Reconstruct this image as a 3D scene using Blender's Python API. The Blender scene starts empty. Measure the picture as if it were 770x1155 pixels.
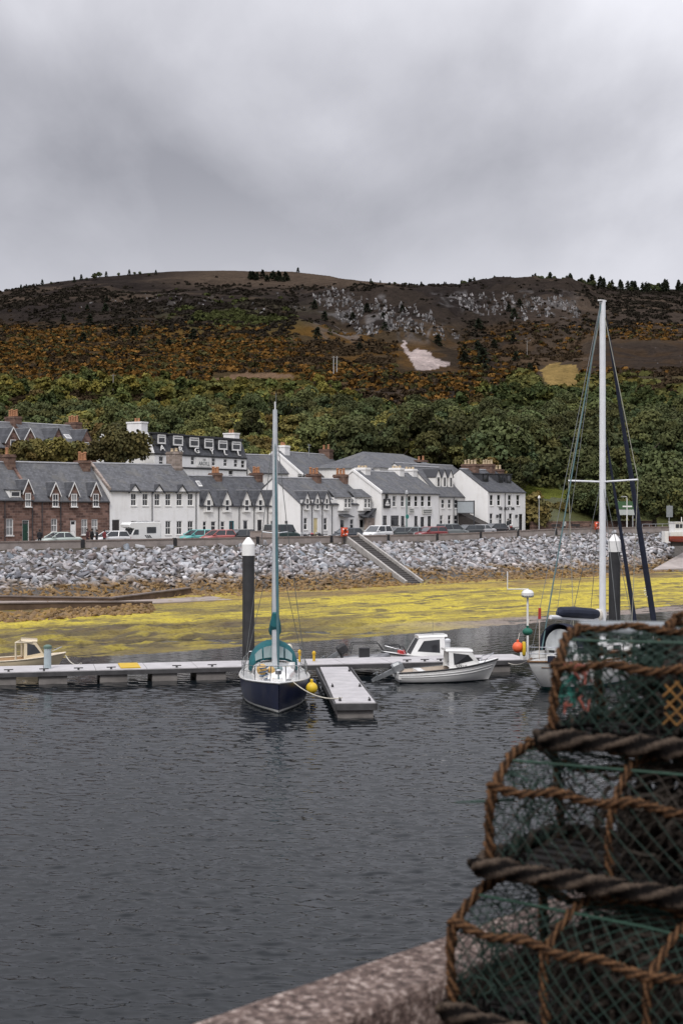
import bpy, math, random
import numpy as np
from mathutils import Vector, Matrix
S = bpy.context.scene
COL = S.collection
rnd = random.Random(7)
PI = math.pi
# ---------------------------------------------------------------- camera model (used to turn measurements into metres)
F, CX, YH, CAMH = 1600.0, 385.0, 572.0, 8.5
def W(px, py, d):
    return Vector(((px-CX)/F*d, d, CAMH-(py-YH)/F*d))
TH = math.radians(39.8); CU, SU = math.cos(TH), math.sin(TH)
def XY(u, v): return (u*CU - v*SU, u*SU + v*CU)
def UV(x, y): return (x*CU + y*SU, -x*SU + y*CU)
def on_v(px, v):
    """point of the street line v (parallel to the shore) seen in direction px"""
    a = (px-CX)/F
    d = v/(CU - a*SU)
    return a*d, d
def road_z(u):
    t = min(max((u-112)/34, 0), 1); return 4.60 + .50*t*t*(3-2*t)

# ---------------------------------------------------------------- mesh helpers
class MB:
    def __init__(s): s.v = []; s.f = []; s.m = []; s.uv = None
    def add(s, vs, fs, mi=0):
        b = len(s.v); s.v += [tuple(p) for p in vs]
        for f in fs: s.f.append(tuple(i+b for i in f)); s.m.append(mi)
        return s
    def box(s, x0, x1, y0, y1, z0, z1, mi=0, M=None):
        vs = [Vector(p) for p in ((x0,y0,z0),(x1,y0,z0),(x1,y1,z0),(x0,y1,z0),(x0,y0,z1),(x1,y0,z1),(x1,y1,z1),(x0,y1,z1))]
        if M: vs = [M @ p for p in vs]
        return s.add(vs, [(3,2,1,0),(4,5,6,7),(0,1,5,4),(1,2,6,5),(2,3,7,6),(3,0,4,7)], mi)
    def hexa(s, vs, mi=0):   # 4 bottom + 4 top points
        return s.add(vs, [(3,2,1,0),(4,5,6,7),(0,1,5,4),(1,2,6,5),(2,3,7,6),(3,0,4,7)], mi)
    def prism(s, poly, a, b, axis='y', mi=0):
        n = len(poly)
        def P(p, t):
            if axis == 'y': return (p[0], t, p[1])
            if axis == 'x': return (t, p[0], p[1])
            return (p[0], p[1], t)
        vs = [P(p, a) for p in poly] + [P(p, b) for p in poly]
        fs = [tuple(range(n-1, -1, -1)), tuple(range(n, 2*n))] + [(i, (i+1) % n, n+(i+1) % n, n+i) for i in range(n)]
        return s.add(vs, fs, mi)
    def tube(s, pts, r, n=6, mi=0, caps=True, closed=False):
        pts = [Vector(p) for p in pts]; N = len(pts)
        rs = r if isinstance(r, (list, tuple)) else [r]*N
        up = None; rings = []
        for i, p in enumerate(pts):
            a = pts[(i-1) % N] if (i > 0 or closed) else p
            c = pts[(i+1) % N] if (i < N-1 or closed) else p
            t = (c-a)
            t = t.normalized() if t.length > 1e-9 else Vector((0,0,1))
            if up is None: up = Vector((0,0,1)) if abs(t.z) < .9 else Vector((1,0,0))
            e1 = t.cross(up)
            if e1.length < 1e-6: e1 = t.cross(Vector((0,1,0.3)))
            e1.normalize(); e2 = e1.cross(t).normalized(); up = e2
            rings.append([p + (e1*math.cos(2*PI*k/n) + e2*math.sin(2*PI*k/n))*rs[i] for k in range(n)])
        vs = [q for g in rings for q in g]; fs = []
        M = N if closed else N-1
        for i in range(M):
            j = (i+1) % N
            for k in range(n):
                fs.append((i*n+k, i*n+(k+1) % n, j*n+(k+1) % n, j*n+k))
        if caps and not closed:
            fs.append(tuple(range(n-1, -1, -1))); fs.append(tuple((N-1)*n+k for k in range(n)))
        return s.add(vs, fs, mi)
    def cyl(s, p0, p1, r0, r1=None, n=10, mi=0): return s.tube([p0, p1], [r0, r0 if r1 is None else r1], n, mi)
    def lathe(s, prof, n=14, c=(0,0,0), mi=0):
        vs = []; fs = []
        for (r, z) in prof:
            for k in range(n): vs.append((c[0]+r*math.cos(2*PI*k/n), c[1]+r*math.sin(2*PI*k/n), c[2]+z))
        for i in range(len(prof)-1):
            for k in range(n): fs.append((i*n+k, i*n+(k+1) % n, (i+1)*n+(k+1) % n, (i+1)*n+k))
        fs.append(tuple(range(n-1, -1, -1))); fs.append(tuple((len(prof)-1)*n+k for k in range(n)))
        return s.add(vs, fs, mi)
    def loft(s, rings, mi=0, caps=True, closed=True, mfun=None):
        n = len(rings[0]); vs = [p for r in rings for p in r]; b = len(s.v)
        s.v += [tuple(p) for p in vs]
        for i in range(len(rings)-1):
            for k in range(n if closed else n-1):
                s.f.append((b+i*n+k, b+i*n+(k+1) % n, b+(i+1)*n+(k+1) % n, b+(i+1)*n+k)); s.m.append(mfun(i, k) if mfun else mi)
        if caps:
            s.f.append(tuple(b+k for k in range(n-1, -1, -1))); s.m.append(mi)
            s.f.append(tuple(b+(len(rings)-1)*n+k for k in range(n))); s.m.append(mi)
        return s
    def ball(s, c, r, n=12, mi=0, sz=1.0):
        prof = [(max(1e-3, r*math.sin(PI*i/8)), -r*sz*math.cos(PI*i/8)) for i in range(9)]
        return s.lathe(prof, n, c, mi)
    def xf(s, M):
        s.v = [tuple(M @ Vector(p)) for p in s.v]; return s
    def build(s, name, mats, parent=None, loc=None, smooth=False, rz=0):
        me = bpy.data.meshes.new(name); me.from_pydata(s.v, [], s.f)
        if not isinstance(mats, (list, tuple)): mats = [mats]
        for m in mats: me.materials.append(m)
        if len(mats) > 1: me.polygons.foreach_set('material_index', s.m)
        if smooth: me.polygons.foreach_set('use_smooth', [True]*len(s.f))
        me.update()
        o = bpy.data.objects.new(name, me); COL.objects.link(o)
        if parent: o.parent = parent
        if loc is not None: o.location = loc
        if rz: o.rotation_euler.z = rz
        return o
def tag(o, label=None, cat=None, group=None, kind=None):
    if label: o['label'] = label
    if cat: o['category'] = cat
    if group: o['group'] = group
    if kind: o['kind'] = kind
    return o
def thing(name, label, cat, loc=(0,0,0), rz=0, group=None):
    o = bpy.data.objects.new(name, None); COL.objects.link(o)
    o.location = loc; o.rotation_euler.z = rz; o.empty_display_size = .3
    return tag(o, label, cat, group)
KIDS = {}
def copy_tree(o, loc, rz=None, label=None, scale=None, parent=None):
    c = o.copy(); COL.objects.link(c)
    if parent is not None: c.parent = parent
    else:
        c.location = loc
        if rz is not None: c.rotation_euler.z = rz
        if scale is not None: c.scale = scale
    if label: c['label'] = label
    for ch in o.children: copy_tree(ch, None, parent=c)
    return c
def mesh_np(name, V, Fq, mats, parent=None, attr=None, fattr=None, smooth=False, link=True):
    """numpy mesh; Fq is (n,k); attr: dict name->(nv,3) colours"""
    me = bpy.data.meshes.new(name)
    V = np.asarray(V, np.float32); Fq = np.asarray(Fq, np.int32); n, k = Fq.shape
    me.vertices.add(len(V)); me.vertices.foreach_set('co', V.ravel())
    me.loops.add(n*k); me.loops.foreach_set('vertex_index', Fq.ravel())
    me.polygons.add(n); me.polygons.foreach_set('loop_start', np.arange(0, n*k, k, dtype=np.int32))
    me.polygons.foreach_set('loop_total', np.full(n, k, np.int32))
    if smooth: me.polygons.foreach_set('use_smooth', np.ones(n, bool))
    me.update(calc_edges=True)
    if attr:
        for a, c in attr.items():
            ca = me.color_attributes.new(a, 'FLOAT_COLOR', 'POINT')
            c4 = np.ones((len(V), 4), np.float32); c4[:, :3] = c
            ca.data.foreach_set('color', c4.ravel())
    if not isinstance(mats, (list, tuple)): mats = [mats]
    for m in mats: me.materials.append(m)
    if not link: return me
    o = bpy.data.objects.new(name, me); COL.objects.link(o)
    if parent: o.parent = parent
    return o

# ---------------------------------------------------------------- numpy noise
def _h(ix, iy, seed):
    h = (ix.astype(np.int64)*374761393 + iy.astype(np.int64)*668265263 + seed*1442695) & 0x7fffffff
    h = ((h ^ (h >> 13))*1274126177) & 0x7fffffff
    return ((h ^ (h >> 16)) & 0xffff)/65535.0
def vnoise(x, y, seed=0):
    ix = np.floor(x); iy = np.floor(y); fx = x-ix; fy = y-iy
    fx = fx*fx*(3-2*fx); fy = fy*fy*(3-2*fy)
    a = _h(ix, iy, seed); b = _h(ix+1, iy, seed); c = _h(ix, iy+1, seed); d = _h(ix+1, iy+1, seed)
    return a*(1-fx)*(1-fy) + b*fx*(1-fy) + c*(1-fx)*fy + d*fx*fy
def fbm(x, y, seed=0, oct=4, gain=.5):
    t = 0; a = 1; s = 0
    for o in range(oct):
        t = t + a*vnoise(x*2**o + 17.3*o, y*2**o - 9.1*o, seed+o); s += a; a *= gain
    return t/s
def sm(a, b, x):
    t = np.clip((x-a)/(b-a), 0, 1); return t*t*(3-2*t)

# ---------------------------------------------------------------- materials
MATS = {}
class NT:
    def __init__(s, name):
        s.m = bpy.data.materials.new(name); s.m.use_nodes = True
        s.t = s.m.node_tree; s.t.nodes.clear()
        s.out = s.n('ShaderNodeOutputMaterial'); s.b = s.n('ShaderNodeBsdfPrincipled')
        s.t.links.new(s.b.outputs[0], s.out.inputs[0])
    def n(s, t, **kw):
        o = s.t.nodes.new(t)
        for k, v in kw.items(): setattr(o, k, v)
        return o
    def l(s, a, b): s.t.links.new(a, b)
    def noise(s, scale, detail=4, rough=.55, vec=None, dist=0):
        o = s.n('ShaderNodeTexNoise'); o.inputs['Scale'].default_value = scale; o.inputs['Detail'].default_value = detail
        o.inputs['Roughness'].default_value = rough; o.inputs['Distortion'].default_value = dist
        if vec is not None: s.l(vec, o.inputs['Vector'])
        return o.outputs['Fac']
    def obj(s): return s.n('ShaderNodeTexCoord').outputs['Object']
    def pos(s): return s.n('ShaderNodeNewGeometry').outputs['Position']
    def mapv(s, vec, sc=(1,1,1), rot=(0,0,0), loc=(0,0,0)):
        o = s.n('ShaderNodeMapping'); o.inputs['Scale'].default_value = sc; o.inputs['Rotation'].default_value = rot; o.inputs['Location'].default_value = loc
        s.l(vec, o.inputs['Vector']); return o.outputs[0]
    def ramp(s, fac, stops):
        o = s.n('ShaderNodeValToRGB'); e = o.color_ramp.elements
        while len(e) < len(stops): e.new(.5)
        for i, (p, c) in enumerate(stops):
            e[i].position = p; e[i].color = (*c, 1) if len(c) == 3 else c
        s.l(fac, o.inputs[0]); return o.outputs[0]
    def math(s, op, a, b=None, clamp=False):
        o = s.n('ShaderNodeMath', operation=op, use_clamp=clamp)
        for i, x in enumerate((a, b)):
            if x is None: continue
            if isinstance(x, (int, float)): o.inputs[i].default_value = x
            else: s.l(x, o.inputs[i])
        return o.outputs[0]
    def mix(s, fac, a, b, mode='MIX'):
        o = s.n('ShaderNodeMix', data_type='RGBA', blend_type=mode)
        for i, x in ((0, fac), (6, a), (7, b)):
            if isinstance(x, (int, float)): o.inputs[i].default_value = x
            elif isinstance(x, tuple): o.inputs[i].default_value = (*x, 1)
            else: s.l(x, o.inputs[i])
        return o.outputs[2]
    def sepz(s, vec, i=2):
        o = s.n('ShaderNodeSeparateXYZ'); s.l(vec, o.inputs[0]); return o.outputs[i]
    def bump(s, h, strength=.3, dist=.05):
        o = s.n('ShaderNodeBump'); o.inputs['Strength'].default_value = strength; o.inputs['Distance'].default_value = dist
        s.l(h, o.inputs['Height']); s.l(o.outputs[0], s.b.inputs['Normal'])
    def attr(s, name):
        return s.n('ShaderNodeAttribute', attribute_name=name).outputs['Color']
    def rand(s): return s.n('ShaderNodeObjectInfo').outputs['Random']
    def set(s, col=None, rough=.7, metal=0, spec=.5):
        if col is not None:
            if isinstance(col, tuple): s.b.inputs['Base Color'].default_value = (*col, 1)
            else: s.l(col, s.b.inputs['Base Color'])
        s.b.inputs['Roughness'].default_value = rough; s.b.inputs['Metallic'].default_value = metal
        s.b.inputs['Specular IOR Level'].default_value = spec
        return s
def M(name, col=None, rough=.7, var=.18, scale=3.0, metal=0, bump=0, spec=.4, detail=5):
    """simple procedural material: colour with noise wear"""
    if name in MATS: return MATS[name]
    t = NT(name); v = t.obj(); f = t.noise(scale, detail, .6, v)
    lo = tuple(c*(1-var) for c in col); hi = tuple(min(1, c*(1+var)) for c in col)
    t.set(t.ramp(f, [(.3, lo), (.7, hi)]), rough, metal, spec)
    if bump: t.bump(t.noise(scale*6, 4, .6, v), bump, .03)
    MATS[name] = t.m; return t.m

def stained(name, col, dirt, amount=.35, rough=.85, sc=1.0):
    """painted or harled wall: blotches plus rain streaks and a dirty foot"""
    t = NT(name); v = t.obj()
    st = t.noise(1.0*sc, 5, .65, t.mapv(v, (2.2, 2.2, .25)))
    bl = t.noise(.7*sc, 4, .6, v)
    f = t.math('MULTIPLY', st, bl)
    f = t.ramp(f, [(.22, (0,0,0)), (.42, (1,1,1))])
    c = t.mix(t.math('MULTIPLY', f, amount), col, dirt)
    t.set(c, rough, 0, .25); t.bump(t.noise(9, 3, .6, v), .25, .02)
    MATS[name] = t.m; return t.m
WHITE = stained('white_harling', (.80,.79,.78), (.52,.49,.45), .35)
WHITE2 = stained('warm_white_harling', (.76,.745,.72), (.48,.45,.40), .45)
def stone_mat(name, c1, c2, c3, mortar):
    t = NT(name); uv = t.n('ShaderNodeTexCoord').outputs['Object']
    # courses: use x+y along the wall and z
    sx = t.n('ShaderNodeSeparateXYZ'); t.l(uv, sx.inputs[0])
    cx = t.n('ShaderNodeCombineXYZ'); t.l(t.math('ADD', sx.outputs[0], sx.outputs[1]), cx.inputs[0]); t.l(sx.outputs[2], cx.inputs[1])
    b = t.n('ShaderNodeTexBrick'); t.l(cx.outputs[0], b.inputs['Vector'])
    b.inputs['Scale'].default_value = 1.0; b.inputs['Brick Width'].default_value = .62; b.inputs['Row Height'].default_value = .27
    b.inputs['Mortar Size'].default_value = .018; b.inputs['Color1'].default_value = (0,0,0,1); b.inputs['Color2'].default_value = (1,1,1,1); b.inputs['Mortar'].default_value = (.5,.5,.5,1)
    f = t.mix(.5, b.outputs['Color'], t.noise(2.3, 4, .6, uv))
    c = t.ramp(f, [(.25, c1), (.5, c2), (.75, c3)])
    c = t.mix(t.math('MULTIPLY', b.outputs['Fac'], .7), c, mortar)
    t.set(c, .9, 0, .2); t.bump(t.math('SUBTRACT', t.noise(6, 4, .6, uv), t.math('MULTIPLY', b.outputs['Fac'], .6)), .5, .04)
    MATS[name] = t.m; return t.m
STONE = stone_mat('red_brown_sandstone', (.085,.052,.045), (.16,.095,.075), (.25,.155,.125), (.22,.17,.15))
CSTONE = stone_mat('chimney_sandstone', (.09,.055,.045), (.15,.09,.07), (.20,.13,.10), (.15,.12,.10))
GSTONE = stone_mat('grey_pink_stone', (.17,.14,.12), (.27,.22,.19), (.36,.30,.27), (.25,.22,.2))
def slate_mat(name, base, lichen=(.17,.16,.14)):
    t = NT(name); v = t.n('ShaderNodeUVMap').outputs[0]
    b = t.n('ShaderNodeTexBrick'); t.l(v, b.inputs['Vector']); b.inputs['Scale'].default_value = 1
    b.inputs['Brick Width'].default_value = .34; b.inputs['Row Height'].default_value = .24; b.inputs['Mortar Size'].default_value = .012
    b.inputs['Color1'].default_value = (.2,.2,.2,1); b.inputs['Color2'].default_value = (1,1,1,1); b.inputs['Mortar'].default_value = (0,0,0,1)
    big = t.noise(.45, 5, .6, v); st = t.noise(1.2, 5, .65, t.mapv(v, (1.4, .3, 1)))
    f = t.math('ADD', t.math('MULTIPLY', b.outputs['Color'], .35), t.math('MULTIPLY', st, .65))
    c = t.ramp(f, [(.25, tuple(x*.62 for x in base)), (.5, base), (.8, tuple(x*1.5 for x in base))])
    c = t.mix(t.ramp(big, [(.5, (0,0,0)), (.72, (.6,.6,.6))]), c, lichen)
    t.set(c, .8, 0, .15); t.bump(b.outputs['Color'], .3, .03)
    MATS[name] = t.m; return t.m
SLATE = slate_mat('grey_slate', (.105,.107,.115))
SLATE2 = slate_mat('dark_slate', (.075,.077,.085), (.12,.12,.11))
SLATE3 = slate_mat('brown_slate', (.10,.085,.083), (.14,.12,.11))
TRIMW = M('white_paint', (.78,.77,.75), .5, .06, 4)
TRIMB = M('black_paint', (.022,.022,.025), .5, .2, 4)
DARKG = M('dark_gutter', (.05,.05,.055), .5, .2, 4)
RIDGE = M('ridge_lead', (.24,.24,.25), .6, .2, 2)
TERRA = M('terracotta_pot', (.34,.165,.085), .8, .35, 6)
BUFF = M('buff_pot', (.45,.36,.24), .8, .3, 6)
def glass_mat(name, col, rough=.08):
    t = NT(name); f = t.noise(.6, 2, .5, t.obj())
    t.set(t.ramp(f, [(.3, tuple(c*.6 for c in col)), (.7, tuple(c*1.5 for c in col))]), rough, 0, .6); MATS[name] = t.m; return t.m
GLASS = glass_mat('dark_window_glass', (.022,.023,.026))
CURT = glass_mat('curtained_window_glass', (.20,.20,.20), .12)
CAPB = M('painted_timber_dark_green', (.012,.05,.032), .5)
YELD = M('pale_yellow_door_paint', (.62,.52,.28), .5, .08)
TEALD = M('teal_door_paint', (.02,.16,.19), .5, .08)
CONC = M('sea_wall_concrete', (.27,.235,.22), .9, .22, .9, bump=.3)
CONC2 = M('coping_concrete', (.19,.155,.14), .9, .25, 1.2, bump=.3)
GALV = M('galvanised_steel', (.42,.43,.44), .45, .12, 5, .5)
WOODG = M('weathered_timber', (.20,.18,.16), .85, .3, 5, bump=.3)
DWOOD = M('dark_wet_timber', (.035,.03,.028), .7, .35, 5, bump=.3)
# ================================================================ world, sun, camera
def make_world():
    w = bpy.data.worlds.new('World'); S.world = w; w.use_nodes = True
    t = w.node_tree; t.nodes.clear()
    n = lambda k: t.nodes.new(k)
    out = n('ShaderNodeOutputWorld'); bg = n('ShaderNodeBackground'); t.links.new(bg.outputs[0], out.inputs[0])
    sky = n('ShaderNodeTexSky'); sky.sky_type = 'NISHITA'; sky.sun_disc = False
    sky.sun_elevation = math.radians(48); sky.sun_rotation = math.radians(195)
    tc = n('ShaderNodeTexCoord').outputs['Generated']
    sep = n('ShaderNodeSeparateXYZ'); t.links.new(tc, sep.inputs[0])
    def mth(op, a, b=None, clamp=False):
        o = n('ShaderNodeMath'); o.operation = op; o.use_clamp = clamp
        for i, x in enumerate((a, b)):
            if x is None: continue
            if isinstance(x, (int, float)): o.inputs[i].default_value = x
            else: t.links.new(x, o.inputs[i])
        return o.outputs[0]
    # cloud sheet: direction projected on a plane overhead, so streaks flatten towards the horizon
    k = mth('ADD', mth('MAXIMUM', sep.outputs[2], 0.0), .22)
    cmb = n('ShaderNodeCombineXYZ'); t.links.new(mth('DIVIDE', sep.outputs[0], k), cmb.inputs[0]); t.links.new(mth('DIVIDE', sep.outputs[1], k), cmb.inputs[1])
    def noise(scale, detail, rough, loc, sc, rot=0, dist=.4):
        m = n('ShaderNodeMapping'); m.inputs['Location'].default_value = loc; m.inputs['Scale'].default_value = sc; m.inputs['Rotation'].default_value = (0, 0, rot)
        t.links.new(cmb.outputs[0], m.inputs[0])
        o = n('ShaderNodeTexNoise'); o.inputs['Scale'].default_value = scale; o.inputs['Detail'].default_value = detail
        o.inputs['Roughness'].default_value = rough; o.inputs['Distortion'].default_value = dist
        t.links.new(m.outputs[0], o.inputs['Vector']); return o.outputs['Fac']
    big = noise(1.15, 3, .5, (3.3, 1.7, 0), (1.0, .75, 1), .5, .1)
    fine = noise(3.2, 6, .55, (9.1, 4.2, 0), (1.0, .45, 1), .35, .15)
    f = mth('ADD', mth('MULTIPLY', big, .66), mth('MULTIPLY', fine, .34))
    def bandel(a0, a1, b0, b1):
        o = n('ShaderNodeMapRange'); o.interpolation_type = 'SMOOTHSTEP'; t.links.new(sep.outputs[2], o.inputs[0])
        for i, q in enumerate((a0, a1, b0, b1)): o.inputs[i+1].default_value = q
        return o.outputs[0]
    f = mth('ADD', f, bandel(.20, .34, -.045, .085))
    r = n('ShaderNodeValToRGB'); e = r.color_ramp.elements
    e[0].position = .33; e[0].color = (.262,.262,.292, 1); e[1].position = .66; e[1].color = (.675,.675,.72, 1)
    x = e.new(.48); x.color = (.422,.421,.458, 1)
    t.links.new(f, r.inputs[0])
    # the overcast is brighter overhead and at the pale band above the hills
    el = n('ShaderNodeMapRange'); el.interpolation_type = 'SMOOTHSTEP'; t.links.new(sep.outputs[2], el.inputs[0])
    el.inputs[1].default_value = .36; el.inputs[2].default_value = .95; el.inputs[3].default_value = 1.0; el.inputs[4].default_value = 2.3
    lo = n('ShaderNodeMapRange'); lo.interpolation_type = 'SMOOTHSTEP'; t.links.new(sep.outputs[2], lo.inputs[0])
    lo.inputs[1].default_value = .14; lo.inputs[2].default_value = .24; lo.inputs[3].default_value = .55; lo.inputs[4].default_value = 0
    pm = n('ShaderNodeMix'); pm.data_type = 'RGBA'; t.links.new(lo.outputs[0], pm.inputs[0]); t.links.new(r.outputs[0], pm.inputs[6]); pm.inputs[7].default_value = (.525,.523,.565, 1)
    sc = n('ShaderNodeVectorMath'); sc.operation = 'SCALE'; t.links.new(pm.outputs[2], sc.inputs[0]); t.links.new(mth('MULTIPLY', el.outputs[0], 10.0), sc.inputs['Scale'])
    mx = n('ShaderNodeMix'); mx.data_type = 'RGBA'; mx.inputs[0].default_value = .96
    t.links.new(sky.outputs[0], mx.inputs[6]); t.links.new(sc.outputs[0], mx.inputs[7])
    t.links.new(mx.outputs[2], bg.inputs[0]); bg.inputs[1].default_value = .1
make_world()
sun = bpy.data.lights.new('sun', 'SUN'); sun.energy = 1.45; sun.angle = math.radians(14); sun.color = (1, .965, .92)
so = bpy.data.objects.new('sun', sun); COL.objects.link(so)
# light comes from behind and above the camera, a little from the left
sdir = Vector((-math.sin(math.radians(195))*-1, 0, 0))
so.rotation_euler = Vector((.22, .72, -.85)).to_track_quat('-Z', 'Y').to_euler()
cam = bpy.data.cameras.new('camera'); co = bpy.data.objects.new('camera', cam); COL.objects.link(co)
co.location = (0, 0, CAMH); co.rotation_euler = (PI/2, 0, 0)
cam.sensor_fit = 'VERTICAL'; cam.sensor_height = 36; cam.sensor_width = 24
cam.lens = F/1155*36; cam.shift_y = -(577.5-YH)/1155; cam.clip_start = .1; cam.clip_end = 6000
cam.dof.use_dof = True; cam.dof.focus_distance = 85; cam.dof.aperture_fstop = 5.0
S.camera = co
S.view_settings.view_transform = 'Standard'; S.view_settings.look = 'None'; S.view_settings.gamma = 1; S.view_settings.exposure = .42
S.render.engine = 'CYCLES'
S.cycles.use_denoising = True; S.cycles.max_bounces = 6; S.cycles.diffuse_bounces = 3; S.cycles.glossy_bounces = 3
S.cycles.caustics_reflective = False; S.cycles.caustics_refractive = False

# ================================================================ terrain
def np_road(u): return 4.60 + .50*sm(112, 146, u)
def foot(u): return 108.5 + 6.5*sm(125, 165, u)
SKYL = [(-900,345),(-300,345),(-100,337),(0,329),(60,319),(110,313),(150,310),(200,306.5),(260,306),(330,307),(372,311),(400,316),(430,318),(460,321.5),(520,321),(560,319),(600,318.5),(660,320),(700,325),(770,326),(900,330),(1200,336),(1800,345)]
SX = np.array([p[0] for p in SKYL], float); SY = np.array([p[1] for p in SKYL], float)
def ridge_d(px): return 940 + 60*np.sin(px/140.0) + 90*sm(430, 600, px)
def hill(x, y):
    px = np.clip(x/np.maximum(y, 1)*F + CX, -900, 1800)
    Dr = ridge_d(px); t = (y-230)/(Dr-230); tc = np.clip(t, 0, 1)
    ys = np.interp(px, SX, SY); zr = CAMH + (YH-ys)/F*Dr
    p = np.power(tc, 1.25)
    # a craggy step in the middle of the picture, a gentler shelf on the right
    crag = sm(330, 400, px)*(1-sm(640, 700, px))
    p = p + crag*.05*np.sin(np.clip((tc-.45)/.5, 0, 1)*2*PI)*-1
    z = 15 + (zr-15)*p
    env = sm(0, .15, tc)*(1-.85*sm(.86, 1.0, tc))
    z = z + env*(14*(fbm(x/90, y/90, 3, 4)-.5) + 5*(fbm(x/22, y/22, 5, 3)-.5))
    rid = 1-np.abs(2*fbm(x/26+3, y/48, 9, 4)-1)
    z = z + env*crag*sm(.5, .62, tc)*9*(rid-.72)
    z = z + np.where(t > 1, -(t-1)*120, 0)
    return z
def land(x, y):
    u, v = UV(x, y)
    zr = np_road(u); vf = foot(u)
    v0_ = 70.2 + 1.8*sm(58, 95, u) + 3.2*(1-sm(32, 45, u)); fl = np.where(v < v0_, (v-v0_)*.06, .5*np.clip((v-v0_)/(vf-v0_), 0, 1)**1.1)
    fl = np.maximum(fl, -2.5)
    t = np.clip((v-vf)/(121-vf), 0, 1)
    z = np.where(v < vf, fl, .5 + t*(zr-.15-.5))
    z = np.where(v > 121, zr-.02, z)
    k = sm(146, 160, u)
    v0 = 146 - 6.5*k
    r = np.clip(v-v0, 0, 1e9)
    up = np.where(r < 10, r*(.20+.24*k), 10*(.20+.24*k) + (r-10)*.2)
    z = z + up
    h = hill(x, y)
    w = sm(215, 300, y)
    return z*(1-w) + np.where(v > 146, h, z)*w
def land1(x, y): return float(land(np.array([x], float), np.array([y], float))[0])

def grid_faces(nu, nv):
    i = np.arange(nu-1)[:, None]*nv + np.arange(nv-1)[None, :]
    return np.stack([i, i+nv, i+nv+1, i+1], -1).reshape(-1, 4)
def shore():
    us = np.concatenate([np.arange(-120, 12, 3), np.arange(12, 182, .4), np.arange(182, 320, 3)])
    vs = np.concatenate([np.arange(40, 68, 2), np.arange(68, 121.2, .25), np.arange(121.5, 152, .75)])
    U, Vv = np.meshgrid(us, vs, indexing='ij'); x, y = XY(U, Vv)
    z = land(x, y)
    fm = sm(70.5, 74, Vv)*(1-sm(118, 121, Vv))
    lump = fbm(U/2.6, Vv/.9, 21, 4)-.5; lump2 = np.abs(fbm(U/1.1, Vv/.55, 33, 3)-.5)
    left = 1-sm(52, 78, U)
    z = z + fm*(lump*(.30+.55*left*(1-sm(84, 90, Vv))) + .25*lump2)
    z = np.where((Vv < 74), z, z) + .25*fm*(fbm(U/14, Vv/7, 8, 2)-.5)
    # colours of the weed and mud
    n1 = fbm(U/9, Vv/3.0, 41, 4); n2 = fbm(U/2.2, Vv/.8, 43, 4); n3 = fbm(U/30, Vv/10, 47, 3)
    def C(r, g, b): return np.array([r, g, b])[None, None, :]
    yel = C(.43,.345,.022)*(.75+.6*n2[..., None]); oli = C(.17,.125,.022); brn = C(.050,.034,.016); mud = C(.215,.175,.15); org = C(.235,.14,.033)
    c = yel.copy()
    def blend(c, d, m): return c*(1-m[..., None]) + d*m[..., None]
    c = blend(c, oli, np.clip(sm(.54, .66, n1)*.65, 0, 1))
    c = blend(c, brn, np.clip(sm(.60, .70, n2)*.8, 0, 1))
    c = blend(c, org, np.clip(sm(97, 104, Vv + 9*(n3-.5))*.75*(.35+.9*n1), 0, 1))         # browner towards the rocks
    c = blend(c, brn, sm(.5, .62, n1)*sm(100, 106, Vv)*.6)
    c = blend(c, mud, (1-sm(74.6, 76.2, Vv + 3*(n1-.5)))*sm(58, 78, U))             # strip of bare mud at the water's edge
    dk = (1-sm(84.5, 87.5, Vv + 6*(n1-.5)))*(1-sm(58, 70, U + 8*(n3-.5)))
    c = blend(c, brn, dk*.92); c = blend(c, yel*.75, dk*sm(.50, .60, n2)*.6); c = blend(c, oli, dk*sm(.50, .58, fbm(U/3.5, Vv/1.2, 66, 3))*.6)
    dk2 = sm(93, 96, Vv + 4*(n1-.5))*(1-sm(60, 76, U)); c = blend(c, brn*1.1, dk2*.55)
    strk = sm(.55, .63, fbm(U/16, Vv/1.1, 61, 4)); c = blend(c, brn*1.6, strk*.55*sm(79, 82, Vv))
    c = blend(c, C(.07,.06,.05), sm(107, 110, Vv))
    c = blend(c, C(.06,.065,.02)*(.7+.8*n2[..., None]), sm(121.4, 121.6, Vv)*sm(136, 138, Vv + 60*(U < 143)))
    o = mesh_np('shore', np.stack([x, y, z], -1).reshape(-1, 3), grid_faces(len(us), len(vs)), weed_mat(), attr={'cover': c.reshape(-1, 3)}, smooth=True)
    tag(o, kind='structure')
def weed_mat():
    t = NT('seaweed_and_mud'); p = t.pos()
    a = t.attr('cover'); f = t.noise(5, 5, .65, p); g = t.noise(1.6, 4, .6, t.mapv(p, (1, 1.6, 3), (0, 0, -TH)))
    h = t.noise(2.3, 4, .7, t.mapv(p, (.8, 1.7, 3), (0, 0, -TH)))
    k = t.math('ADD', t.math('MULTIPLY', f, .7), t.math('MULTIPLY', g, .3))
    c = t.mix(1, a, t.ramp(k, [(.38, (.55,.5,.45)), (.52, (1,1,1)), (.7, (1.2,1.17,1.1))]), 'MULTIPLY')
    c = t.mix(t.ramp(h, [(.57, (0,0,0)), (.66, (.85,.85,.85))]), c, t.mix(1, a, (.28,.22,.25), 'MULTIPLY'))
    t.set(c, .62, 0, .3); t.bump(f, .6, .12); return t.m
shore()

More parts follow.
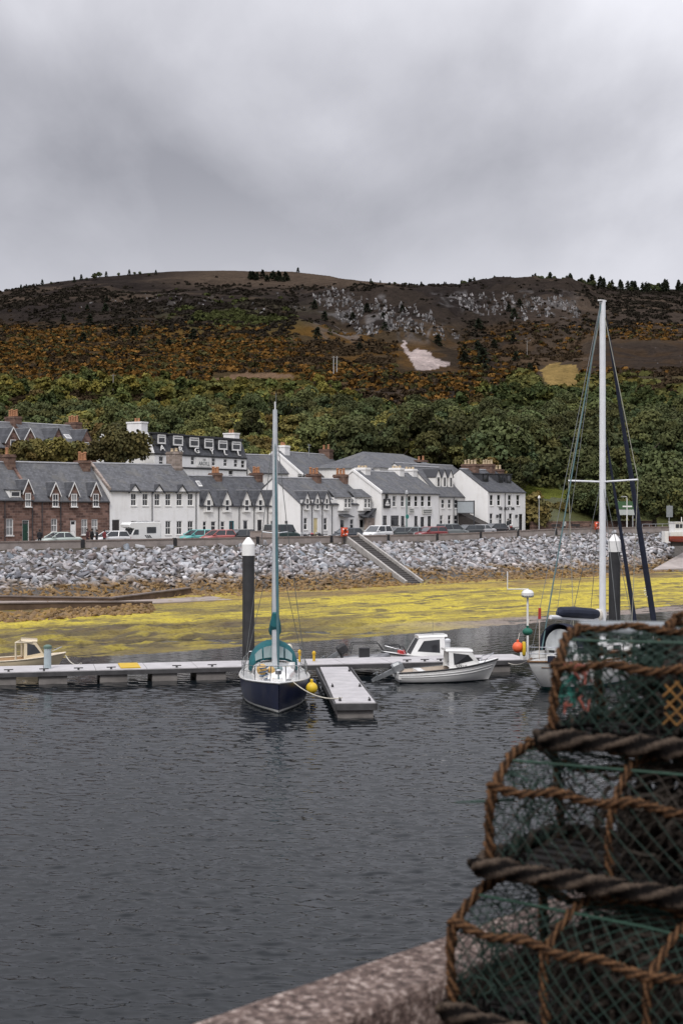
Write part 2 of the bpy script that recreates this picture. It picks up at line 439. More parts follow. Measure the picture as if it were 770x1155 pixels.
def hill_mat():
    t = NT('hillside_cover'); p = t.pos()
    a = t.attr('cover'); f = t.noise(.22, 6, .7, p); g = t.noise(.9, 5, .7, t.mapv(p, (1, 1, 2)))
    k = t.math('ADD', t.math('MULTIPLY', f, .6), t.math('MULTIPLY', g, .6))
    c = t.mix(1, a, t.ramp(k, [(.42, (.5,.5,.5)), (.6, (1,1,1)), (.78, (1.5,1.45,1.4))]), 'MULTIPLY')
    t.set(c, .95, 0, 0); t.bump(g, .8, 1.2); return t.m
def hills():
    ia = np.linspace(-.30, .30, 560); oa = np.linspace(-1.15, -.305, 50); ob = np.linspace(.305, 1.15, 50)
    av = np.concatenate([oa, ia, ob])
    dv = np.concatenate([np.arange(150, 235, 2.5), np.arange(235, 560, 2.2), np.arange(560, 1120, 1.6), np.arange(1120, 2100, 60)])
    A, D = np.meshgrid(av, dv, indexing='ij'); x = A*D; y = D
    z = land(x, y); u, v = UV(x, y)
    z = np.where(v < 150, z-.6*(1-sm(148, 150, v))-.02, z)
    keep = v > 145
    px = A*F + CX; Y = YH - (z-CAMH)/D*F
    n1 = fbm(x/70, y/70, 51, 5); n2 = fbm(x/16, y/16, 53, 4); n3 = fbm(x/6, y/9, 57, 3); n4 = fbm(x/150, y/40, 59, 4)
    def C(r, g, b): return np.array([r, g, b])[None, None, :]
    def blend(c, d, m): m = np.clip(m, 0, 1); return c*(1-m[..., None]) + d*m[..., None]
    heather = C(.022,.018,.0165); tan = C(.074,.055,.041); gr = C(.05,.055,.02); gorse = C(.10,.052,.014); rock = C(.11,.105,.105); brown = C(.036,.028,.0225)
    c = heather*(.8+.5*n2[..., None])
    c = blend(c, brown, sm(.48, .6, n1)*.6)
    c = blend(c, tan, sm(.54, .64, n4)*.55*sm(.4, .6, n2))
    # summit turf
    top = 1-sm(318, 330, Y + 14*(n1-.5)); c = blend(c, tan*1.0, top*sm(150, 260, px)*(1-sm(430, 480, px))*.75)
    # right-hand moor: lighter brown with pale streaks, one burnt strip
    rt = sm(560, 620, px)*sm(330, 342, Y)*(1-sm(430, 450, Y)); c = blend(c, C(.052,.040,.032), rt*.75); c = blend(c, tan, rt*sm(.53, .62, n4)*.6)
    burnt = sm(655, 672, px+10*(n2-.5))*sm(383, 390, Y+8*(n1-.5))*(1-sm(412, 420, Y+8*(n1-.5))); c = blend(c, C(.026,.021,.02), burnt*.85)
    # gorse belt
    gb = sm(362, 376, Y + 26*(n1-.5))*(1-sm(425, 448, Y + 20*(n1-.5)))*(1-sm(330, 560, px)*.8)
    c = blend(c, C(.06,.042,.022), gb*.8); c = blend(c, gorse, gb*sm(.46, .6, n2)*.8)
    # wooded foot
    low = 38*sm(350, 400, px)*(1-sm(545, 590, px)); wd = sm(418, 440, Y - low + 20*(n1-.5)); c = blend(c, gr, wd*.9); c = blend(c, C(.09,.075,.025), wd*sm(.5, .62, n2)*.6)
    # green hollows
    gh = np.exp(-((px-465)/110)**2 - ((Y-362)/16)**2)*0 + np.exp(-((px-262)/70)**2-((Y-362)/16)**2); c = blend(c, C(.055,.058,.024), gh*sm(.42, .56, n2)*.9)
    # crags
    rr = 1-np.abs(2*fbm(x/20+3, z/26, 71, 4)-1)
    cm = sm(335, 385, px)*(1-sm(505, 540, px))*sm(326, 336, Y)*(1-sm(378, 392, Y)) + .9*sm(500, 516, px)*(1-sm(630, 665, px))*sm(325, 332, Y)*(1-sm(356, 366, Y)) + .35*sm(150, 200, px)*(1-sm(330, 345, px))*sm(322, 334, Y)*(1-sm(345, 358, Y))
    c = blend(c, rock*(.7+.6*n3[..., None]), np.clip(cm, 0, 1)*sm(.84, .93, rr*.75+.3*n2)*.7)
    # scree scar
    def inpoly(px, Y, P):
        r = np.zeros(px.shape, bool); n = len(P)
        for i in range(n):
            x0, y0 = P[i]; x1, y1 = P[(i+1) % n]
            r ^= ((y0 > Y) != (y1 > Y)) & (px < (x1-x0)*(Y-y0)/(y1-y0+1e-9)+x0)
        return r
    jx = px + 9*(n2-.5); jy = Y + 7*(n3-.5)
    sc = inpoly(jx, jy, [(453,383),(459,388),(464,398),(472,392),(482,397),(492,404),(506,409),(507,413),(494,416),(482,419),(470,417),(462,404),(456,395)])
    c = np.where(sc[..., None], C(.30,.25,.235)*(.15+1.15*n3[..., None]+.4*n2[..., None]), c)
    # tan field and paths
    fd = inpoly(jx, jy, [(607,418),(622,411),(650,410),(652,432),(640,441),(622,438)]); c = np.where(fd[..., None], C(.20,.14,.055)*(.75+.5*n2[..., None]), c)
    fd2 = inpoly(jx, jy, [(240,428),(262,421),(330,421),(335,426),(270,432),(252,438)]); c = np.where(fd2[..., None], C(.13,.085,.055), c)
    gb2 = (v < 172)*(u > 140); c = np.where(gb2[..., None], C(.09,.10,.022)*(.8+.5*n3[..., None]), c)
    f = grid_faces(len(av), len(dv)); kf = keep.reshape(-1)[f].all(1)
    o = mesh_np('hills', np.stack([x, y, z], -1).reshape(-1, 3), f[kf], hill_mat(), attr={'cover': c.reshape(-1, 3)}, smooth=True)
    tag(o, kind='structure')
hills()

def water():
    t = NT('harbour_water'); p = t.pos()
    b = t.noise(5.5, 3, .6, t.mapv(p, (1.0, 1.7, 1), (0, 0, -.15)), .5)
    t.set((.006,.008,.010), .05, 0, .36); t.b.inputs['IOR'].default_value = 1.333
    t.bump(b, .25, .012)
    # real ripples: many short wind waves, calmer in the lee of the pontoon and near the shore
    rs = np.random.RandomState(3)
    av = np.concatenate([np.linspace(-1.6, -.56, 40), np.linspace(-.55, -.27, 130)[:-1], np.linspace(-.27, .27, 490), np.linspace(.27, .55, 130)[1:], np.linspace(.56, 1.6, 40)])
    dep = np.concatenate([np.linspace(900, 610, 12)[:-1], np.linspace(610, 108, 830)[:-1], np.linspace(108, 60, 60)])
    dv = np.concatenate([[-300, -60, 0, 3.0, 8.0], 8.5*F/dep[::-1] if False else np.sort(8.5*F/dep), [260]])
    dv = np.unique(np.round(dv, 4)); dv = dv[(dv < 8.5) | (dv > 14)]
    A, D = np.meshgrid(av, dv, indexing='ij'); x = np.where(D > 10, A*D, A*900); y = D
    far = D > 10
    z = np.zeros_like(x); gust = .55+.9*fbm(x/9, y/16, 77, 3)
    for i in range(44):
        lam = .17*(5.0**(rs.uniform(0, 1)**1.15)); an = rs.normal(1.38, .45); k = 2*PI/lam; ph = rs.uniform(0, 6.28)
        amp = .0068*lam; foot_ = D*D/(F*8.5); damp = np.clip(1.7-foot_/lam*.8, .45, 1)
        z += amp*np.sin(k*(x*np.cos(an)+y*np.sin(an)) + ph + 1.5*np.sin(x*.31+i)+1.2*np.sin(y*.27+2*i))*damp
    lee = 1-.5*sm(69, 75, y-.10*x)
    z = z*gust*lee*far*sm(14, 17, D)*(1-sm(.45, .55, np.abs(A)))
    o = mesh_np('water', np.stack([x, y, z], -1).reshape(-1, 3), grid_faces(len(av), len(dv)), t.m, smooth=True); tag(o, kind='structure')
water()

# ================================================================ road, pavement, sea wall
def strip(name, v0, v1, z, mat, u0=-60, u1=168, du=4, thick=None):
    mb = MB(); us = [u0+(u1-u0)*i/57 for i in range(58)]
    vs = []; fs = []
    for u in us:
        for (v, dz) in (((v0, z), (v1, z)) if not thick else ((v0, z-thick), (v0, z), (v1, z), (v1, z-thick))):
            x, y = XY(u, v); vs.append((x, y, road_z(u)+dz))
    n = 4 if thick else 2
    for i in range(len(us)-1):
        for k in range(n-1): fs.append((i*n+k, (i+1)*n+k, (i+1)*n+k+1, i*n+k+1))
    mb.add(vs, fs); return tag(mb.build(name, mat), kind='structure')
ASPH = M('asphalt', (.055,.053,.052), .9, .25, .7, bump=.2)
PAVE = M('pavement_slabs', (.21,.195,.18), .9, .2, .8, bump=.2)
strip('road', 121.9, 131.2, .004, ASPH); strip('pavement', 131.2, 147, .11, PAVE, u1=144, thick=.12); strip('pavement', 131.2, 136, .11, PAVE, u0=144.02, u1=175, thick=.12)
def paint_lines():
    mb = MB()
    for i in range(40):
        u = -20 + i*4.5
        q = [(*XY(a, b), road_z(a)+.009) for a, b in ((u,126.5),(u+2,126.5),(u+2,126.62),(u,126.62))]
        mb.add(q, [(0,1,2,3)])
    tag(mb.build('road_markings', TRIMW), kind='structure')
paint_lines()

def sea_wall():
    r = thing('sea_wall', 'long low concrete sea wall between the street and the rock armour', 'wall', (*XY(60, 121.5), 0), TH)
    slots = [on_v(p, 121.5) for p in (-20, 93, 197, 290, 373, 437, 492, 541, 583, 626)]
    su = [UV(*s)[0]-60 for s in slots]
    edges = [-80.0] + su + [100.0]
    wb = MB(); cb = MB()
    for i in range(len(edges)-1):
        a = edges[i] + (.28 if i else 0); b = edges[i+1] - (.28 if i < len(edges)-2 else 0)
        m = max(2, int((b-a)/3)); 
        for k in range(m):
            p = a+(b-a)*k/m; q = a+(b-a)*(k+1)/m-(.015 if k < m-1 else 0)
            z0 = road_z(60+p); z1 = road_z(60+q); top = .60
            wb.hexa([(p,-.2,z0-.9),(q,-.2,z1-.9),(q,.2,z1-.9),(p,.2,z0-.9),(p,-.2,z0+top),(q,-.2,z1+top),(q,.2,z1+top),(p,.2,z0+top)])
            cb.hexa([(p,-.26,z0+top+.003),(q,-.26,z1+top+.003),(q,.26,z1+top+.003),(p,.26,z0+top+.003),(p,-.26,z0+top+.13),(q,-.26,z1+top+.13),(q,.26,z1+top+.13),(p,.26,z0+top+.13)])
    wb.build('wall', CONC, r); cb.build('coping', CONC2, r)
    for s in su:
        z = road_z(60+s)
        MB().box(s-.2, s+.2, -.1, .1, z-.9, z+.78).build('drain_post', TRIMB, r)
sea_wall()
def raised_wall():
    a = Vector(on_v(283, 122.6)); b = Vector(on_v(314, 122.6)); L = (b-a).length; rz = math.atan2(b.y-a.y, b.x-a.x)
    r = thing('raised_wall', 'short pinkish block wall standing just behind the long sea wall', 'wall', (a.x, a.y, road_z(UV(a.x, a.y)[0])), rz)
    MB().box(0, L, -.15, .15, -.2, 1.28).build('wall', M('pink_concrete', (.36,.30,.27), .9, .15, 1.5, bump=.2), r)
    MB().box(-.05, L+.05, -.2, .2, 1.283, 1.36).build('coping', CONC, r)
raised_wall()
# ================================================================ houses
class House:
    """a house whose front runs from a left to a right ground corner; local x along the front, y back, z up"""
    def __init__(s, name, label, L, R, z0, group=None, cat='house'):
        s.pL = Vector(((L[0]-CX)/F*L[1], L[1])); s.pR = Vector(((R[0]-CX)/F*R[1], R[1]))
        s.d = (s.pR-s.pL).normalized(); s.W = (s.pR-s.pL).length; s.z0 = z0
        s.nb = Vector((-s.d.y, s.d.x))
        s.r = thing(name, label, cat, (s.pL.x, s.pL.y, z0), math.atan2(s.d.y, s.d.x), group)
    def lx(s, px, off=0):
        p = s.pL + s.nb*off; a = (px-CX)/F
        return (a*p.y - p.x)/(s.d.x - a*s.d.y)
    def depth(s, x, off=0): return (s.pL + s.d*x + s.nb*off).y
    def lz(s, px, py, off=0):
        x = s.lx(px, off); return CAMH - (py-YH)/F*s.depth(x, off) - s.z0
    def rect(s, px0, py0, px1, py1, off=0):
        a = s.lx(px0, off); b = s.lx(px1, off); m = (px0+px1)/2
        return [a, b, s.lz(m, py1, off), s.lz(m, py0, off)]
    # ---- walls with real openings
    def walls(s, D, eave, ridge, mat, holes=(), gholes=(), hip=False, foot=None):
        s.D, s.E, s.Rz, s.mat = D, eave, ridge, mat
        mb = MB()
        def panel(w, h, hs, tr):
            xs = sorted({0, w} | {q for o in hs for q in o[:2]}); zs = sorted({-1.5, h} | {q for o in hs for q in o[2:4]})
            for i in range(len(xs)-1):
                for k in range(len(zs)-1):
                    cx, cz = (xs[i]+xs[i+1])/2, (zs[k]+zs[k+1])/2
                    if any(o[0] < cx < o[1] and o[2] < cz < o[3] for o in hs): continue
                    mb.add([tr(xs[i],0,zs[k]), tr(xs[i+1],0,zs[k]), tr(xs[i+1],0,zs[k+1]), tr(xs[i],0,zs[k+1])], [(0,1,2,3)])
            for o in hs:
                a, b, c, d = o[:4]; q = .16
                for P in (((a,0,c),(a,q,c),(a,q,d),(a,0,d)), ((b,0,c),(b,0,d),(b,q,d),(b,q,c)), ((a,0,c),(b,0,c),(b,q,c),(a,q,c)), ((a,0,d),(a,q,d),(b,q,d),(b,0,d))):
                    mb.add([tr(*p) for p in P], [(0,1,2,3)])
        panel(s.W, eave, holes, lambda x, y, z: (x, y, z))
        panel(D, eave, gholes, lambda x, y, z: (y, D-x, z))
        W_ = s.W
        mb.add([(W_,0,-1.5),(W_,D,-1.5),(W_,D,eave),(W_,0,eave)], [(0,1,2,3)])
        mb.add([(0,D,-1.5),(W_,D,-1.5),(W_,D,eave),(0,D,eave)], [(3,2,1,0)])
        if not hip:
            for x in (0, W_): mb.add([(x,0,eave),(x,D,eave),(x,D/2,ridge)], [(0,1,2)])
        s.wall = mb.build('wall', mat, s.r); return s
    def roof(s, mat, ov=.12, gov=.06, t=.11, ridge=True, skew=None, back=True):
        D, E, R, Wd = s.D, s.E, s.Rz, s.W; sl = (R-E)/(D/2)
        mb = MB(); uv = []
        Ls = math.hypot(D/2+ov, R-E+ov*sl)
        for sg in ((0, 1) if back else (0,)):
            Y = (lambda y: y) if sg == 0 else (lambda y: D-y)
            ye = -ov; ze = E-ov*sl+.02
            vs = [(-gov,Y(ye),ze),(Wd+gov,Y(ye),ze),(Wd+gov,D/2,R+.02),(-gov,D/2,R+.02),(-gov,Y(ye),ze+t),(Wd+gov,Y(ye),ze+t),(Wd+gov,D/2,R+.02+t),(-gov,D/2,R+.02+t)]
            mb.hexa(vs); uv += [(-gov,0),(Wd+gov,0),(Wd+gov,Ls),(-gov,Ls)]*2
        o = mb.build('roof', mat, s.r); set_uv(o, uv); s.rf = o
        if ridge:
            MB().prism([(-.14,-.07),(0,.03),(.14,-.07),(.14,-.02),(0,.10),(-.14,-.02)], -gov, Wd+gov, 'x').xf(Matrix.Translation((0,D/2,R+.02+t))).build('ridge', RIDGE, o)
        if skew:   # gable copings
            for x in skew[1]:
                a, b = (x-.14, x+.14)
                mb = MB()
                for sg in (0, 1):
                    Y = (lambda y: y) if sg == 0 else (lambda y: D-y)
                    mb.hexa([(a,Y(-.1),E-.1),(b,Y(-.1),E-.1),(b,D/2,R+.02),(a,D/2,R+.02),(a,Y(-.1),E+.26),(b,Y(-.1),E+.26),(b,D/2,R+.36),(a,D/2,R+.36)])
                mb.build('gable_coping', skew[0], o)
        # gutter
        g = MB(); g.tube([(-gov,-ov-.05,E-ov*sl+.02),(Wd+gov,-ov-.05,E-ov*sl+.02)], .055, 6); g.build('gutter', DARKG, o)
        return s
    def win(s, o, style='sash', pane=None, frame=None, gable=False, sill=True, parent=None, y=0.0, sub=False, fwk=1.0):
        a, b, c, d = o[:4]; fw = min(.075, (b-a)*.14)*fwk; mb = MB()
        fr, bk = y+.06, y+.12
        mb.box(a, a+fw, fr, bk, c, d); mb.box(b-fw, b, fr, bk, c, d); mb.box(a+fw, b-fw, fr, bk, d-fw, d); mb.box(a+fw, b-fw, fr, bk, c, c+fw)
        m = (c+d)/2
        if style in ('sash', 'bars'): mb.box(a+fw, b-fw, fr+.01, bk, m-fw*.5, m+fw*.5)
        if style == 'bars': mb.box((a+b)/2-.018, (a+b)/2+.018, fr+.015, bk, c+fw, d-fw)
        if style == 'case': mb.box(a+fw, b-fw, fr+.01, bk, d-(d-c)*.3-fw*.4, d-(d-c)*.3+fw*.4)
        if sill: mb.box(a-.08, b+.08, y-.07, y+.055, c-.09, c-.004)
        p = MB().box(a+fw*.4, b-fw*.4, y+.095, y+.15, c+fw*.4, d-fw*.4)
        if gable:
            Mx = Matrix(((0,1,0,0),(-1,0,0,s.D),(0,0,1,0),(0,0,0,1))); mb.xf(Mx); p.xf(Mx)
        if sub:
            for f, mi in zip(p.f, p.m): pass
            mb.add(p.v, p.f, 1)
            return mb.build('window', [frame or TRIMW, pane or GLASS], parent)
        w = mb.build('window', frame or TRIMW, s.r); p.build('pane', pane or GLASS, w); return w
    def door(s, o, mat, frame=None, fan=False, panes=False):
        a, b, c, d = o[:4]; mb = MB(); mb.box(a+.06, b-.06, .08, .14, c, d-.06); w = (b-a)
        for zz in ((.12,.45),(.52,.9)):
            for xx in ((.12,.46),(.54,.88)):
                mb.box(a+w*xx[0], a+w*xx[1], .06, .079, c+(d-c)*zz[0], c+(d-c)*zz[1])
        e = mb.build('door', mat, s.r)
        f = MB(); f.box(a, a+.058, .04, .12, c, d); f.box(b-.058, b, .04, .12, c, d); f.box(a+.058, b-.058, .04, .12, d-.058, d); f.build('door_frame', frame or TRIMW, e)
        MB().ball((b-.16, .05, c+(d-c)*.48), .04, 6).build('handle', GALV, e)
        if fan or panes:
            MB().box(a+.14, b-.14, .055, .079, c+(d-c)*(.55 if panes else .82), d-.12).build('pane', GLASS, e)
        return e
    def auto(s, hs, **kw):
        for o in hs: s.win(o, **kw)
    def pipe(s, px, y=-.07, mat=None):
        x = s.lx(px); mb = MB(); mb.tube([(x,-.17,s.E-.05),(x,-.17,s.E-.16),(x,y,s.E-.4),(x,y,-1)], .05, 6); mb.build('downpipe', mat or DARKG, s.r)
    def chimney(s, px, y0, y1, w, d, mat, pots=3, potc=None, yoff=None, py_pot=None, cap=None, poth=.75):
        """stack centred where px crosses the ridge; y1 = picture height of its top"""
        off = s.D/2 if yoff is None else yoff
        x = s.lx(px, off); zt = s.lz(px, y1, off); zb = s.Rz-1.2
        x = min(max(x, w/2-.1), s.W-w/2+.1)
        mb = MB(); mb.box(x-w/2, x+w/2, off-d/2, off+d/2, zb, zt-.30); mb.box(x-w/2-.07, x+w/2+.07, off-d/2-.07, off+d/2+.07, zt-.297, zt-.14, 1); mb.box(x-w/2-.02, x+w/2+.02, off-d/2-.02, off+d/2+.02, zt-.137, zt, 1)
        c = mb.build('chimney', [mat, cap or mat], s.r)
        for i in range(pots):
            yy = off + (d-.3)*((i+.5)/pots-.5)*1.05 if d > w else off
            xx = x + ((w-.3)*((i+.5)/pots-.5)*1.05 if d <= w else 0)
            h = .82*poth*(1, .9, 1.08, .95)[i % 4]
            MB().lathe([(.19,zt-.02),(.20,zt+.1),(.17,zt+.14),(.155,zt+h*.8),(.19,zt+h*.84),(.19,zt+h*.93),(.15,zt+h)], 9, (xx, yy, 0)).build('chimney_pot', potc or TERRA, c)
        return c
    def dormer(s, px, w, zb, zw, za, wallm, roofm, board=None, ww=None, wz=None, proj=.10, pane=None, style='sash', frame=None, rov=.14):
        """gabled wall-head dormer: front flush with the wall, small pitched roof running back into the slope"""
        x = s.lx(px); sl = (s.Rz-s.E)/(s.D/2); a, b = x-w/2, x+w/2
        yb = lambda z: max(.3, (z-s.E)/sl + .15)
        mb = MB()
        mb.add([(a,-proj,zb),(b,-proj,zb),(b,-proj,zw),(x,-proj,za),(a,-proj,zw),(a,yb(zw),zb),(b,yb(zw),zb),(b,yb(zw),zw),(x,yb(za),za),(a,yb(zw),zw)],
               [(0,1,2,3,4),(1,6,7,2),(5,0,4,9),(0,5,6,1),(2,7,8,3),(4,3,8,9)])
        dm = mb.build('dormer', wallm, s.r)
        rs = (za-zw)/(w/2); o_ = rov; t = .07; uv = []
        rb = MB()
        for sg in (-1, 1):
            xe = x+sg*(w/2+o_); ze = zw-o_*rs
            y0 = -proj-.12
            v = [(xe,y0,ze),(x,y0,za),(x,yb(za)+.2,za),(xe,yb(max(ze,s.E))+.1,ze)]
            v = v + [(p[0],p[1],p[2]+t) for p in v]
            rb.hexa(v); uv += [(0,0),(0,1.2),(2,1.2),(2,0)]*2
        rb.tube([(x,-proj-.12,za+t),(x,yb(za)+.1,za+t)], .05, 5, 1); uv += [(0,0)]*10
        ro = rb.build('dormer_roof', [roofm if roofm is not SLATE else SLATE2, RIDGE], dm); set_uv(ro, uv)  # darker slate puts the shading of the dormer slopes into the colour
        if board:
            bb = MB()
            for sg in (-1, 1):
                xe = x+sg*(w/2+o_); ze = zw-o_*rs; y0 = -proj-.165
                bb.hexa([(xe,y0,ze-.10),(x,y0,za-.10),(x,y0+.04,za-.10),(xe,y0+.04,ze-.10),(xe,y0,ze+.09),(x,y0,za+.10),(x,y0+.04,za+.10),(xe,y0+.04,ze+.09)])
            bb.build('bargeboard', board, dm)
        if ww:
            s.win([x-ww/2, x+ww/2, wz[0], wz[1]], style, pane, frame, parent=dm, y=-proj-.13, sub=True, sill=True)
        return dm
    def boxdormer(s, px, w, z0, z1, wallm, roofm, ww, pane=None, frame=None, y0=None, style='case', slope=.12):
        x = s.lx(px, 1.0); sl = (s.Rz-s.E)/(s.D/2); y = (z0-s.E)/sl if y0 is None else y0; a, b = x-w/2, x+w/2; yb = (z1-s.E)/sl+.4
        dm = MB().box(a, b, y, yb, z0-.25, z1).build('dormer', wallm, s.r)
        ro = MB().hexa([(a-.1,y-.15,z1+.002),(b+.1,y-.15,z1+.002),(b+.1,yb+.3,z1+slope),(a-.1,yb+.3,z1+slope),(a-.1,y-.15,z1+.09),(b+.1,y-.15,z1+.09),(b+.1,yb+.3,z1+slope+.09),(a-.1,yb+.3,z1+slope+.09)]).build('dormer_roof', roofm, dm)
        set_uv(ro, [(0,0)]*8)
        s.win([x-ww/2, x+ww/2, z0+.1, z1-.1], style, pane, frame, parent=dm, y=y-.13, sub=True, sill=False)
        return dm
    def skylight(s, px, w=.6, h=.9, up=.45, frac=None):
        sl = (s.Rz-s.E)/(s.D/2); y = up*s.D/2; x = s.lx(px, y); z = s.E+y*sl+.14; n = math.hypot(1, sl); ty = h/n; tz = h*sl/n
        mb = MB(); mb.hexa([(x-w/2,y,z),(x+w/2,y,z),(x+w/2,y+ty,z+tz),(x-w/2,y+ty,z+tz),(x-w/2,y,z+.07),(x+w/2,y,z+.07),(x+w/2,y+ty,z+tz+.07),(x-w/2,y+ty,z+tz+.07)])
        f = mb.build('skylight', TRIMW, s.r); k = .12
        MB().hexa([(x-w/2*.8,y+ty*k,z+tz*k+.05),(x+w/2*.8,y+ty*k,z+tz*k+.05),(x+w/2*.8,y+ty*(1-k),z+tz*(1-k)+.05),(x-w/2*.8,y+ty*(1-k),z+tz*(1-k)+.05),(x-w/2*.8,y+ty*k,z+tz*k+.085),(x+w/2*.8,y+ty*k,z+tz*k+.085),(x+w/2*.8,y+ty*(1-k),z+tz*(1-k)+.085),(x-w/2*.8,y+ty*(1-k),z+tz*(1-k)+.085)]).build('pane', CURT, f)
def set_uv(o, uvv):
    me = o.data; L = me.uv_layers.new(name='UVMap')
    for l in me.loops: L.data[l.index].uv = uvv[l.vertex_index]
def text_mesh(body, name, mat, size, depth, parent, Mx, align='CENTER', sx=1.0):
    c = bpy.data.curves.new('txt', 'FONT'); c.body = body; c.size = size; c.extrude = depth; c.align_x = align; c.align_y = 'CENTER'
    o = bpy.data.objects.new('txt', c); COL.objects.link(o)
    dg = bpy.context.evaluated_depsgraph_get(); me = bpy.data.meshes.new_from_object(o.evaluated_get(dg))
    bpy.data.objects.remove(o); bpy.data.curves.remove(c)
    me.transform(Matrix.Diagonal((sx,1,1,1))); me.transform(Mx); me.materials.clear(); me.materials.append(mat)
    q = bpy.data.objects.new(name, me); COL.objects.link(q)
    if parent: q.parent = parent
    return q
RX90 = Matrix.Rotation(PI/2, 4, 'X')
TGRP = 'terraced houses along the harbour street'

# --- brown stone terrace -----------------------------------------------------------
def brown():
    for k, (L, R, lab) in enumerate((((-46,141.5),(37.5,148.5),'brown stone cottage at the far left with green door and white framed box dormer'),
                                     ((37.5,148.5),(123,155),'brown stone cottage with three white edged dormers and white door beside long white house'))):
        h = House('stone_house', lab, L, R, road_z(70)+.05, TGRP)
        e = h.lz(*((20,563.8) if k == 0 else (80,565))); rg = h.lz(*((5,522.5) if k == 0 else (90,524)), 3.9)
        if k == 0:
            hs = [h.rect(7.3,585,15.5,604), h.rect(-22,585,-14,604), h.rect(25.5,586.5,33,608)]
        else:
            hs = [h.rect(58,585,65,600), h.rect(92,585.5,99,603), h.rect(103.5,585.5,110.5,603), h.rect(79.5,587,86,608)]
        for q in (hs[-1],): q[2] = .02
        h.walls(7.8, e, rg, STONE, hs).roof(SLATE, gov=.0 if k == 0 else .04, skew=(STONE, [h.W-.02]) if k == 0 else None)
        h.auto(hs[:-1], style='bars', pane=CURT); h.door(hs[-1], CAPB if k == 0 else TRIMW, fan=True)
        if k == 0:
            h.dormer(31, 1.15, h.lz(31,573), h.lz(31,554), h.lz(31,541.5), STONE, SLATE, TRIMW, .72, (h.lz(31,571.5), h.lz(31,556)), pane=CURT, style='bars')
            h.dormer(-30, 1.15, h.lz(-30,573), h.lz(-30,554), h.lz(-30,541.5), STONE, SLATE, TRIMW, .72, (h.lz(-30,571.5), h.lz(-30,556)), pane=CURT)
            h.boxdormer(11.5, 1.45, h.lz(11.5,561.5), h.lz(11.5,553), TRIMW, SLATE, 1.15, y0=.1, style='none')
            h.chimney(17, 0, 513, 1.0, 1.7, CSTONE, 1, TERRA, poth=.9)
            for p in (5.5, 36.5): h.pipe(p)
        else:
            for p in (62, 83, 107.5):
                h.dormer(p, 1.15, h.lz(p,573), h.lz(p,557), h.lz(p,544.5), STONE, SLATE, TRIMW, .72, (h.lz(p,571.5), h.lz(p,557)), pane=GLASS if p != 83 else CURT, style='bars')
            h.chimney(93, 0, 519.5, 1.0, 1.8, CSTONE, 3, TERRA, poth=1.15)
            for p in (47.5, 68.5): h.pipe(p)
brown()

# --- long white two-storey house ---------------------------------------------------
def longwhite():
    h = House('white_house', 'long white two-storey house with six upper windows beside the brown stone cottages', (124,155.2), (225,163), road_z(78)+.05, TGRP)
    e = h.lz(170,553.6); rg = h.lz(150,524.5,4.1); up = []; lo = []
    for p in (150.9,164,177.5,189.8,202.4,214.9):
        up.append(h.rect(p-3.1,556.5,p+3.1,570.5)); lo.append(h.rect(p-3.1,587.5,p+3.1,603))
    gar = h.rect(126.5,586,135.5,608); gar[2] = .02
    h.walls(8.2, e, rg, WHITE, up+lo+[gar]).roof(SLATE, ov=.16, skew=(GSTONE, [.0]))
    h.auto(up+lo, style='bars')
    h.door(gar, DWOOD)
    # little black-edged gablets over alternate windows
    sl = (h.Rz-h.E)/(h.D/2)
    for p in (151.5,178.5,204.5):
        x = h.lx(p); z = h.E
        g = MB(); g.add([(x-.62,-.2,z-.18),(x+.62,-.2,z-.18),(x,-.2,z+.62),(x,.85,z+.66)], [(0,1,2),(0,2,3),(1,3,2)])
        d = g.build('gablet', [WHITE], h.r)
        b = MB()
        for sg in (-1,1): b.hexa([(x+sg*.8,-.30,z-.34),(x,-.30,z+.62),(x,.9,z+.64),(x+sg*.72,.1,z-.2),(x+sg*.8,-.30,z-.20),(x,-.30,z+.80),(x,.9,z+.72),(x+sg*.72,.1,z-.1)])
        o = b.build('gablet_roof', SLATE2, d); set_uv(o, [(0,0)]*16)
    for p in (171.5,221): h.pipe(p)
    h.chimney(196.6, 0, 509.5, .95, 1.9, GSTONE, 2, BUFF, poth=.5)
    h.chimney(219, 0, 527, .7, 1.2, GSTONE, 2, TERRA, poth=.9)
longwhite()

# --- low white terrace with five dormers -------------------------------------------
def lowterrace():
    h = House('white_cottage_row', 'low white cottage row with five small gabled dormers and a teal doorway', (225,163), (314,171), road_z(88)+.05, TGRP)
    e = h.lz(265,570.5); rg = h.lz(262,538.5,3.8)
    wn = [h.rect(229,588,233,598.5), h.rect(238,588,243.5,598.5), h.rect(249,588,253.6,600), h.rect(305.3,587,310,598)]
    dr = [h.rect(258.5,587.5,264,606), h.rect(274,586.5,280,606), h.rect(290.3,586,295.8,606)]
    for q in dr: q[2] = .02
    h.walls(7.6, e, rg, WHITE2, wn+dr).roof(SLATE2, ov=.12)
    h.auto(wn, style='sash'); h.door(dr[0], TEALD, TEALD, panes=True); h.door(dr[1], TRIMW, panes=True); h.door(dr[2], TRIMB)
    for p in (234.7,255.5,277.6,292.9,307.8):
        h.dormer(p, 1.35, h.lz(p,578), h.lz(p,566.5), h.lz(p,553.5), WHITE2, SLATE2, None, .62, (h.lz(p,576.5), h.lz(p,563.5)), rov=.22)
    for p in (246.5,269.5,286.3,301.5): h.pipe(p)
    for p, t in ((243,533.5),(294.5,533.5)): h.chimney(p, 0, t, .9, 1.5, CSTONE, 3, TERRA, poth=.9)
    h.skylight(224.5+2, .55, .9, .62)
lowterrace()

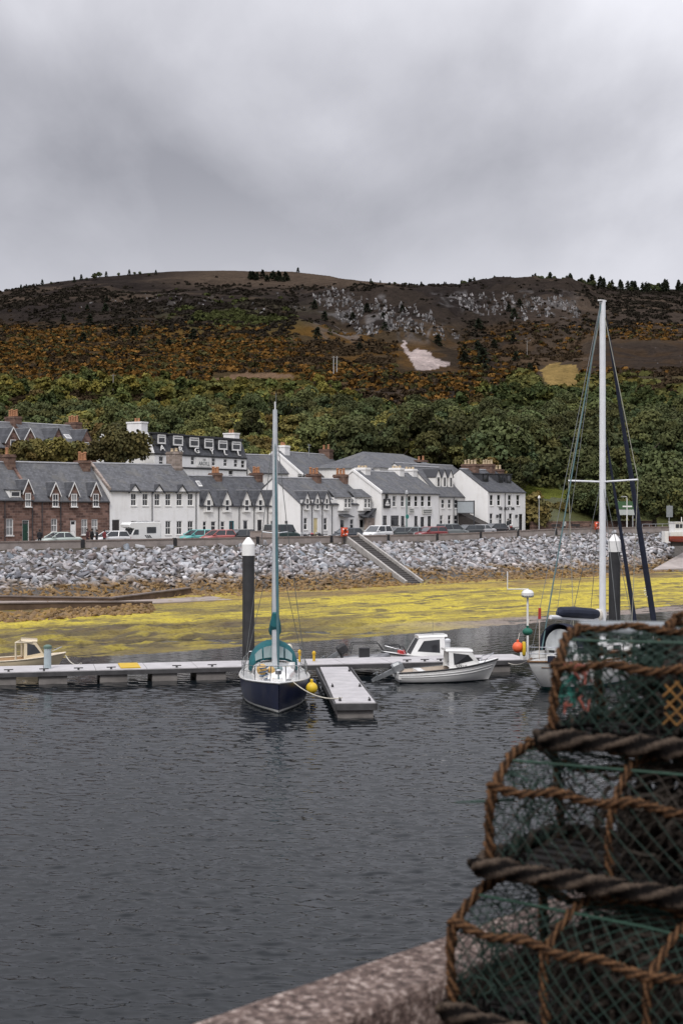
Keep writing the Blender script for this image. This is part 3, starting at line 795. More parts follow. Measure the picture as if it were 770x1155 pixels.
# --- white gable-ended house with three dormers and two bays ------------------------
def gablehouse():
    h = House('white_gabled_house', 'white gable ended house with pale yellow door, three small dormers and two upper bays', (338.5,168.5), (415.5,180), road_z(100)+.05, TGRP)
    e = h.lz(350,568.5); rg = h.lz(345,540.5,4.1)
    wn = [h.rect(342.6,584,346.6,597.5), h.rect(365,584,369,598), h.rect(394.7,585.5,398.6,597), h.rect(395,564,399,569)]
    dr = [h.rect(353.6,584,358.4,607), h.rect(383.3,585.5,388.3,607), h.rect(405.3,585.5,410.3,607)]
    for q in dr: q[2] = .02
    gx = 8.2 - 4.1*0  # window in the gable
    gw = [3.3,4.2,h.lz(338,568),h.lz(338,557.5)]
    gw = [8.2-4.3-.4, 8.2-3.45-.4, 3.55, 4.95]
    h.walls(8.2, e, rg, WHITE, wn+dr); h.roof(SLATE, ov=.12, gov=.08)
    h.auto(wn, style='sash'); h.door(dr[0], YELD); h.door(dr[1], TRIMW, panes=True); h.door(dr[2], TRIMW, panes=True)
    # gable window and floodlight
    wmb = MB(); y0 = 3.35
    wmb.box(-.05,.02,y0,y0+.9,3.35,4.85); f = wmb.build('window', TRIMW, h.r); MB().box(-.07,-.053,y0+.09,y0+.81,3.45,4.75).build('pane', GLASS, f)
    MB().box(-.22,0,1.9,2.15,1.9,2.2).build('wall_lamp', DARKG, h.r)
    for p in (345.6,357,367.5):
        h.dormer(p, 1.2, h.lz(p,575), h.lz(p,564.5), h.lz(p,554.5), WHITE, SLATE, None, .55, (h.lz(p,574.5), h.lz(p,562)), rov=.2)
    for p in (339.8,351.5,363,374): h.pipe(p)
    # two canted upper bays under hipped slate caps, with porch hoods below
    for p in (387.3,409.6):
        x = h.lx(p); z0, z1, z2 = h.lz(p,576), h.lz(p,561), h.lz(p,551.5); w = 1.35; q = .55
        mb = MB(); base = [(x-w,.2),(x-w,-.02),(x-w*.6,-q),(x+w*.6,-q),(x+w,-.02),(x+w,.2)]
        mb.prism(base, z0, z1, 'z'); mb.prism([(x-w,.2),(x+w,.2),(x+w,1.6),(x-w,1.6)], h.E-.4, z1, 'z'); d = mb.build('bay_window', WHITE, h.r)
        for (xa, xb, y) in ((x-w*.5, x-.1, -q), (x+.1, x+w*.5, -q)):
            h.win([xa, xb, z0+.35, z1-.1], 'sash', None, None, parent=d, y=y-.13, sub=True)
        r = MB(); o_ = .2
        ring = [(x-w-o_,.25,z1),(x-w-o_,-.1,z1),(x-w*.6-o_*.6,-q-o_,z1),(x+w*.6+o_*.6,-q-o_,z1),(x+w+o_,-.1,z1),(x+w+o_,.25,z1)]
        top = [(x-w*.55,1.9,z2),(x-w*.5,.9,z2),(x-w*.35,.6,z2),(x+w*.35,.6,z2),(x+w*.5,.9,z2),(x+w*.55,1.9,z2)]
        r.loft([ring, top]); ro = r.build('bay_roof', SLATE, d); set_uv(ro, [(0,0),(.4,0),(.8,0),(1.9,0),(2.3,0),(2.7,0),(0,2),(.4,2),(.8,2),(1.9,2),(2.3,2),(2.7,2)])
        zc = h.lz(p,583.5)
        po = MB().hexa([(x-1.1,-.9,zc),(x+1.1,-.9,zc),(x+1.1,0,zc+.28),(x-1.1,0,zc+.28),(x-1.1,-.9,zc+.08),(x+1.1,-.9,zc+.08),(x+1.1,0,zc+.40),(x-1.1,0,zc+.40)]).build('porch_hood', SLATE, h.r); set_uv(po, [(0,0)]*8)
    for p, t in ((353.7,534.5),(391.4,535.5)): h.chimney(p, 0, t, .95, 1.7, CSTONE, 3, TERRA, poth=.95)
gablehouse()

# --- the pub ------------------------------------------------------------------------
def pub():
    h = House('white_inn', 'white two-storey inn with a square ship sign on its wall and white gable chimneys', (430,179.5), (494.5,193), road_z(112)+.05, TGRP, 'inn')
    e = h.lz(460,556.8); rg = h.lz(440,533.5,4.2)
    up = [h.rect(p-1.9,559,p+1.9,571.5) for p in (444.5,453.8,461.5,469,476.4,484)]
    lo = [h.rect(431.5,581.5,436,592), h.rect(440.5,581.5,449.5,592.5), h.rect(452,582,456,593), h.rect(467,582,470.8,593), h.rect(482,582,485.8,595)]
    dr = [h.rect(474,583,478,602)]; dr[0][2] = .02
    h.walls(8.4, e, rg, WHITE, up+lo+dr); h.roof(SLATE, ov=.1, skew=(WHITE, [0.02]))
    h.auto(up, style='sash'); h.auto(lo, style='case', frame=TRIMB); h.door(dr[0], TRIMB, TRIMB, panes=True)
    for p, t, w in ((408.5,527.5,1.25),(447,527.8,1.2),(472.5,529.5,1.2)): h.chimney(p, 0, t, w, 1.7, WHITE, 3, BUFF, cap=WHITE, poth=.35)
    # hanging ship sign
    a, b, c, d = h.rect(431.8,562.5,439,573)
    sg = MB().box(a, b, -.16, -.06, c, d).build('sign_board', TRIMB, h.r)
    m = (a+b)/2; q = (b-a)
    ship = MB(); ship.prism([(m-q*.3,c+.3),(m+q*.3,c+.3),(m+q*.38,c+.5),(m-q*.36,c+.5)], -.19, -.163, 'y'); ship.prism([(m-q*.05,c+.55),(m+q*.25,c+.6),(m,c+1.05)], -.19, -.163, 'y'); ship.prism([(m-q*.28,c+.55),(m-q*.08,c+.55),(m-q*.06,c+.95)], -.19, -.163, 'y')
    ship.build('ship_emblem', TRIMW, sg)
    MB().box(m-.3, m+.3, -.12, -.04, d+.05, d+.75).build('sign_bracket', TRIMB, h.r)
    # two pale fascia signs with grey lettering marks
    for (x0,y0,x1,y1) in ((460.3,573.2,466.2,579.2),(475.6,574.2,486.4,579.6)):
        a, b, c, d = h.rect(x0,y0,x1,y1)
        fb = MB(); fb.box(a, b, -.14, -.06, c, d); f = fb.build('fascia_sign', M('sign_cream', (.60,.59,.55), .6, .08), h.r)
        lm = MB()
        for r_ in range(2):
            xx = a+.14
            zz = c+(d-c)*(.62-.38*r_)
            while xx < b-.3:
                wq = .07+.12*rnd.random(); lm.box(xx, xx+wq, -.16, -.143, zz, zz+(d-c)*.2); xx += wq+.06
        lm.build('lettering', M('grey_lettering', (.10,.11,.11), .6, .2), f)
    # lean-to porch on the gable
    x0 = -1.9
    p = MB(); p.box(x0, -.02, 1.0, 1.2, -1, 2.5); p.box(x0, -.02, 4.6, 4.8, -1, 2.5); p.box(x0,x0+.14,1.2,4.6,-1,.7); p.box(x0,x0+.14,1.2,1.4,.7,2.5); p.box(x0,x0+.14,4.4,4.6,.7,2.5)
    p.box(-.1,-.03,1.2,4.6,-1,2.5,1)
    pr = p.build('porch', [GSTONE, TRIMB], h.r)
    q = MB().hexa([(x0-.3,.7,2.5),(0,.7,3.6),(0,5.1,3.6),(x0-.3,5.1,2.5),(x0-.3,.7,2.62),(0,.7,3.72),(0,5.1,3.72),(x0-.3,5.1,2.62)]).build('porch_roof', SLATE2, pr); set_uv(q, [(0,0)]*8)
    h.pipe(458)
pub()

# --- three-dormer house beyond the inn ----------------------------------------------
def dormerhouse():
    h = House('white_house', 'white house between inn and tall end house with three white pointed dormers in a row', (494.8,193.3), (523.5,199.3), road_z(124)+.05, TGRP)
    e = h.lz(508,560.3); rg = h.lz(500,528.5,4.2)
    up = [h.rect(p-1.7,563,p+1.7,573.3) for p in (499.2,506.6,513.8)]; lo = [h.rect(p-1.7,581,p+1.7,592) for p in (497.5,506.6,513.8)]
    h.walls(8.4, e, rg, WHITE2, up+lo); h.roof(SLATE, ov=.1); h.auto(up+lo, style='sash')
    sl = (h.Rz-h.E)/(h.D/2)
    for p in (493.9,500.9,508):
        y0 = 1.3; x = h.lx(p, y0); x = max(x, .8); w = 1.35; zb, zw, za = h.E+y0*sl-.1, h.E+y0*sl+1.55, h.E+y0*sl+2.5
        yb = lambda z: (z-h.E)/sl+.1
        d = MB().add([(x-w/2,y0,zb),(x+w/2,y0,zb),(x+w/2,y0,zw),(x,y0,za),(x-w/2,y0,zw),(x-w/2,yb(zw),zb),(x+w/2,yb(zw),zb),(x+w/2,yb(zw),zw),(x,yb(za),za),(x-w/2,yb(zw),zw)],
               [(0,1,2,3,4),(1,6,7,2),(5,0,4,9),(2,7,8,3),(4,3,8,9)]).build('dormer', WHITE2, h.r)
        r = MB()
        for sg in (-1,1):
            v = [(x+sg*(w/2+.1),y0-.1,zw-.14),(x,y0-.1,za),(x,yb(za)+.2,za),(x+sg*(w/2+.1),yb(zw)+.2,zw-.14)]
            r.hexa(v+[(q[0],q[1],q[2]+.07) for q in v])
        ro = r.build('dormer_roof', SLATE2, d); set_uv(ro, [(0,0)]*16)
        h.win([x-.38,x+.38,zb+.2,zw-.05], 'none', None, None, parent=d, y=y0-.12, sub=True, sill=False)
    h.chimney(501, 0, 535.5, 2.2, 1.0, WHITE2, 1, TERRA, cap=WHITE2, poth=.95)
    h.pipe(511)
dormerhouse()

# --- tall end house -----------------------------------------------------------------
def endhouse():
    h = House('white_end_house', 'white two-storey house at the end of the row with black lettering and dark roof dormers', (550,197), (592,206), road_z(140)+.05, TGRP, 'inn')
    e = h.lz(570,555.2); rg = h.lz(560,531.5,4.5)
    up = [h.rect(p-1.8,558,p+1.8,570.3) for p in (553.9,562.2,574.3,583.8)]; lo = [h.rect(p-1.8,579,p+1.8,592) for p in (553.7,564.2,575.5)]
    dr = [h.rect(584.8,579.5,589,600)]; dr[0][2] = .02
    h.walls(9.0, e, rg, WHITE, up+lo+dr); h.roof(SLATE2, ov=.1, gov=.03); h.auto(up+lo, style='sash'); h.door(dr[0], TRIMB, panes=True)
    h.boxdormer(553.5, 1.9, h.E+1.35, h.E+2.55, SLATE2, SLATE2, 1.2, frame=TRIMB, style='none')
    for p in (569.5,578.5): h.boxdormer(p, 1.7, h.E+1.25, h.E+2.6, SLATE2, SLATE2, 1.1, frame=TRIMB, style='none')
    h.chimney(530, 0, 523.5, 1.1, 2.3, CSTONE, 4, BUFF, poth=.75)
    h.chimney(549.5, 0, 523.5, 1.1, 1.9, CSTONE, 4, BUFF, poth=.75); h.chimney(574, 0, 530, 1.1, 1.9, CSTONE, 3, BUFF, poth=.75)
    for t, p in (('THE', 564), ('ARCH', 570.6), ('INN', 577.6)):
        x = h.lx(p); z = h.lz(p, 573.8)
        text_mesh(t, 'lettering', TRIMB, .62, .02, h.r, Matrix.Translation((x, -.05, z)) @ RX90, sx=.9)
    for p in (559.5, 581): MB().box(h.lx(p)-.1, h.lx(p)+.1, -.3, 0, h.lz(p,584), h.lz(p,580.5)).build('wall_lamp', DARKG, h.r)
    h.pipe(568.7)
    # sloping outhouse roof and a framed board against the gable
    q = MB(); q.hexa([(-1.7,-.2,-.5),(-.02,-.2,-.5),(-.02,4.6,-.5),(-1.7,4.6,-.5),(-1.7,-.2,.9),(-.02,-.2,1.1),(-.02,4.6,3.2),(-1.7,4.6,3.0)]); sh = q.build('outhouse', DWOOD, h.r)
    b = MB(); b.box(-2.1,-1.95,1.0,1.12,-.5,4.3); b.box(-2.1,-1.95,3.7,3.82,-.5,4.3); b.box(-2.08,-1.97,1.12,3.7,4.15,4.28); b.box(-2.08,-1.97,1.12,3.7,2.5,2.6); b.box(-2.06,-1.99,1.12,3.7,2.603,4.147,1)
    b.build('framed_board', [DARKG, M('pale_board', (.34,.37,.39), .5, .06)], h.r)
endhouse()

# --- the hotel behind ----------------------------------------------------------------
def hotel():
    h = House('white_hotel', 'white hotel with large white roof letters below a row of six mansard windows', (174.5,181), (278,199), 8.0, None, 'hotel')
    e = h.lz(225,513.6); top = h.lz(220,492.3,.9)
    x = lambda p, o=0: h.lx(p, o)
    up = [h.rect(179.5,514.5,184.5,526), h.rect(195,514.5,199,526), h.rect(215.5,514.5,219.5,524.5), h.rect(239,516.5,243,525.5), h.rect(252.3,517.5,256.3,526), h.rect(264,518,268,527), h.rect(272,519,276,528)]
    lo = [h.rect(185.5,531,190,541), h.rect(258,530.5,263,540)]
    D = 9.5
    h.walls(D, e, e, WHITE, up+lo, hip=True); h.auto(up+lo, style='sash', sill=False)
    # mansard: steep slated front and back between white gables, flat top
    W_ = h.W; m = MB(); k = .95
    m.add([(0,-.1,e),(W_,-.1,e),(W_,k,top),(0,k,top),(0,D-k,top),(W_,D-k,top),(W_,D+.1,e),(0,D+.1,e)], [(0,1,2,3),(3,2,5,4),(4,5,6,7),(1,6,5,2),(0,3,4,7)])
    ro = m.build('mansard_roof', SLATE2, h.r); set_uv(ro, [(0,0),(W_,0),(W_,3.4),(0,3.4),(0,10),(W_,10),(W_,13),(0,13)])
    MB().box(-.1, W_+.1, k-.25, D-k+.25, top-.02, top+.13).build('roof_edge', DARKG, ro)
    g = MB().add([(-.06,-.05,e),(-.06,k+.0,top+.1),(-.06,D-k,top+.1),(-.06,D+.05,e),(-.3,-.05,e),(-.3,k,top+.1),(-.3,D-k,top+.1),(-.3,D+.05,e)], [(0,1,2,3),(7,6,5,4),(0,4,5,1),(1,5,6,2),(2,6,7,3)]).build('gable_wall', WHITE, h.r)
    gw = MB().box(-.36,-.305,1.6,3.0,e+.9,e+2.6).build('window', TRIMW, h.r); MB().box(-.38,-.362,1.75,2.85,e+1.02,e+2.48).build('pane', GLASS, gw)
    for p0, p1, ya, yb in ((178,187,490,500.7),(195.5,206.5,491.3,502.6),(214,224.5,493.3,504.3),(230.8,240.8,494.7,505.8),(246.5,256.5,496.6,507.3),(261.8,271.6,498,508.3)):
        a, b, c, d = h.rect(p0,ya,p1,yb); y = .05
        dm = MB().box(a-.1, b+.1, y, k+.6, c-.12, d+.1).build('dormer', SLATE2, h.r); set_uv(dm, [(0,0)]*8)
        h.win([a,b,c,d], 'case', None, None, parent=dm, y=y-.14, sub=True, sill=False, fwk=2.6)
        r = MB().box(a-.25, b+.25, y-.2, k+.7, d+.104, d+.22).build('dormer_roof', SLATE2, dm); set_uv(r, [(0,0)]*8)
    ang = math.atan2(1.05, top-e)
    for ch, p, yy in (('A',182.6,505.5),('R',203.5,507.2),('G',221.6,508.5),('Y',238.6,509.7),('L',253.6,510.8),('L',268.8,511.5)):
        xx = x(p); z = h.lz(p, yy)
        text_mesh(ch, 'roof_letter', TRIMW, 1.05, .06, ro, Matrix.Translation((xx, -.22+(z-e)*math.tan(ang)*.5, z)) @ Matrix.Rotation(-ang*.6, 4, 'X') @ RX90, sx=1.4)
    # string courses and name panel
    s1 = MB().box(-.05, W_+.05, -.09, -.004, e-.22, e-.02).build('string_course', TRIMB, h.r)
    zc = h.lz(225,528.5); MB().box(x(195), W_+.03, -.09, -.004, zc-.1, zc+.12).build('string_course', TRIMB, h.r)
    a, b, c, d = h.rect(221.5,517,237.5,526.5)
    pn = MB().box(a, b, -.12, -.03, c, d).build('name_board', WHITE2, h.r)
    text_mesh('ARGYLL', 'lettering', M('grey_lettering', (.10,.11,.11), .6, .2), (d-c)*.62, .012, pn, Matrix.Translation(((a+b)/2, -.135, c+(d-c)*.36)) @ RX90, sx=.98)
    text_mesh('THE', 'lettering', M('grey_lettering', (.10,.11,.11), .6, .2), (d-c)*.34, .012, pn, Matrix.Translation(((a+b)/2, -.135, c+(d-c)*.83)) @ RX90)
    def stack(px, y1, w, dd, yo, pots):
        X = h.lx(px, yo); zt = h.lz(px, y1, yo)
        mb = MB(); mb.box(X-w/2, X+w/2, yo-dd/2, yo+dd/2, top-2.2, zt-.2); mb.box(X-w/2-.08, X+w/2+.08, yo-dd/2-.08, yo+dd/2+.08, zt-.197, zt)
        c = mb.build('chimney', WHITE, h.r)
        for i in range(pots): MB().lathe([(.17,zt-.02),(.13,zt+.35),(.16,zt+.4),(.15,zt+.5)], 8, (X, yo+(i-(pots-1)/2)*.5, 0)).build('chimney_pot', TERRA, c)
    stack(155, 476, 1.3, 2.4, 5.0, 2); stack(261, 488.5, 1.2, 2.0, 6.5, 2)
    # end extension
    q = MB().box(W_+.02, W_+2.2, .6, 5, -1, e-2.2).build('side_extension', WHITE2, h.r)
    r = MB().hexa([(W_,.3,e-2.2),(W_+2.4,.3,e-2.2),(W_+2.4,5,e-2.2),(W_,5,e-2.2),(W_,.3,e-2.0),(W_+2.4,.3,e-2.0),(W_+2.0,4,e-1.2),(W_,4,e-1.2)]).build('extension_roof', SLATE2, q); set_uv(r, [(0,0)]*8)
hotel()

# --- stone houses behind on the left -------------------------------------------------
def backstone():
    for k, (L, R, lab, rp, ep) in enumerate((((-52,186),(40,196),'grey roofed stone house behind the street at far left with two pointed dormers', (10,477.5), (10,505)),
                                     ((40,195),(109,204),'grey roofed stone house with a skylight and two stone dormers behind the brown cottages', (70,480.5), (70,506.5)))):
        h = House('stone_house', lab, L, R, 11.0)
        e = h.lz(*ep); rg = h.lz(*rp, 4.3); h.walls(8.6, e, rg, STONE).roof(SLATE, gov=.05, skew=(CSTONE, [.02, h.W-.02]) if k == 0 else None)
        for p in ((14,33) if k == 0 else (65,97)):
            w = 2.2 if k == 0 else 2.3
            h.dormer(p, w, h.E-1.3, h.E+1.0, h.E+2.75 if k == 0 else h.E+2.9, STONE, SLATE, None if k else TRIMW, .9, (h.E-.6, h.E+1.1), style='sash', rov=.25, proj=.2)
        h.chimney(33 if k == 0 else 90.5, 0, 471 if k == 0 else 477, 1.2, 2.3, CSTONE, 4, TERRA, poth=1.2)
        if k: h.skylight(78.5, 1.0, .9, .42)
backstone()
def backwhite():
    h = House('white_house', 'white house with plain grey roof just right of the hotel, behind the cottage row', (284,199), (325,204), 9.0)
    h.walls(6, h.lz(300,533.5), h.lz(297,514.2,3.0), WHITE2).roof(SLATE)
    h.win(h.rect(288,535,293,541), 'case')
    h = House('white_house', 'white house with a tall white gable chimney and grey roof behind the gable ended house', (341,205), (399,221), 9.5)
    e = h.lz(360,537); wn = [h.rect(336,534.5,343.5,540.5), h.rect(367,537.3,374.5,542.5), h.rect(379.5,538.5,385,543)]
    h.walls(9, e, h.lz(350,512.5,4.5), WHITE, wn).roof(SLATE, skew=(WHITE, [0.02])); h.auto(wn, style='case', sill=False)
    h.chimney(319, 0, 502.5, 1.6, 1.5, WHITE, 2, TERRA, cap=WHITE, poth=.6); h.chimney(383, 0, 508, 1.4, 1.8, CSTONE, 2, TERRA, poth=.9)
    m = MB(); m.tube([(h.lx(370), 3.2, h.Rz-.5), (h.lx(370), 3.2, h.Rz+1.4)], .035, 5)
    for zz in (.9, 1.2, 1.38): m.tube([(h.lx(370)-.5,3.2,h.Rz+zz),(h.lx(370)+.5,3.2,h.Rz+zz)], .02, 4)
    m.build('aerial', GALV, h.r)
    # hipped grey roof behind the inn
    h = House('grey_roofed_hall', 'pale hall with a hipped grey roof behind the inn chimneys', (428,206), (504,224), 9.0, None, 'hall')
    e = h.lz(465,529); h.walls(11, e, h.lz(465,513,5.5), WHITE2, hip=True)
    W_, D, R = h.W, 11, h.Rz; m = MB()
    m.add([(-.3,-.3,e),(W_+.3,-.3,e),(W_+.3,D+.3,e),(-.3,D+.3,e),(4.5,D/2,R),(W_-4.5,D/2,R)], [(0,1,5,4),(1,2,5),(2,3,4,5),(3,0,4),(3,2,1,0)])
    o = m.build('roof', SLATE, h.r); set_uv(o, [(0,0),(W_,0),(W_,12),(0,12),(4.5,6),(W_-4.5,6)])
    h.chimney(474.5, 0, 519, 1.4, 1.7, CSTONE, 2, TERRA, yoff=2, poth=.8)
    h = House('grey_roofed_house', 'long low house with a plain grey roof rising behind the three dormer house', (474,208), (538,222), 7.5)
    h.walls(9, h.lz(505,545), h.lz(500,525.5,4.5), WHITE2).roof(SLATE)
    h = House('white_outbuilding', 'small white gabled outbuilding peeping up left of the grey hipped hall', (424,200), (434,203), 8.0)
    h.walls(4, h.lz(429,540), h.lz(429,530,2), WHITE).roof(SLATE2)
    h = House('stone_cottage', 'grey stone cottage half hidden among the dark trees on the right', (722,262), (752,268), land1(.218*265,265)+1.2)
    h.walls(7, 3.6, 6.4, GSTONE, [[2,3,1,2.4]]).roof(SLATE3); h.win([2,3,1,2.4])
backwhite()
# ================================================================ rock armour
def rock_mat():
    t = NT('armour_rock'); p = t.pos(); a = t.attr('tint')
    f = t.noise(2.2, 6, .65, p); g = t.noise(.55, 3, .5, p)
    base = t.mix(1, a, t.ramp(f, [(.3, (.66,.65,.66)), (.55, (1,1,1)), (.75, (1.25,1.24,1.24))]), 'MULTIPLY')
    # weed and iron stain below the high-water mark
    z = t.math('ADD', t.sepz(p), t.math('MULTIPLY', t.math('SUBTRACT', g, .5), 2.6))
    m = t.ramp(t.math('DIVIDE', z, 5.0), [(.27, (1,1,1)), (.44, (0,0,0))])
    weed = t.ramp(t.noise(.9, 4, .6, p), [(.3, (.055,.036,.018)), (.5, (.19,.115,.045)), (.62, (.27,.165,.05)), (.75, (.20,.16,.03))])
    weed = t.mix(t.ramp(f, [(.4, (0,0,0)), (.7, (.6,.6,.6))]), weed, (.20,.15,.11))
    c = t.mix(m, base, weed)
    t.set(c, .85, 0, .25); t.bump(f, .6, .12); return t.m
ROCK = rock_mat()
def unit_ico(sub=2):
    import bmesh
    bm = bmesh.new(); bmesh.ops.create_icosphere(bm, subdivisions=sub, radius=1)
    V = np.array([v.co[:] for v in bm.verts]); Fc = np.array([[v.index for v in f.verts] for f in bm.faces]); bm.free(); return V, Fc
ICO1, ICO2 = unit_ico(1), unit_ico(2)
def rock_shape(rs, sub=2):
    import bmesh
    bm = bmesh.new(); dims = np.array([rs.uniform(.95, 1.35), rs.uniform(.6, .9), rs.uniform(.4, .7)])
    for k in range(rs.randint(9, 14)):
        p = rs.uniform(-1, 1, 3); p = p/np.max(np.abs(p))*rs.uniform(.75, 1.0)*dims; bm.verts.new(p)
    r = bmesh.ops.convex_hull(bm, input=bm.verts)
    bmesh.ops.delete(bm, geom=[v for v in bm.verts if not v.link_faces], context='VERTS')
    bmesh.ops.bevel(bm, geom=bm.edges[:], offset=.05, segments=1, affect='EDGES')
    bmesh.ops.triangulate(bm, faces=bm.faces[:])
    bm.verts.index_update(); V = np.array([v.co[:] for v in bm.verts]); Fc = np.array([[v.index for v in f.verts] for f in bm.faces]); bm.free()
    return V, Fc
def rocks():
    rs = np.random.RandomState(5)
    shapes = [rock_shape(rs, 2) for _ in range(14)]
    pts = []
    ramp_a = np.array([*on_v(394, 122)]); ramp_b = np.array([*on_v(467, 108.3)])
    du = .52
    for u in np.arange(22, 163, du):
        vf = float(foot(u)); v = vf-2.2
        while v < 121.1:
            uu = u + rs.uniform(-.32, .32); vv = v + rs.uniform(-.22, .22)
            x, y = XY(uu, vv)
            z = land1(x, y)
            # keep the ramp clear
            ab = ramp_b-ramp_a; t = np.dot(np.array([x, y])-ramp_a, ab)/np.dot(ab, ab); q = ramp_a+ab*np.clip(t, 0, 1)
            top = max(0, (z-1.2)/3.6)
            s = rs.choice([.22, .31, .40, .54], p=[.28, .40, .24, .08])*(1.0 if z > 1.4 else .78)
            v += .43 if z > 1.6 else .31
            if np.hypot(x-q[0], y-q[1]) < 1.35 + s*.5: continue
            if u > 153.5 and z < 2.2 + (u-153.5)*.25: continue
            pts.append((x, y, z+s*.12-.10*float(sm(118.5, 121, v)), s))
    # brown boulders below the slipway wall at the left
    for _ in range(520):
        px = rs.uniform(-12, 172); vv = rs.uniform(92.5, 99.5)
        x, y = on_v(px, vv); s = rs.uniform(.16, .4)
        pts.append((x, y, land1(x, y)+s*.1, s))
    for _ in range(900):
        px = rs.uniform(-25, 290); vv = rs.uniform(104.5, 112.0)
        x, y = on_v(px, vv); s = rs.uniform(.14, .32)
        pts.append((x, y, land1(x, y)+s*.1, s))
    pts = np.array(pts); order = np.argsort(-pts[:, 3]/pts[:, 1]); 
    def rot(rs):
        a, b, c = rs.uniform(0, 2*PI), rs.normal(0, .5), rs.normal(0, .5)
        return np.array((Matrix.Rotation(a, 3, 'Z') @ Matrix.Rotation(b, 3, 'X') @ Matrix.Rotation(c, 3, 'Y')))
    def tint(rs):
        k = rs.choice([.16,.24,.31,.39,.48], p=[.12,.25,.32,.22,.09])*rs.uniform(.85,1.15); w = rs.normal(.004, .014); return np.array([k+w+.004, k, k-w*.6+.012])
    grey = [0]*3
    # individual boulders: shared meshes, several tints
    lib = []
    for i, (V, Fc) in enumerate(shapes*2):
        lib.append(mesh_np('boulder', V, Fc, ROCK, attr={'tint': np.tile(tint(rs), (len(V), 1))}, link=False))
    nI = 285; seen = 0; used = set()
    sel = [i for i in order if -25 < (pts[i,0]/pts[i,1]*F+CX) < 790][:nI]; selset = set(int(i) for i in sel)
    for i in sel:
        x, y, z, s = pts[i]; o = bpy.data.objects.new('boulder', lib[rs.randint(len(lib))]); COL.objects.link(o)
        o.location = (x, y, z); o.scale = (s, s, s); o.rotation_euler = (rs.normal(.25, .45), rs.normal(.25, .5), rs.uniform(0, 6.28))
        if z > 2.2: tag(o, 'pale grey angular boulder in the upper rock armour below the sea wall', 'boulder', 'grey boulders of the rock armour')
        else: tag(o, 'brown weed stained boulder at the foot of the rock armour above the yellow seaweed', 'boulder', 'weed stained boulders at the foot of the bank')
    Vs = []; Fs = []; Ts = []; b = 0
    for i in range(len(pts)):
        if i in selset: continue
        x, y, z, s = pts[i]; V, Fc = shapes[rs.randint(len(shapes))]
        V = (V @ rot(rs).T)*s + np.array([x, y, z]); Vs.append(V); Fs.append(Fc+b); b += len(V); Ts.append(np.tile(tint(rs), (len(V), 1)))
    o = mesh_np('rock_armour', np.concatenate(Vs), np.concatenate(Fs), ROCK, attr={'tint': np.concatenate(Ts)})
    tag(o, 'bank of piled pale grey armour rock sloping down from the sea wall', 'rock bank', kind='stuff')
rocks()

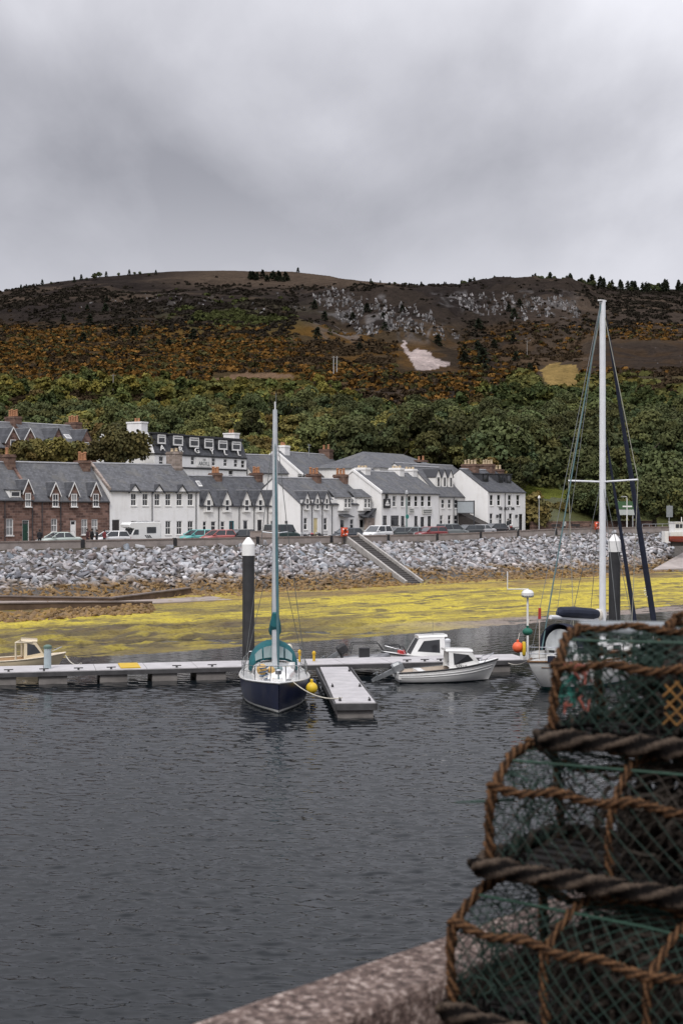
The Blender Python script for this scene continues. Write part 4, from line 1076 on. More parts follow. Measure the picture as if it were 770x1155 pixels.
def slip_and_ramp():
    # slipway ramp down the rock bank
    a = Vector(on_v(394.5, 122)).to_3d(); b = Vector(on_v(467, 108.0)).to_3d(); a.z = 5.3; b.z = .55
    d = (b-a); L = d.length; t = d.normalized(); s = Vector((t.y, -t.x, 0)).normalized(); n = s.cross(t).normalized()
    if n.z < 0: n = -n
    r = thing('boat_ramp', 'narrow dark ramp with pale side kerbs running down the rock bank to the weed', 'ramp', a)
    def slab(s0, s1, h0, h1, l0=0, l1=L):
        P = lambda l, q, h: t*l + s*q + n*h
        return [P(l0,s0,h0),P(l1,s0,h0),P(l1,s1,h0),P(l0,s1,h0),P(l0,s0,h1),P(l1,s0,h1),P(l1,s1,h1),P(l0,s1,h1)]
    MB().hexa(slab(-.85,.85,-.9,0)).build('ramp_bed', DWOOD, r)
    tr = MB()
    for i in range(26): tr.hexa(slab(-.84,.84,.004,.05,L*i/26+.1,L*i/26+.28))
    tr.build('tread', M('ramp_tread', (.05,.045,.042), .8, .3, 3), r)
    for k in (-1, 1): MB().hexa(slab(k*.85, k*1.10, -.9, .34) if k > 0 else slab(-1.10, -.853, -.9, .34)).build('kerb', M('kerb_concrete', (.34,.32,.30), .9, .25, 2), r)
    # old slipway walls on the left
    def wall(name, label, pts, th, z1s, h, mat):
        mb = MB()
        for i in range(len(pts)-1):
            p, q = Vector(pts[i]), Vector(pts[i+1]); nn = Vector((-(q-p).y, (q-p).x)).normalized()*th
            z0, z1 = z1s[i], z1s[i+1]
            mb.hexa([(*p,z0-h),(*q,z1-h),(*(q+nn),z1-h),(*(p+nn),z0-h),(*p,z0),(*q,z1),(*(q+nn),z1),(*(p+nn),z0)])
        o = thing(name, label, 'wall'); mb.build('wall', mat, o); 
        cb = MB()
        for i in range(len(pts)-1):
            p, q = Vector(pts[i]), Vector(pts[i+1]); nn = Vector((-(q-p).y, (q-p).x)).normalized()
            z0, z1 = z1s[i]+.004, z1s[i+1]+.004; p = p-nn*.06; q = q-nn*.06; n2 = nn*(th+.12)
            cb.hexa([(*p,z0),(*q,z1),(*(q+n2),z1),(*(p+n2),z0),(*p,z0+.1),(*q,z1+.1),(*(q+n2),z1+.1),(*(p+n2),z0+.1)])
        cb.build('coping', M('wet_slip_coping', (.15,.12,.105), .8, .3, 1), o)
    BRW = M('weedy_brown_wall', (.10,.065,.042), .9, .4, .8, bump=.4)
    wall('slipway_wall', 'low brown slipway wall kinked at the foot of the rock armour on the left', [on_v(-40,107.5), on_v(128,103.2), on_v(216,107.0)], .5, [1.30,.86,1.15], 1.4, BRW)
    wall('slipway_kerb', 'lower thin slipway kerb above the brown boulders on the left', [on_v(-40,103.0), on_v(60,101.8), on_v(172,100.2)], .4, [.95,.82,.62], .9, BRW)
    mb = MB(); q = [on_v(-40,103.5), on_v(150,100.9), on_v(262,100.4), on_v(240,104.5), on_v(135,103.1), on_v(-40,107.4)]
    zs = [.80,.52,.50,.56,.66,.95]
    mb.add([(x, y, z) for (x, y), z in zip(q, zs)] + [(x, y, z-.6) for (x, y), z in zip(q, zs)], [tuple(range(6)), *[(i, i+6, (i+1) % 6+6, (i+1) % 6) for i in range(6)]])
    tag(mb.build('slipway', M('worn_slip_concrete', (.27,.225,.20), .9, .25, .5, bump=.3)), kind='structure')
    # pale slip at the far right
    mb = MB(); q = [on_v(735,110.5), on_v(830,108), on_v(830,124), on_v(800,121)]
    zs = [.75, .9, 4.6, 4.2]
    mb.add([(x, y, z) for (x, y), z in zip(q, zs)] + [(x, y, z-2) for (x, y), z in zip(q, zs)], [(0,1,2,3), *[(i, i+4, (i+1) % 4+4, (i+1) % 4) for i in range(4)]])
    tag(mb.build('concrete_slip', M('pale_slip_concrete', (.33,.29,.27), .9, .2, .6, bump=.3)), kind='structure')
slip_and_ramp()

# ================================================================ cars
RUBBER = M('tyre_rubber', (.02,.02,.02), .85, .2); ALLOY = M('alloy_rim', (.42,.42,.43), .35, .1, 4, .8)
CGLASS = glass_mat('car_glass', (.035,.04,.045), .05); LAMP = M('lamp_lens', (.62,.62,.62), .15, .05); TAIL = M('tail_lens', (.35,.012,.012), .2, .1)
PLAST = M('black_plastic', (.025,.025,.027), .6, .15)
def paint(name, col, metal=.1):
    t = NT(name); f = t.noise(.9, 3, .5, t.obj()); t.set(t.ramp(f, [(.3, tuple(c*.93 for c in col)), (.7, tuple(min(1, c*1.05) for c in col))]), .28, metal, .5)
    t.b.inputs['Coat Weight'].default_value = .5; return t.m
def car(label, px, v, col, kind='hatch', head=1, group='cars parked along the harbour street', yaw=0):
    """head=1: nose to the right along the street"""
    x, y = on_v(px, v); u = UV(x, y)[0]
    r = thing('parked_car', label, 'car', (x, y, road_z(u)+.006), TH + (0 if head > 0 else PI) + yaw, group)
    L, hw, hb, hr = {'hatch': (3.95,.86,.92,1.47), 'sedan': (4.45,.88,.92,1.43), 'suv': (4.5,.93,1.05,1.72), 'estate': (4.55,.88,.94,1.48), 'jeep': (4.2,.9,1.12,1.95)}[kind]
    m = paint('car_paint', col)
    bon = {'hatch': .26, 'sedan': .28, 'suv': .27, 'estate': .27, 'jeep': .24}[kind]*L
    boot = {'hatch': .04, 'sedan': .2, 'suv': .04, 'estate': .03, 'jeep': .02}[kind]*L
    st = [(0, .42, hb-.30, .80), (.06, .30, hb-.10, .92), (.30, .22, hb, .98), (L*.35, .2, hb+.02, 1), (L*.6, .2, hb+.0, 1), (L-bon, .2, hb-.02, 1), (L-bon*.5, .2, hb-.10, .98), (L-.22, .22, hb-.20, .94), (L-.05, .30, hb-.30, .86), (L, .42, hb-.42, .76)]
    rings = []
    for (xx, zl, zt, k) in st:
        w = hw*k; rings.append([(xx-L/2, yy, zz) for yy, zz in ((-w*.9,zl),(-w,zl+.12),(-w,zt-.16),(-w*.94,zt-.04),(-w*.8,zt),(w*.8,zt),(w*.94,zt-.04),(w,zt-.16),(w,zl+.12),(w*.9,zl))])
    b = MB().loft(rings); 
    x0, x1 = -L/2+boot+.02, L/2-bon+.25; xr0, xr1 = x0+(.28 if kind in ('hatch','suv','estate') else .55 if kind == 'sedan' else .1), x1-(.85 if kind != 'jeep' else .35)
    zb = hb-.03; w0, w1 = hw*.93, hw*.74
    # roof and pillars in body colour, glazing as its own part
    b.hexa([(xr0-.05,-w1-.01,hr-.07),(xr1+.05,-w1-.01,hr-.07),(xr1+.05,w1+.01,hr-.07),(xr0-.05,w1+.01,hr-.07),(xr0+.08,-w1*.9,hr),(xr1-.15,-w1*.9,hr),(xr1-.15,w1*.9,hr),(xr0+.08,w1*.9,hr)])
    for sg in (-1, 1):
        for (xa, xb) in ((x0, xr0), (x1, xr1), ((x0*.55+x1*.45), (xr0*.52+xr1*.48))): b.tube([(xa, sg*w0*1.005, zb), (xb, sg*w1*1.02, hr-.05)], .045, 5)
    b.build('body', m, r, smooth=False)
    g = MB().hexa([(x0,-w0,zb),(x1,-w0,zb),(x1,w0,zb),(x0,w0,zb),(xr0,-w1,hr-.06),(xr1,-w1,hr-.06),(xr1,w1,hr-.06),(xr0,w1,hr-.06)]); g.build('window', CGLASS, r)
    for sx in (-1, 1):
        for sy in (-1, 1):
            cx = (-L/2+.75) if sx < 0 else (L/2-.82); wy = sy*(hw-.10)
            ty = MB(); ty.tube([(cx, wy-.1, .32), (cx, wy+.12 if sy > 0 else wy+.08, .32)], .32, 16); wobj = ty.build('wheel', RUBBER, r)
            MB().tube([(cx, sy*(hw+.01), .32), (cx, sy*(hw+.035), .32)], .2, 12).build('rim', ALLOY, wobj)
    for sy in (-1, 1):
        MB().box(L/2-.16, L/2+.0, sy*hw*.62-.17, sy*hw*.62+.17, hb-.40, hb-.26).build('headlight', LAMP, r)
        MB().box(-L/2-.01, -L/2+.12, sy*hw*.70-.12, sy*hw*.70+.12, hb-.32, hb-.10).build('tail_light', TAIL, r)
        MB().box(L/2-bon-.05, L/2-bon+.1, sy*(hw+.1)-.08, sy*(hw+.1)+.08, hb+.0, hb+.13).build('mirror', m, r)
    MB().box(L/2-.08, L/2+.02, -hw*.5, hw*.5, .33, .5).build('grille', PLAST, r)
    MB().box(L/2+.021, L/2+.03, -.26, .26, .40, .51).build('number_plate', TRIMW, r)
    return r
car('pale silver green saloon parked before the brown stone cottages', 67, 126.0, (.46,.52,.48), 'sedan', -1)
car('small white hatchback tucked behind the motorhome beside the standing group', 125, 127.0, (.66,.66,.66), 'hatch', -1)
car('bright turquoise hatchback parked before the long white house', 222, 127.8, (.10,.40,.38), 'hatch', -1)
car('faded red hatchback with a wide pale windscreen next to the turquoise one', 246, 126.0, (.42,.12,.11), 'hatch', -1)
car('low black hatchback just left of the raised pinkish wall', 270, 126.0, (.03,.033,.035), 'hatch', -1)
car('dark green boxy off road car standing behind the raised pinkish wall', 318, 128.0, (.035,.06,.058), 'jeep', 1)
car('dark blue grey hatchback behind the orange lifebuoy', 391, 127, (.035,.042,.055), 'hatch', -1)
car('bright white off road car parked before the gable of the inn', 425, 126.2, (.75,.75,.75), 'suv', -1, yaw=.25)
car('dark grey estate car under the ship sign of the inn', 447, 127, (.075,.085,.085), 'estate', -1)
car('silver grey hatchback beside the green lamp post', 463, 127, (.20,.225,.23), 'hatch', -1)
car('dark red estate car before the fascia signs of the inn', 485, 125.6, (.22,.03,.032), 'estate', -1)
car('tall steel grey off road car right of the dark red estate', 509, 126.5, (.19,.205,.205), 'suv', 1)
car('charcoal estate car below the framed board', 527, 127, (.06,.064,.067), 'estate', -1)
car('light silver saloon nearest the tall white end house', 541, 127.5, (.40,.40,.41), 'sedan', -1)
car('black hatchback last in the row under the end house windows', 556, 128.5, (.03,.03,.033), 'hatch', -1)

def motorhome():
    x, y = on_v(157, 127.5); r = thing('motorhome', 'white motorhome with an overcab bulge parked before the long white house', 'motorhome', (x, y, road_z(UV(x, y)[0])), TH+PI)
    m = paint('motorhome_white', (.74,.74,.72), 0)
    prof = [(-2.7,.45),(2.75,.45),(2.85,.9),(2.6,1.12),(1.75,1.25),(1.35,1.95),(2.1,2.15),(2.2,2.45),(1.9,2.72),(-2.4,2.78),(-2.7,2.6)]
    rings = []
    for yy, k in ((-1.08,.96),(-1.0,1),(1.0,1),(1.08,.96)): rings.append([(p[0]*k, yy, 1.6+(p[1]-1.6)*k) for p in prof])
    MB().loft(rings).build('body', m, r)
    MB().hexa([(1.75,-.95,1.24),(1.8,-.95,1.24),(1.8,.95,1.24),(1.75,.95,1.24),(1.36,-.9,1.93),(1.42,-.9,1.95),(1.42,.9,1.95),(1.36,.9,1.93)]).xf(Matrix.Translation((.03,0,.02))).build('windscreen', CGLASS, r)
    for sy in (-1, 1):
        y0 = sy*1.085
        MB().prism([(.75,1.25),(1.6,1.25),(1.3,1.85),(.75,1.85)], min(y0, y0+sy*.03), max(y0, y0+sy*.03)).build('cab_window', CGLASS, r)
        MB().box(-1.9,-.5,min(y0, y0+sy*.03),max(y0, y0+sy*.03),1.4,2.15).build('side_window', CGLASS, r)
        st = MB()
        for k in range(3): st.prism([(-1.3+.3*k,.8),(-1.1+.3*k,.8),(-.75+.3*k,1.15),(-.95+.3*k,1.15)], min(y0, y0+sy*.012), max(y0, y0+sy*.012))
        st.build('side_stripe', PLAST, r)
        MB().box(2.6,2.8,sy*.8-.15,sy*.8+.15,.85,1.03).build('headlight', LAMP, r)
        for cx in (-1.5, 1.75):
            w = MB(); w.tube([(cx, sy*.85, .36), (cx, sy*1.1, .36)], .36, 16); wo = w.build('wheel', RUBBER, r); MB().tube([(cx, sy*1.1, .36), (cx, sy*1.12, .36)], .2, 10).build('rim', ALLOY, wo)
    MB().box(-1.6,.4,-.5,.5,2.78,2.86).build('roof_vent', GALV, r); r.scale = (.8, .82, .85)
motorhome()

# ================================================================ people
def person(label, px, v, jacket, trouser, facing=0, z=None, arm=0, group=None, scale=1.0, base=.006):
    x, y = on_v(px, v); zz = road_z(UV(x, y)[0])+base if z is None else z
    SK = M('skin', (.42,.26,.19), .6, .08); J = M('jacket_%d' % (hash(jacket) % 9999), jacket, .8, .25, 6); T = M('trouser_%d' % (hash(trouser) % 9999), trouser, .85, .2, 6); HA = M('dark_hair', (.03,.022,.018), .7, .2); SH = M('shoe', (.03,.028,.026), .6)
    mb = MB()
    def cap(a, b, r0, r1, n=9):
        a, b = Vector(a), Vector(b); mb.tube([a+(a-b).normalized()*r0*.6, a, b, b+(b-a).normalized()*r1*.6], [r0*.6, r0, r1, r1*.6], n)
    for s in (-1, 1):
        cap((0, s*.10, .90), (.02, s*.105, .50), .095, .065); cap((.02, s*.105, .50), (-.02, s*.11, .09), .065, .045)
        cap((-.05, s*.11, .045), (.15, s*.13, .04), .05, .04)
        el = (-.03+.04*arm, s*.25, 1.13); ha = (.06+.12*arm, s*.25, .90+.12*arm)
        cap((0, s*.19, 1.42), el, .062, .046); cap(el, ha, .046, .034); cap(ha, (ha[0]+.03, ha[1], ha[2]-.13), .042, .026)
    mb.loft([[(c*math.cos(2*PI*k/12)*1.0, w*math.sin(2*PI*k/12), z_) for k in range(12)] for z_, c, w in ((.84,.10,.165),(.95,.125,.18),(1.1,.115,.165),(1.28,.13,.19),(1.42,.115,.20),(1.50,.07,.10))])
    cap((0,0,1.46), (.015,0,1.58), .058, .055); mb.ball((.02,0,1.665), .098, 12, sz=1.22); mb.ball((.118,0,1.65), .022, 6)
    o = mb.build('person', [T, J, SK, SH]); md = o.modifiers.new('r', 'REMESH'); md.mode = 'VOXEL'; md.voxel_size = .026; sm_ = o.modifiers.new('s', 'SMOOTH'); sm_.iterations = 3; sm_.factor = .5
    dg = bpy.context.evaluated_depsgraph_get(); me = bpy.data.meshes.new_from_object(o.evaluated_get(dg)); old = o.data; o.modifiers.clear(); o.data = me; bpy.data.meshes.remove(old)
    me.materials.clear()
    for m_ in (T, J, SK, SH): me.materials.append(m_)
    for p in me.polygons:
        c = p.center; hand = abs(c.y) > .19 and c.z < .93+.12*arm
        p.material_index = 3 if c.z < .10 else 2 if (c.z > 1.52 or hand) else 1 if c.z > .86 else 0
        p.use_smooth = True
    o.location = (x, y, zz); o.rotation_euler.z = facing; o.scale = (scale,)*3
    tag(o, label, 'person', group)
    h = MB(); prof = [(.104*math.sin(PI*(.5+.5*i/6))+.002, .128*-math.cos(PI*(.5+.5*i/6))) for i in range(7)]
    h.lathe(prof, 12, (.005,0,1.675)); h.lathe([(.09,-.09),(.107,-.02),(.104,.02)], 12, (-.03,0,1.675)); h.build('hair', HA, o, smooth=True)
    return o
person('person in black standing alone by the green door of the brown cottage', 45, 124, (.02,.02,.024), (.02,.02,.025), 2.2)
person('person in a dark maroon coat at the left of the standing group', 99, 124, (.05,.018,.02), (.025,.022,.025), .6)
person('person in a black jacket in the middle of the standing group', 104, 124.4, (.018,.018,.02), (.03,.03,.035), 2.6)
person('person in a charcoal coat at the right of the dark group', 109.5, 124, (.03,.03,.034), (.02,.02,.022), 2.9, scale=.95)
person('person in a dark red jacket beside the small white hatchback', 118, 124, (.17,.03,.035), (.04,.04,.05), .9, scale=.94)
person('person in dark clothes walking past the white end house', 572.5, 132.5, (.03,.034,.036), (.03,.03,.035), .7, base=.112)
person('person in a pale jacket standing near the lifebuoy post on the right', 636, 126, (.42,.42,.40), (.05,.05,.06), 2.0)

# ================================================================ street furniture
def post(name, label, cat, px, v, z, parts):
    x, y = on_v(px, v); r = thing(name, label, cat, (x, y, z if z is not None else road_z(UV(x, y)[0])), TH)
    for nm, mb, m in parts: mb.build(nm, m, r)
    return r
ORANGE = M('lifebuoy_orange', (.62,.09,.035), .55, .12)
def ring(R_, r_, n=20): return MB().tube([(R_*math.cos(2*PI*k/n), 0, R_*math.sin(2*PI*k/n)) for k in range(n)], r_, 8, closed=True)
def lifebuoy(label, px, v, zc):
    rg = ring(.36, .11).xf(Matrix.Translation((0, -.16, zc))); bd = MB()
    for k in range(4):
        a = PI/4+k*PI/2; bd.tube([(.36*math.cos(a-.12), -.16, zc+.36*math.sin(a-.12)), (.36*math.cos(a+.12), -.16, zc+.36*math.sin(a+.12))], .118, 8)
    post('lifebuoy_stand', label, 'lifebuoy', px, v, None, [('post', MB().box(-.05,.05,-.05,.05,-.1,zc+.5), DARKG), ('back_board', MB().box(-.48,.48,-.048,-.02,zc-.5,zc+.5), M('orange_board', (.50,.075,.03), .6, .1)), ('ring', rg, ORANGE), ('band', bd, TRIMW)])
lifebuoy('orange lifebuoy on its board at the top of the ramp', 388, 121.0, 1.15)
lifebuoy('orange lifebuoy on its board seen between the shrouds of the right hand yacht', 672.5, 121.0, 1.0)
post('street_lamp', 'green lamp post with a round bracket sign before the inn', 'lamp post', 458.3, 128.5, None, [('pole', MB().tube([(0,0,-.1),(0,0,1.2),(0,0,5.0)], [.09,.07,.05], 8), M('green_post_paint', (.03,.14,.12), .5)), ('lantern', MB().lathe([(.05,5.35),(.2,5.5),(.16,5.8),(.03,5.95)], 8), GALV), ('sign_disc', MB().tube([(0,-.1,2.7),(0,-.14,2.7)], .28, 14), M('green_disc', (.03,.20,.17), .5))])
post('street_lamp', 'tall white lamp post behind the right hand yacht mast', 'lamp post', 706.5, 124, None, [('pole', MB().tube([(0,0,-.1),(0,0,2),(0,0,4.6),(-.1,0,4.8),(-.7,0,4.85)], [.09,.08,.06,.05,.04], 8), M('pale_lamp_paint', (.62,.62,.60), .5)), ('lamp_head', MB().box(-1.1,-.6,-.1,.1,4.78,4.91), GALV)])
post('street_lamp', 'slim grey lamp post on the pavement by the grass bank', 'lamp post', 607.5, 133, None, [('pole', MB().tube([(0,0,-.1),(0,0,3),(0,0,4.6)], [.08,.06,.05], 8), GALV), ('lantern', MB().lathe([(.06,4.5),(.18,4.65),(.14,4.9),(.02,5.0)], 8), TRIMW)])
def board():
    x, y = on_v(705, 127); r = thing('information_board', 'green and white information board on two legs beside the road', 'sign board', (x, y, road_z(UV(x, y)[0])), TH-.5)
    for s in (-1.05, 1.05): MB().box(s-.06, s+.06, -.06, .06, -.2, 4.25).build('leg', GALV, r)
    MB().box(-1.3, 1.3, -.12, -.064, 2.3, 3.05).build('lower_panel', M('pale_sign_panel', (.42,.45,.43), .5, .1), r)
    MB().box(-1.3, 1.3, -.12, -.064, 3.1, 4.2).build('upper_panel', M('green_sign_panel', (.05,.11,.05), .5, .1), r)
    MB().box(-.5, .9, -.135, -.124, 3.4, 3.6).build('pale_strip', TRIMW, r)
board()
post('road_sign', 'grey back of a square road sign on a pole at the far right', 'road sign', 754, 124, None, [('pole', MB().tube([(0,0,-.3),(0,0,3.7)], .06, 8), GALV), ('panel', MB().box(-.7,.7,-.1,-.06,2.0,3.6), M('sign_back', (.25,.27,.28), .5, .12))])
def railing():
    a = Vector(on_v(724, 123.5)); b = Vector(on_v(775, 123.5)); L = (b-a).length; r = thing('guard_rail', 'grey tubular guard rail at the top of the far right bank', 'railing', (a.x, a.y, road_z(200)), math.atan2((b-a).y, (b-a).x))
    for z in (.55, 1.05): MB().tube([(0,0,z),(L,0,z)], .035, 6).build('rail', GALV, r)
    for i in range(8): MB().tube([(L*i/7,0,-.3),(L*i/7,0,1.05)], .04, 6).build('rail_post', GALV, r)
railing()
BENCH = None
def bench(px, v, label):
    x, y = on_v(px, v); r = thing('park_bench', label, 'bench', (x, y, road_z(UV(x, y)[0])+.11), TH)
    MB().box(-.9,.9,-.25,.2,.42,.47).build('seat', DWOOD, r); MB().box(-.9,.9,.2,.26,.55,.95).build('backrest', DWOOD, r)
    for s in (-.75,.75): MB().box(s-.04,s+.04,-.25,.25,0,.418).build('leg', DARKG, r)
bench(628, 132, 'dark bench on the pavement in front of the grass bank'); bench(650, 131.5, 'dark bench further right beside the low roadside wall')
def lowwall():
    a = Vector(on_v(598, 141)); b = Vector(on_v(735, 139)); d = b-a; L = d.length
    r = thing('roadside_wall', 'low brown stone wall along the foot of the grass bank', 'wall', (a.x, a.y, road_z(170)), math.atan2(d.y, d.x)); MB().box(0, L, -.2, .2, -.4, 1.15).build('wall', STONE, r); MB().box(-.02, L, -.25, .25, 1.153, 1.3).build('coping', CSTONE, r)
lowwall()
def motorbike(label, px, v, rz, col):
    x, y = on_v(px, v); r = thing('motorcycle', label, 'motorcycle', (x, y, road_z(UV(x, y)[0])+.006), rz, 'motorcycles parked on the street')
    for cx in (-.7, .72):
        w = MB().tube([(cx+.27*math.cos(2*PI*k/14), 0, .32+.27*math.sin(2*PI*k/14)) for k in range(14)], .06, 6, closed=True).build('wheel', RUBBER, r); MB().tube([(cx,-.05,.32),(cx,.05,.32)], .14, 8).build('rim', ALLOY, w)
    MB().hexa([(-.3,-.14,.3),(.35,-.14,.3),(.35,.14,.3),(-.3,.14,.3),(-.35,-.12,.7),(.3,-.12,.75),(.3,.12,.75),(-.35,.12,.7)]).build('engine', PLAST, r)
    MB().ball((.2,0,.85), .2, 10, sz=.8).build('tank', paint('bike_paint', col), r); MB().hexa([(-.85,-.12,.78),(0,-.14,.74),(0,.14,.74),(-.85,.12,.78),(-.85,-.1,.88),(0,-.12,.82),(0,.12,.82),(-.85,.1,.88)]).build('saddle', PLAST, r)
    MB().tube([(.72,0,.32),(.5,0,1.0),(.42,-.35,1.05)], .03, 6).tube([(.5,0,1.0),(.42,.35,1.05)], .03, 6).build('fork', GALV, r); MB().ball((.62,0,.92), .1, 8).build('headlight', LAMP, r)
for i, (p, c, l) in enumerate(((345, (.25,.25,.26), 'silver tanked motorcycle next to the dark green off road car'), (353.5, (.3,.03,.03), 'red tanked motorcycle below the small dormers of the gable ended house'), (361.5, (.03,.03,.03), 'black motorcycle right of the pale yellow door'), (563, (.04,.04,.045), 'dark grey motorcycle left of the walking person'), (577.5, (.2,.02,.02), 'dark red motorcycle right of the walking person'))):
    motorbike(l, p, 125 if i < 3 else 129.5, TH+1.9, c)
# ================================================================ pontoons and piles
DECK = M('pontoon_deck', (.40,.385,.39), .8, .14, 1.4, bump=.15); FENDER = M('pontoon_fender', (.06,.058,.06), .8, .3, 2); FLOATC = M('float_concrete', (.19,.175,.165), .9, .3, 1.2, bump=.3)
DECKZ = .62
def pontoon():
    a = Vector(((-70-CX)/F*67, 67)); b = Vector(((597-CX)/F*73.5, 73.5)); d = (b-a).normalized(); n = Vector((-d.y, d.x)); L = (b-a).length
    rz = math.atan2(d.y, d.x)
    r = thing('pontoon', 'long pale decked floating pontoon running across the harbour from the left', 'pontoon', (a.x, a.y, 0), rz)
    Wd = 2.7; dk = MB(); px = 0; m = int(L/2.4)
    for i in range(m):
        x0, x1 = L*i/m+.012, L*(i+1)/m-.012; dk.box(x0, x1, 0, Wd, DECKZ-.1, DECKZ)
    dk.build('deck', DECK, r)
    MB().box(0, L, -.09, -.004, DECKZ-.24, DECKZ-.04).box(0, L, Wd+.004, Wd+.09, DECKZ-.24, DECKZ-.04).box(0, L, .1, Wd-.1, DECKZ-.22, DECKZ-.103).build('fender', FENDER, r)
    def lx(px): al = (px-CX)/F; return (al*a.y-a.x)/(d.x-al*d.y)
    for px0, px1 in ((-60,-30),(-10,18.5),(44,76),(113,144),(172,200),(222,255),(500,530),(540,575)):
        MB().box(lx(px0), lx(px1), .02, Wd-.02, -.35, DECKZ-.243).build('float', FLOATC, r)
    for px in (10,50,89,126,200,240,460,480,498,540):
        x = lx(px); c = MB(); c.box(x-.05,x+.05,.15,.25,DECKZ,DECKZ+.07); c.tube([(x-.22,.2,DECKZ+.1),(x+.22,.2,DECKZ+.1)], .03, 6); c.build('cleat', FENDER, r)
    MB().box(lx(137), lx(159.5), .35, 2.45, DECKZ+.004, DECKZ+.05).build('grating', M('yellow_panel', (.50,.33,.025), .7, .15), r)
    f0 = a + d*lx(372); return a, d, n, r
PA, PD, PN, PR = pontoon()
def finger():
    # finger berth reaching towards the quay
    e = Vector(((401-CX)/F*57.2, 57.2)); s = Vector(((376.5-CX)/F*70.0, 70.0)); d = (e-s).normalized(); L = (e-s).length
    r = thing('finger_pontoon', 'short pale finger pontoon beside the blue yacht', 'pontoon', (s.x, s.y, 0), math.atan2(d.y, d.x))
    dk = MB(); m = 9
    for i in range(m):
        w0, w1 = .68+.12*i/m, .68+.12*(i+1)/m; x0, x1 = L*i/m+.01, L*(i+1)/m-.01
        dk.hexa([(x0,-w0,DECKZ-.1),(x1,-w1,DECKZ-.1),(x1,w1,DECKZ-.1),(x0,w0,DECKZ-.1),(x0,-w0,DECKZ),(x1,-w1,DECKZ),(x1,w1,DECKZ),(x0,w0,DECKZ)])
    dk.build('deck', DECK, r)
    MB().box(0, L+.06, -.88, -.79, DECKZ-.3, DECKZ-.04).box(0, L+.06, .81, .89, DECKZ-.3, DECKZ-.04).box(L+.004, L+.09, -.787, .807, DECKZ-.3, DECKZ-.04).build('fender', FENDER, r)
    MB().box(L-2.6, L-.06, -.72, .72, -.35, DECKZ-.103).build('float', FLOATC, r); MB().box(.5, 2.6, -.6, .6, -.35, DECKZ-.103).build('float', FLOATC, r); MB().box(5, 7, -.6, .6, -.35, DECKZ-.103).build('float', FLOATC, r)
    for x, y in ((L-.5,-.6),(L-.5,.6),(L-5,-.6),(L-5,.6),(2,.6)):
        c = MB(); c.box(x-.05,x+.05,y-.05,y+.05,DECKZ,DECKZ+.08); c.tube([(x-.2,y,DECKZ+.11),(x+.2,y,DECKZ+.11)], .03, 6); c.build('cleat', FENDER, r)
finger()
PILE = M('tarred_steel_pile', (.028,.028,.03), .6, .35, 1.2, bump=.3)
def pile(label, px, d, ytop, w):
    p = W(px, ytop, d); r = thing('mooring_pile', label, 'pile', (p.x, p.y, 0)); R_ = w/2
    MB().tube([(0,0,-1.5),(0,0,p.z-.95)], R_, 20).build('shaft', PILE, r, smooth=False)
    MB().lathe([(R_+.03,p.z-.95),(R_+.03,p.z-.36),(R_-.04,p.z-.26),(.12,p.z-.05),(.05,p.z)], 20).build('cap', TRIMW, r)
    return r
pile('tall black mooring pile with a white conical cap left of the blue yacht', 280.2, 73.6, 606, .62)
pile('tall black mooring pile with a white conical cap behind the right hand yacht mast', 692.5, 76.2, 602.5, .62)
def bollard(label, px, y0, y1, d, w, mat, cap=None):
    p = W(px, y0, d); q = W(px, y1, d); r = thing('pontoon_post', label, 'post', (q.x, q.y, q.z)); h = p.z-q.z
    MB().lathe([(w/2,0),(w/2,h-.1),(w/2-.03,h-.05)], 12).build('shaft', mat, r); MB().lathe([(w/2+.03,h-.12),(w/2+.03,h-.01),(w/4,h+.06)], 12).build('cap', cap or mat, r)
PGREY = M('service_post_grey', (.36,.42,.44), .5, .12)
bollard('grey green service post on the pontoon beside the tan cabin boat', 54, 728.5, 761, 69.3, .36, PGREY, M('service_cap', (.10,.16,.13), .6))
bollard('pale grey service post on the pontoon behind the white cabin boat', 504.5, 721.5, 746, 73.6, .27, M('pale_post', (.50,.51,.53), .5, .1))
YEL = M('yellow_post_paint', (.58,.36,.02), .5, .15)
bollard('slim yellow post on the pontoon just right of the blue yacht', 338, 734, 747, 72.2, .13, YEL)
bollard('slim yellow post on the pontoon above the root of the finger', 354, 735.5, 748, 72.6, .13, YEL)

# ================================================================ boats
def hullmesh(L, B, s0, s1, draft=.35, tr=.8, rake=.5, fullness=.42, n=26, flare=1.0, sag=.12, can=False, stripe=None, sec=.5):
    """hull with stern at x=0, bow at x=L; returns mesh builder, sheer function"""
    def beam(t):
        if can and t < fullness: f = (1-((fullness-t)/fullness)**2.4)
        elif t < fullness: f = tr + (1-tr)*math.sin(PI/2*t/fullness)
        else: f = 1-((t-fullness)/(1-fullness))**2.3
        return max(.012, B/2*f)
    def sheer(t): return s0 + (s1-s0)*t - sag*math.sin(PI*t) + .06*max(0, t-.7)
    mb = MB(); m = 9; rings = []
    zsamp = [0, .12, .28, .44, .5, .6, .75, .9, 1.0]
    for i in range(n+1):
        t = i/n; b = beam(t); zs = sheer(t); zk = -draft*(1-max(0, (t-.6)/.4)**2*.6) * (1-.5*max(0, (.2-t)/.2))
        side = []
        for q in range(m):
            z = zk + (zs-zk)*(q/(m-1))**1.0
            fr = q/(m-1); y = b*min(1, (math.sin(PI/2*fr**sec))**.8*(1-.10*flare*(1-fr)*(t)))
            if t > fullness: y *= (fr**(.65*flare*((t-fullness)/(1-fullness))**1.5))
            x = L*t - rake*(1-fr)*max(0, (t-.55)/.45)**2 + (1.7*(1-fr)**1.3*max(0, (.35-t)/.35)**2 if can else .12*(1-fr)*(t < .01))
            side.append((x, y, z))
        rings.append([(p[0], -p[1], p[2]) for p in reversed(side)] + side[1:])
    return rings, beam, sheer
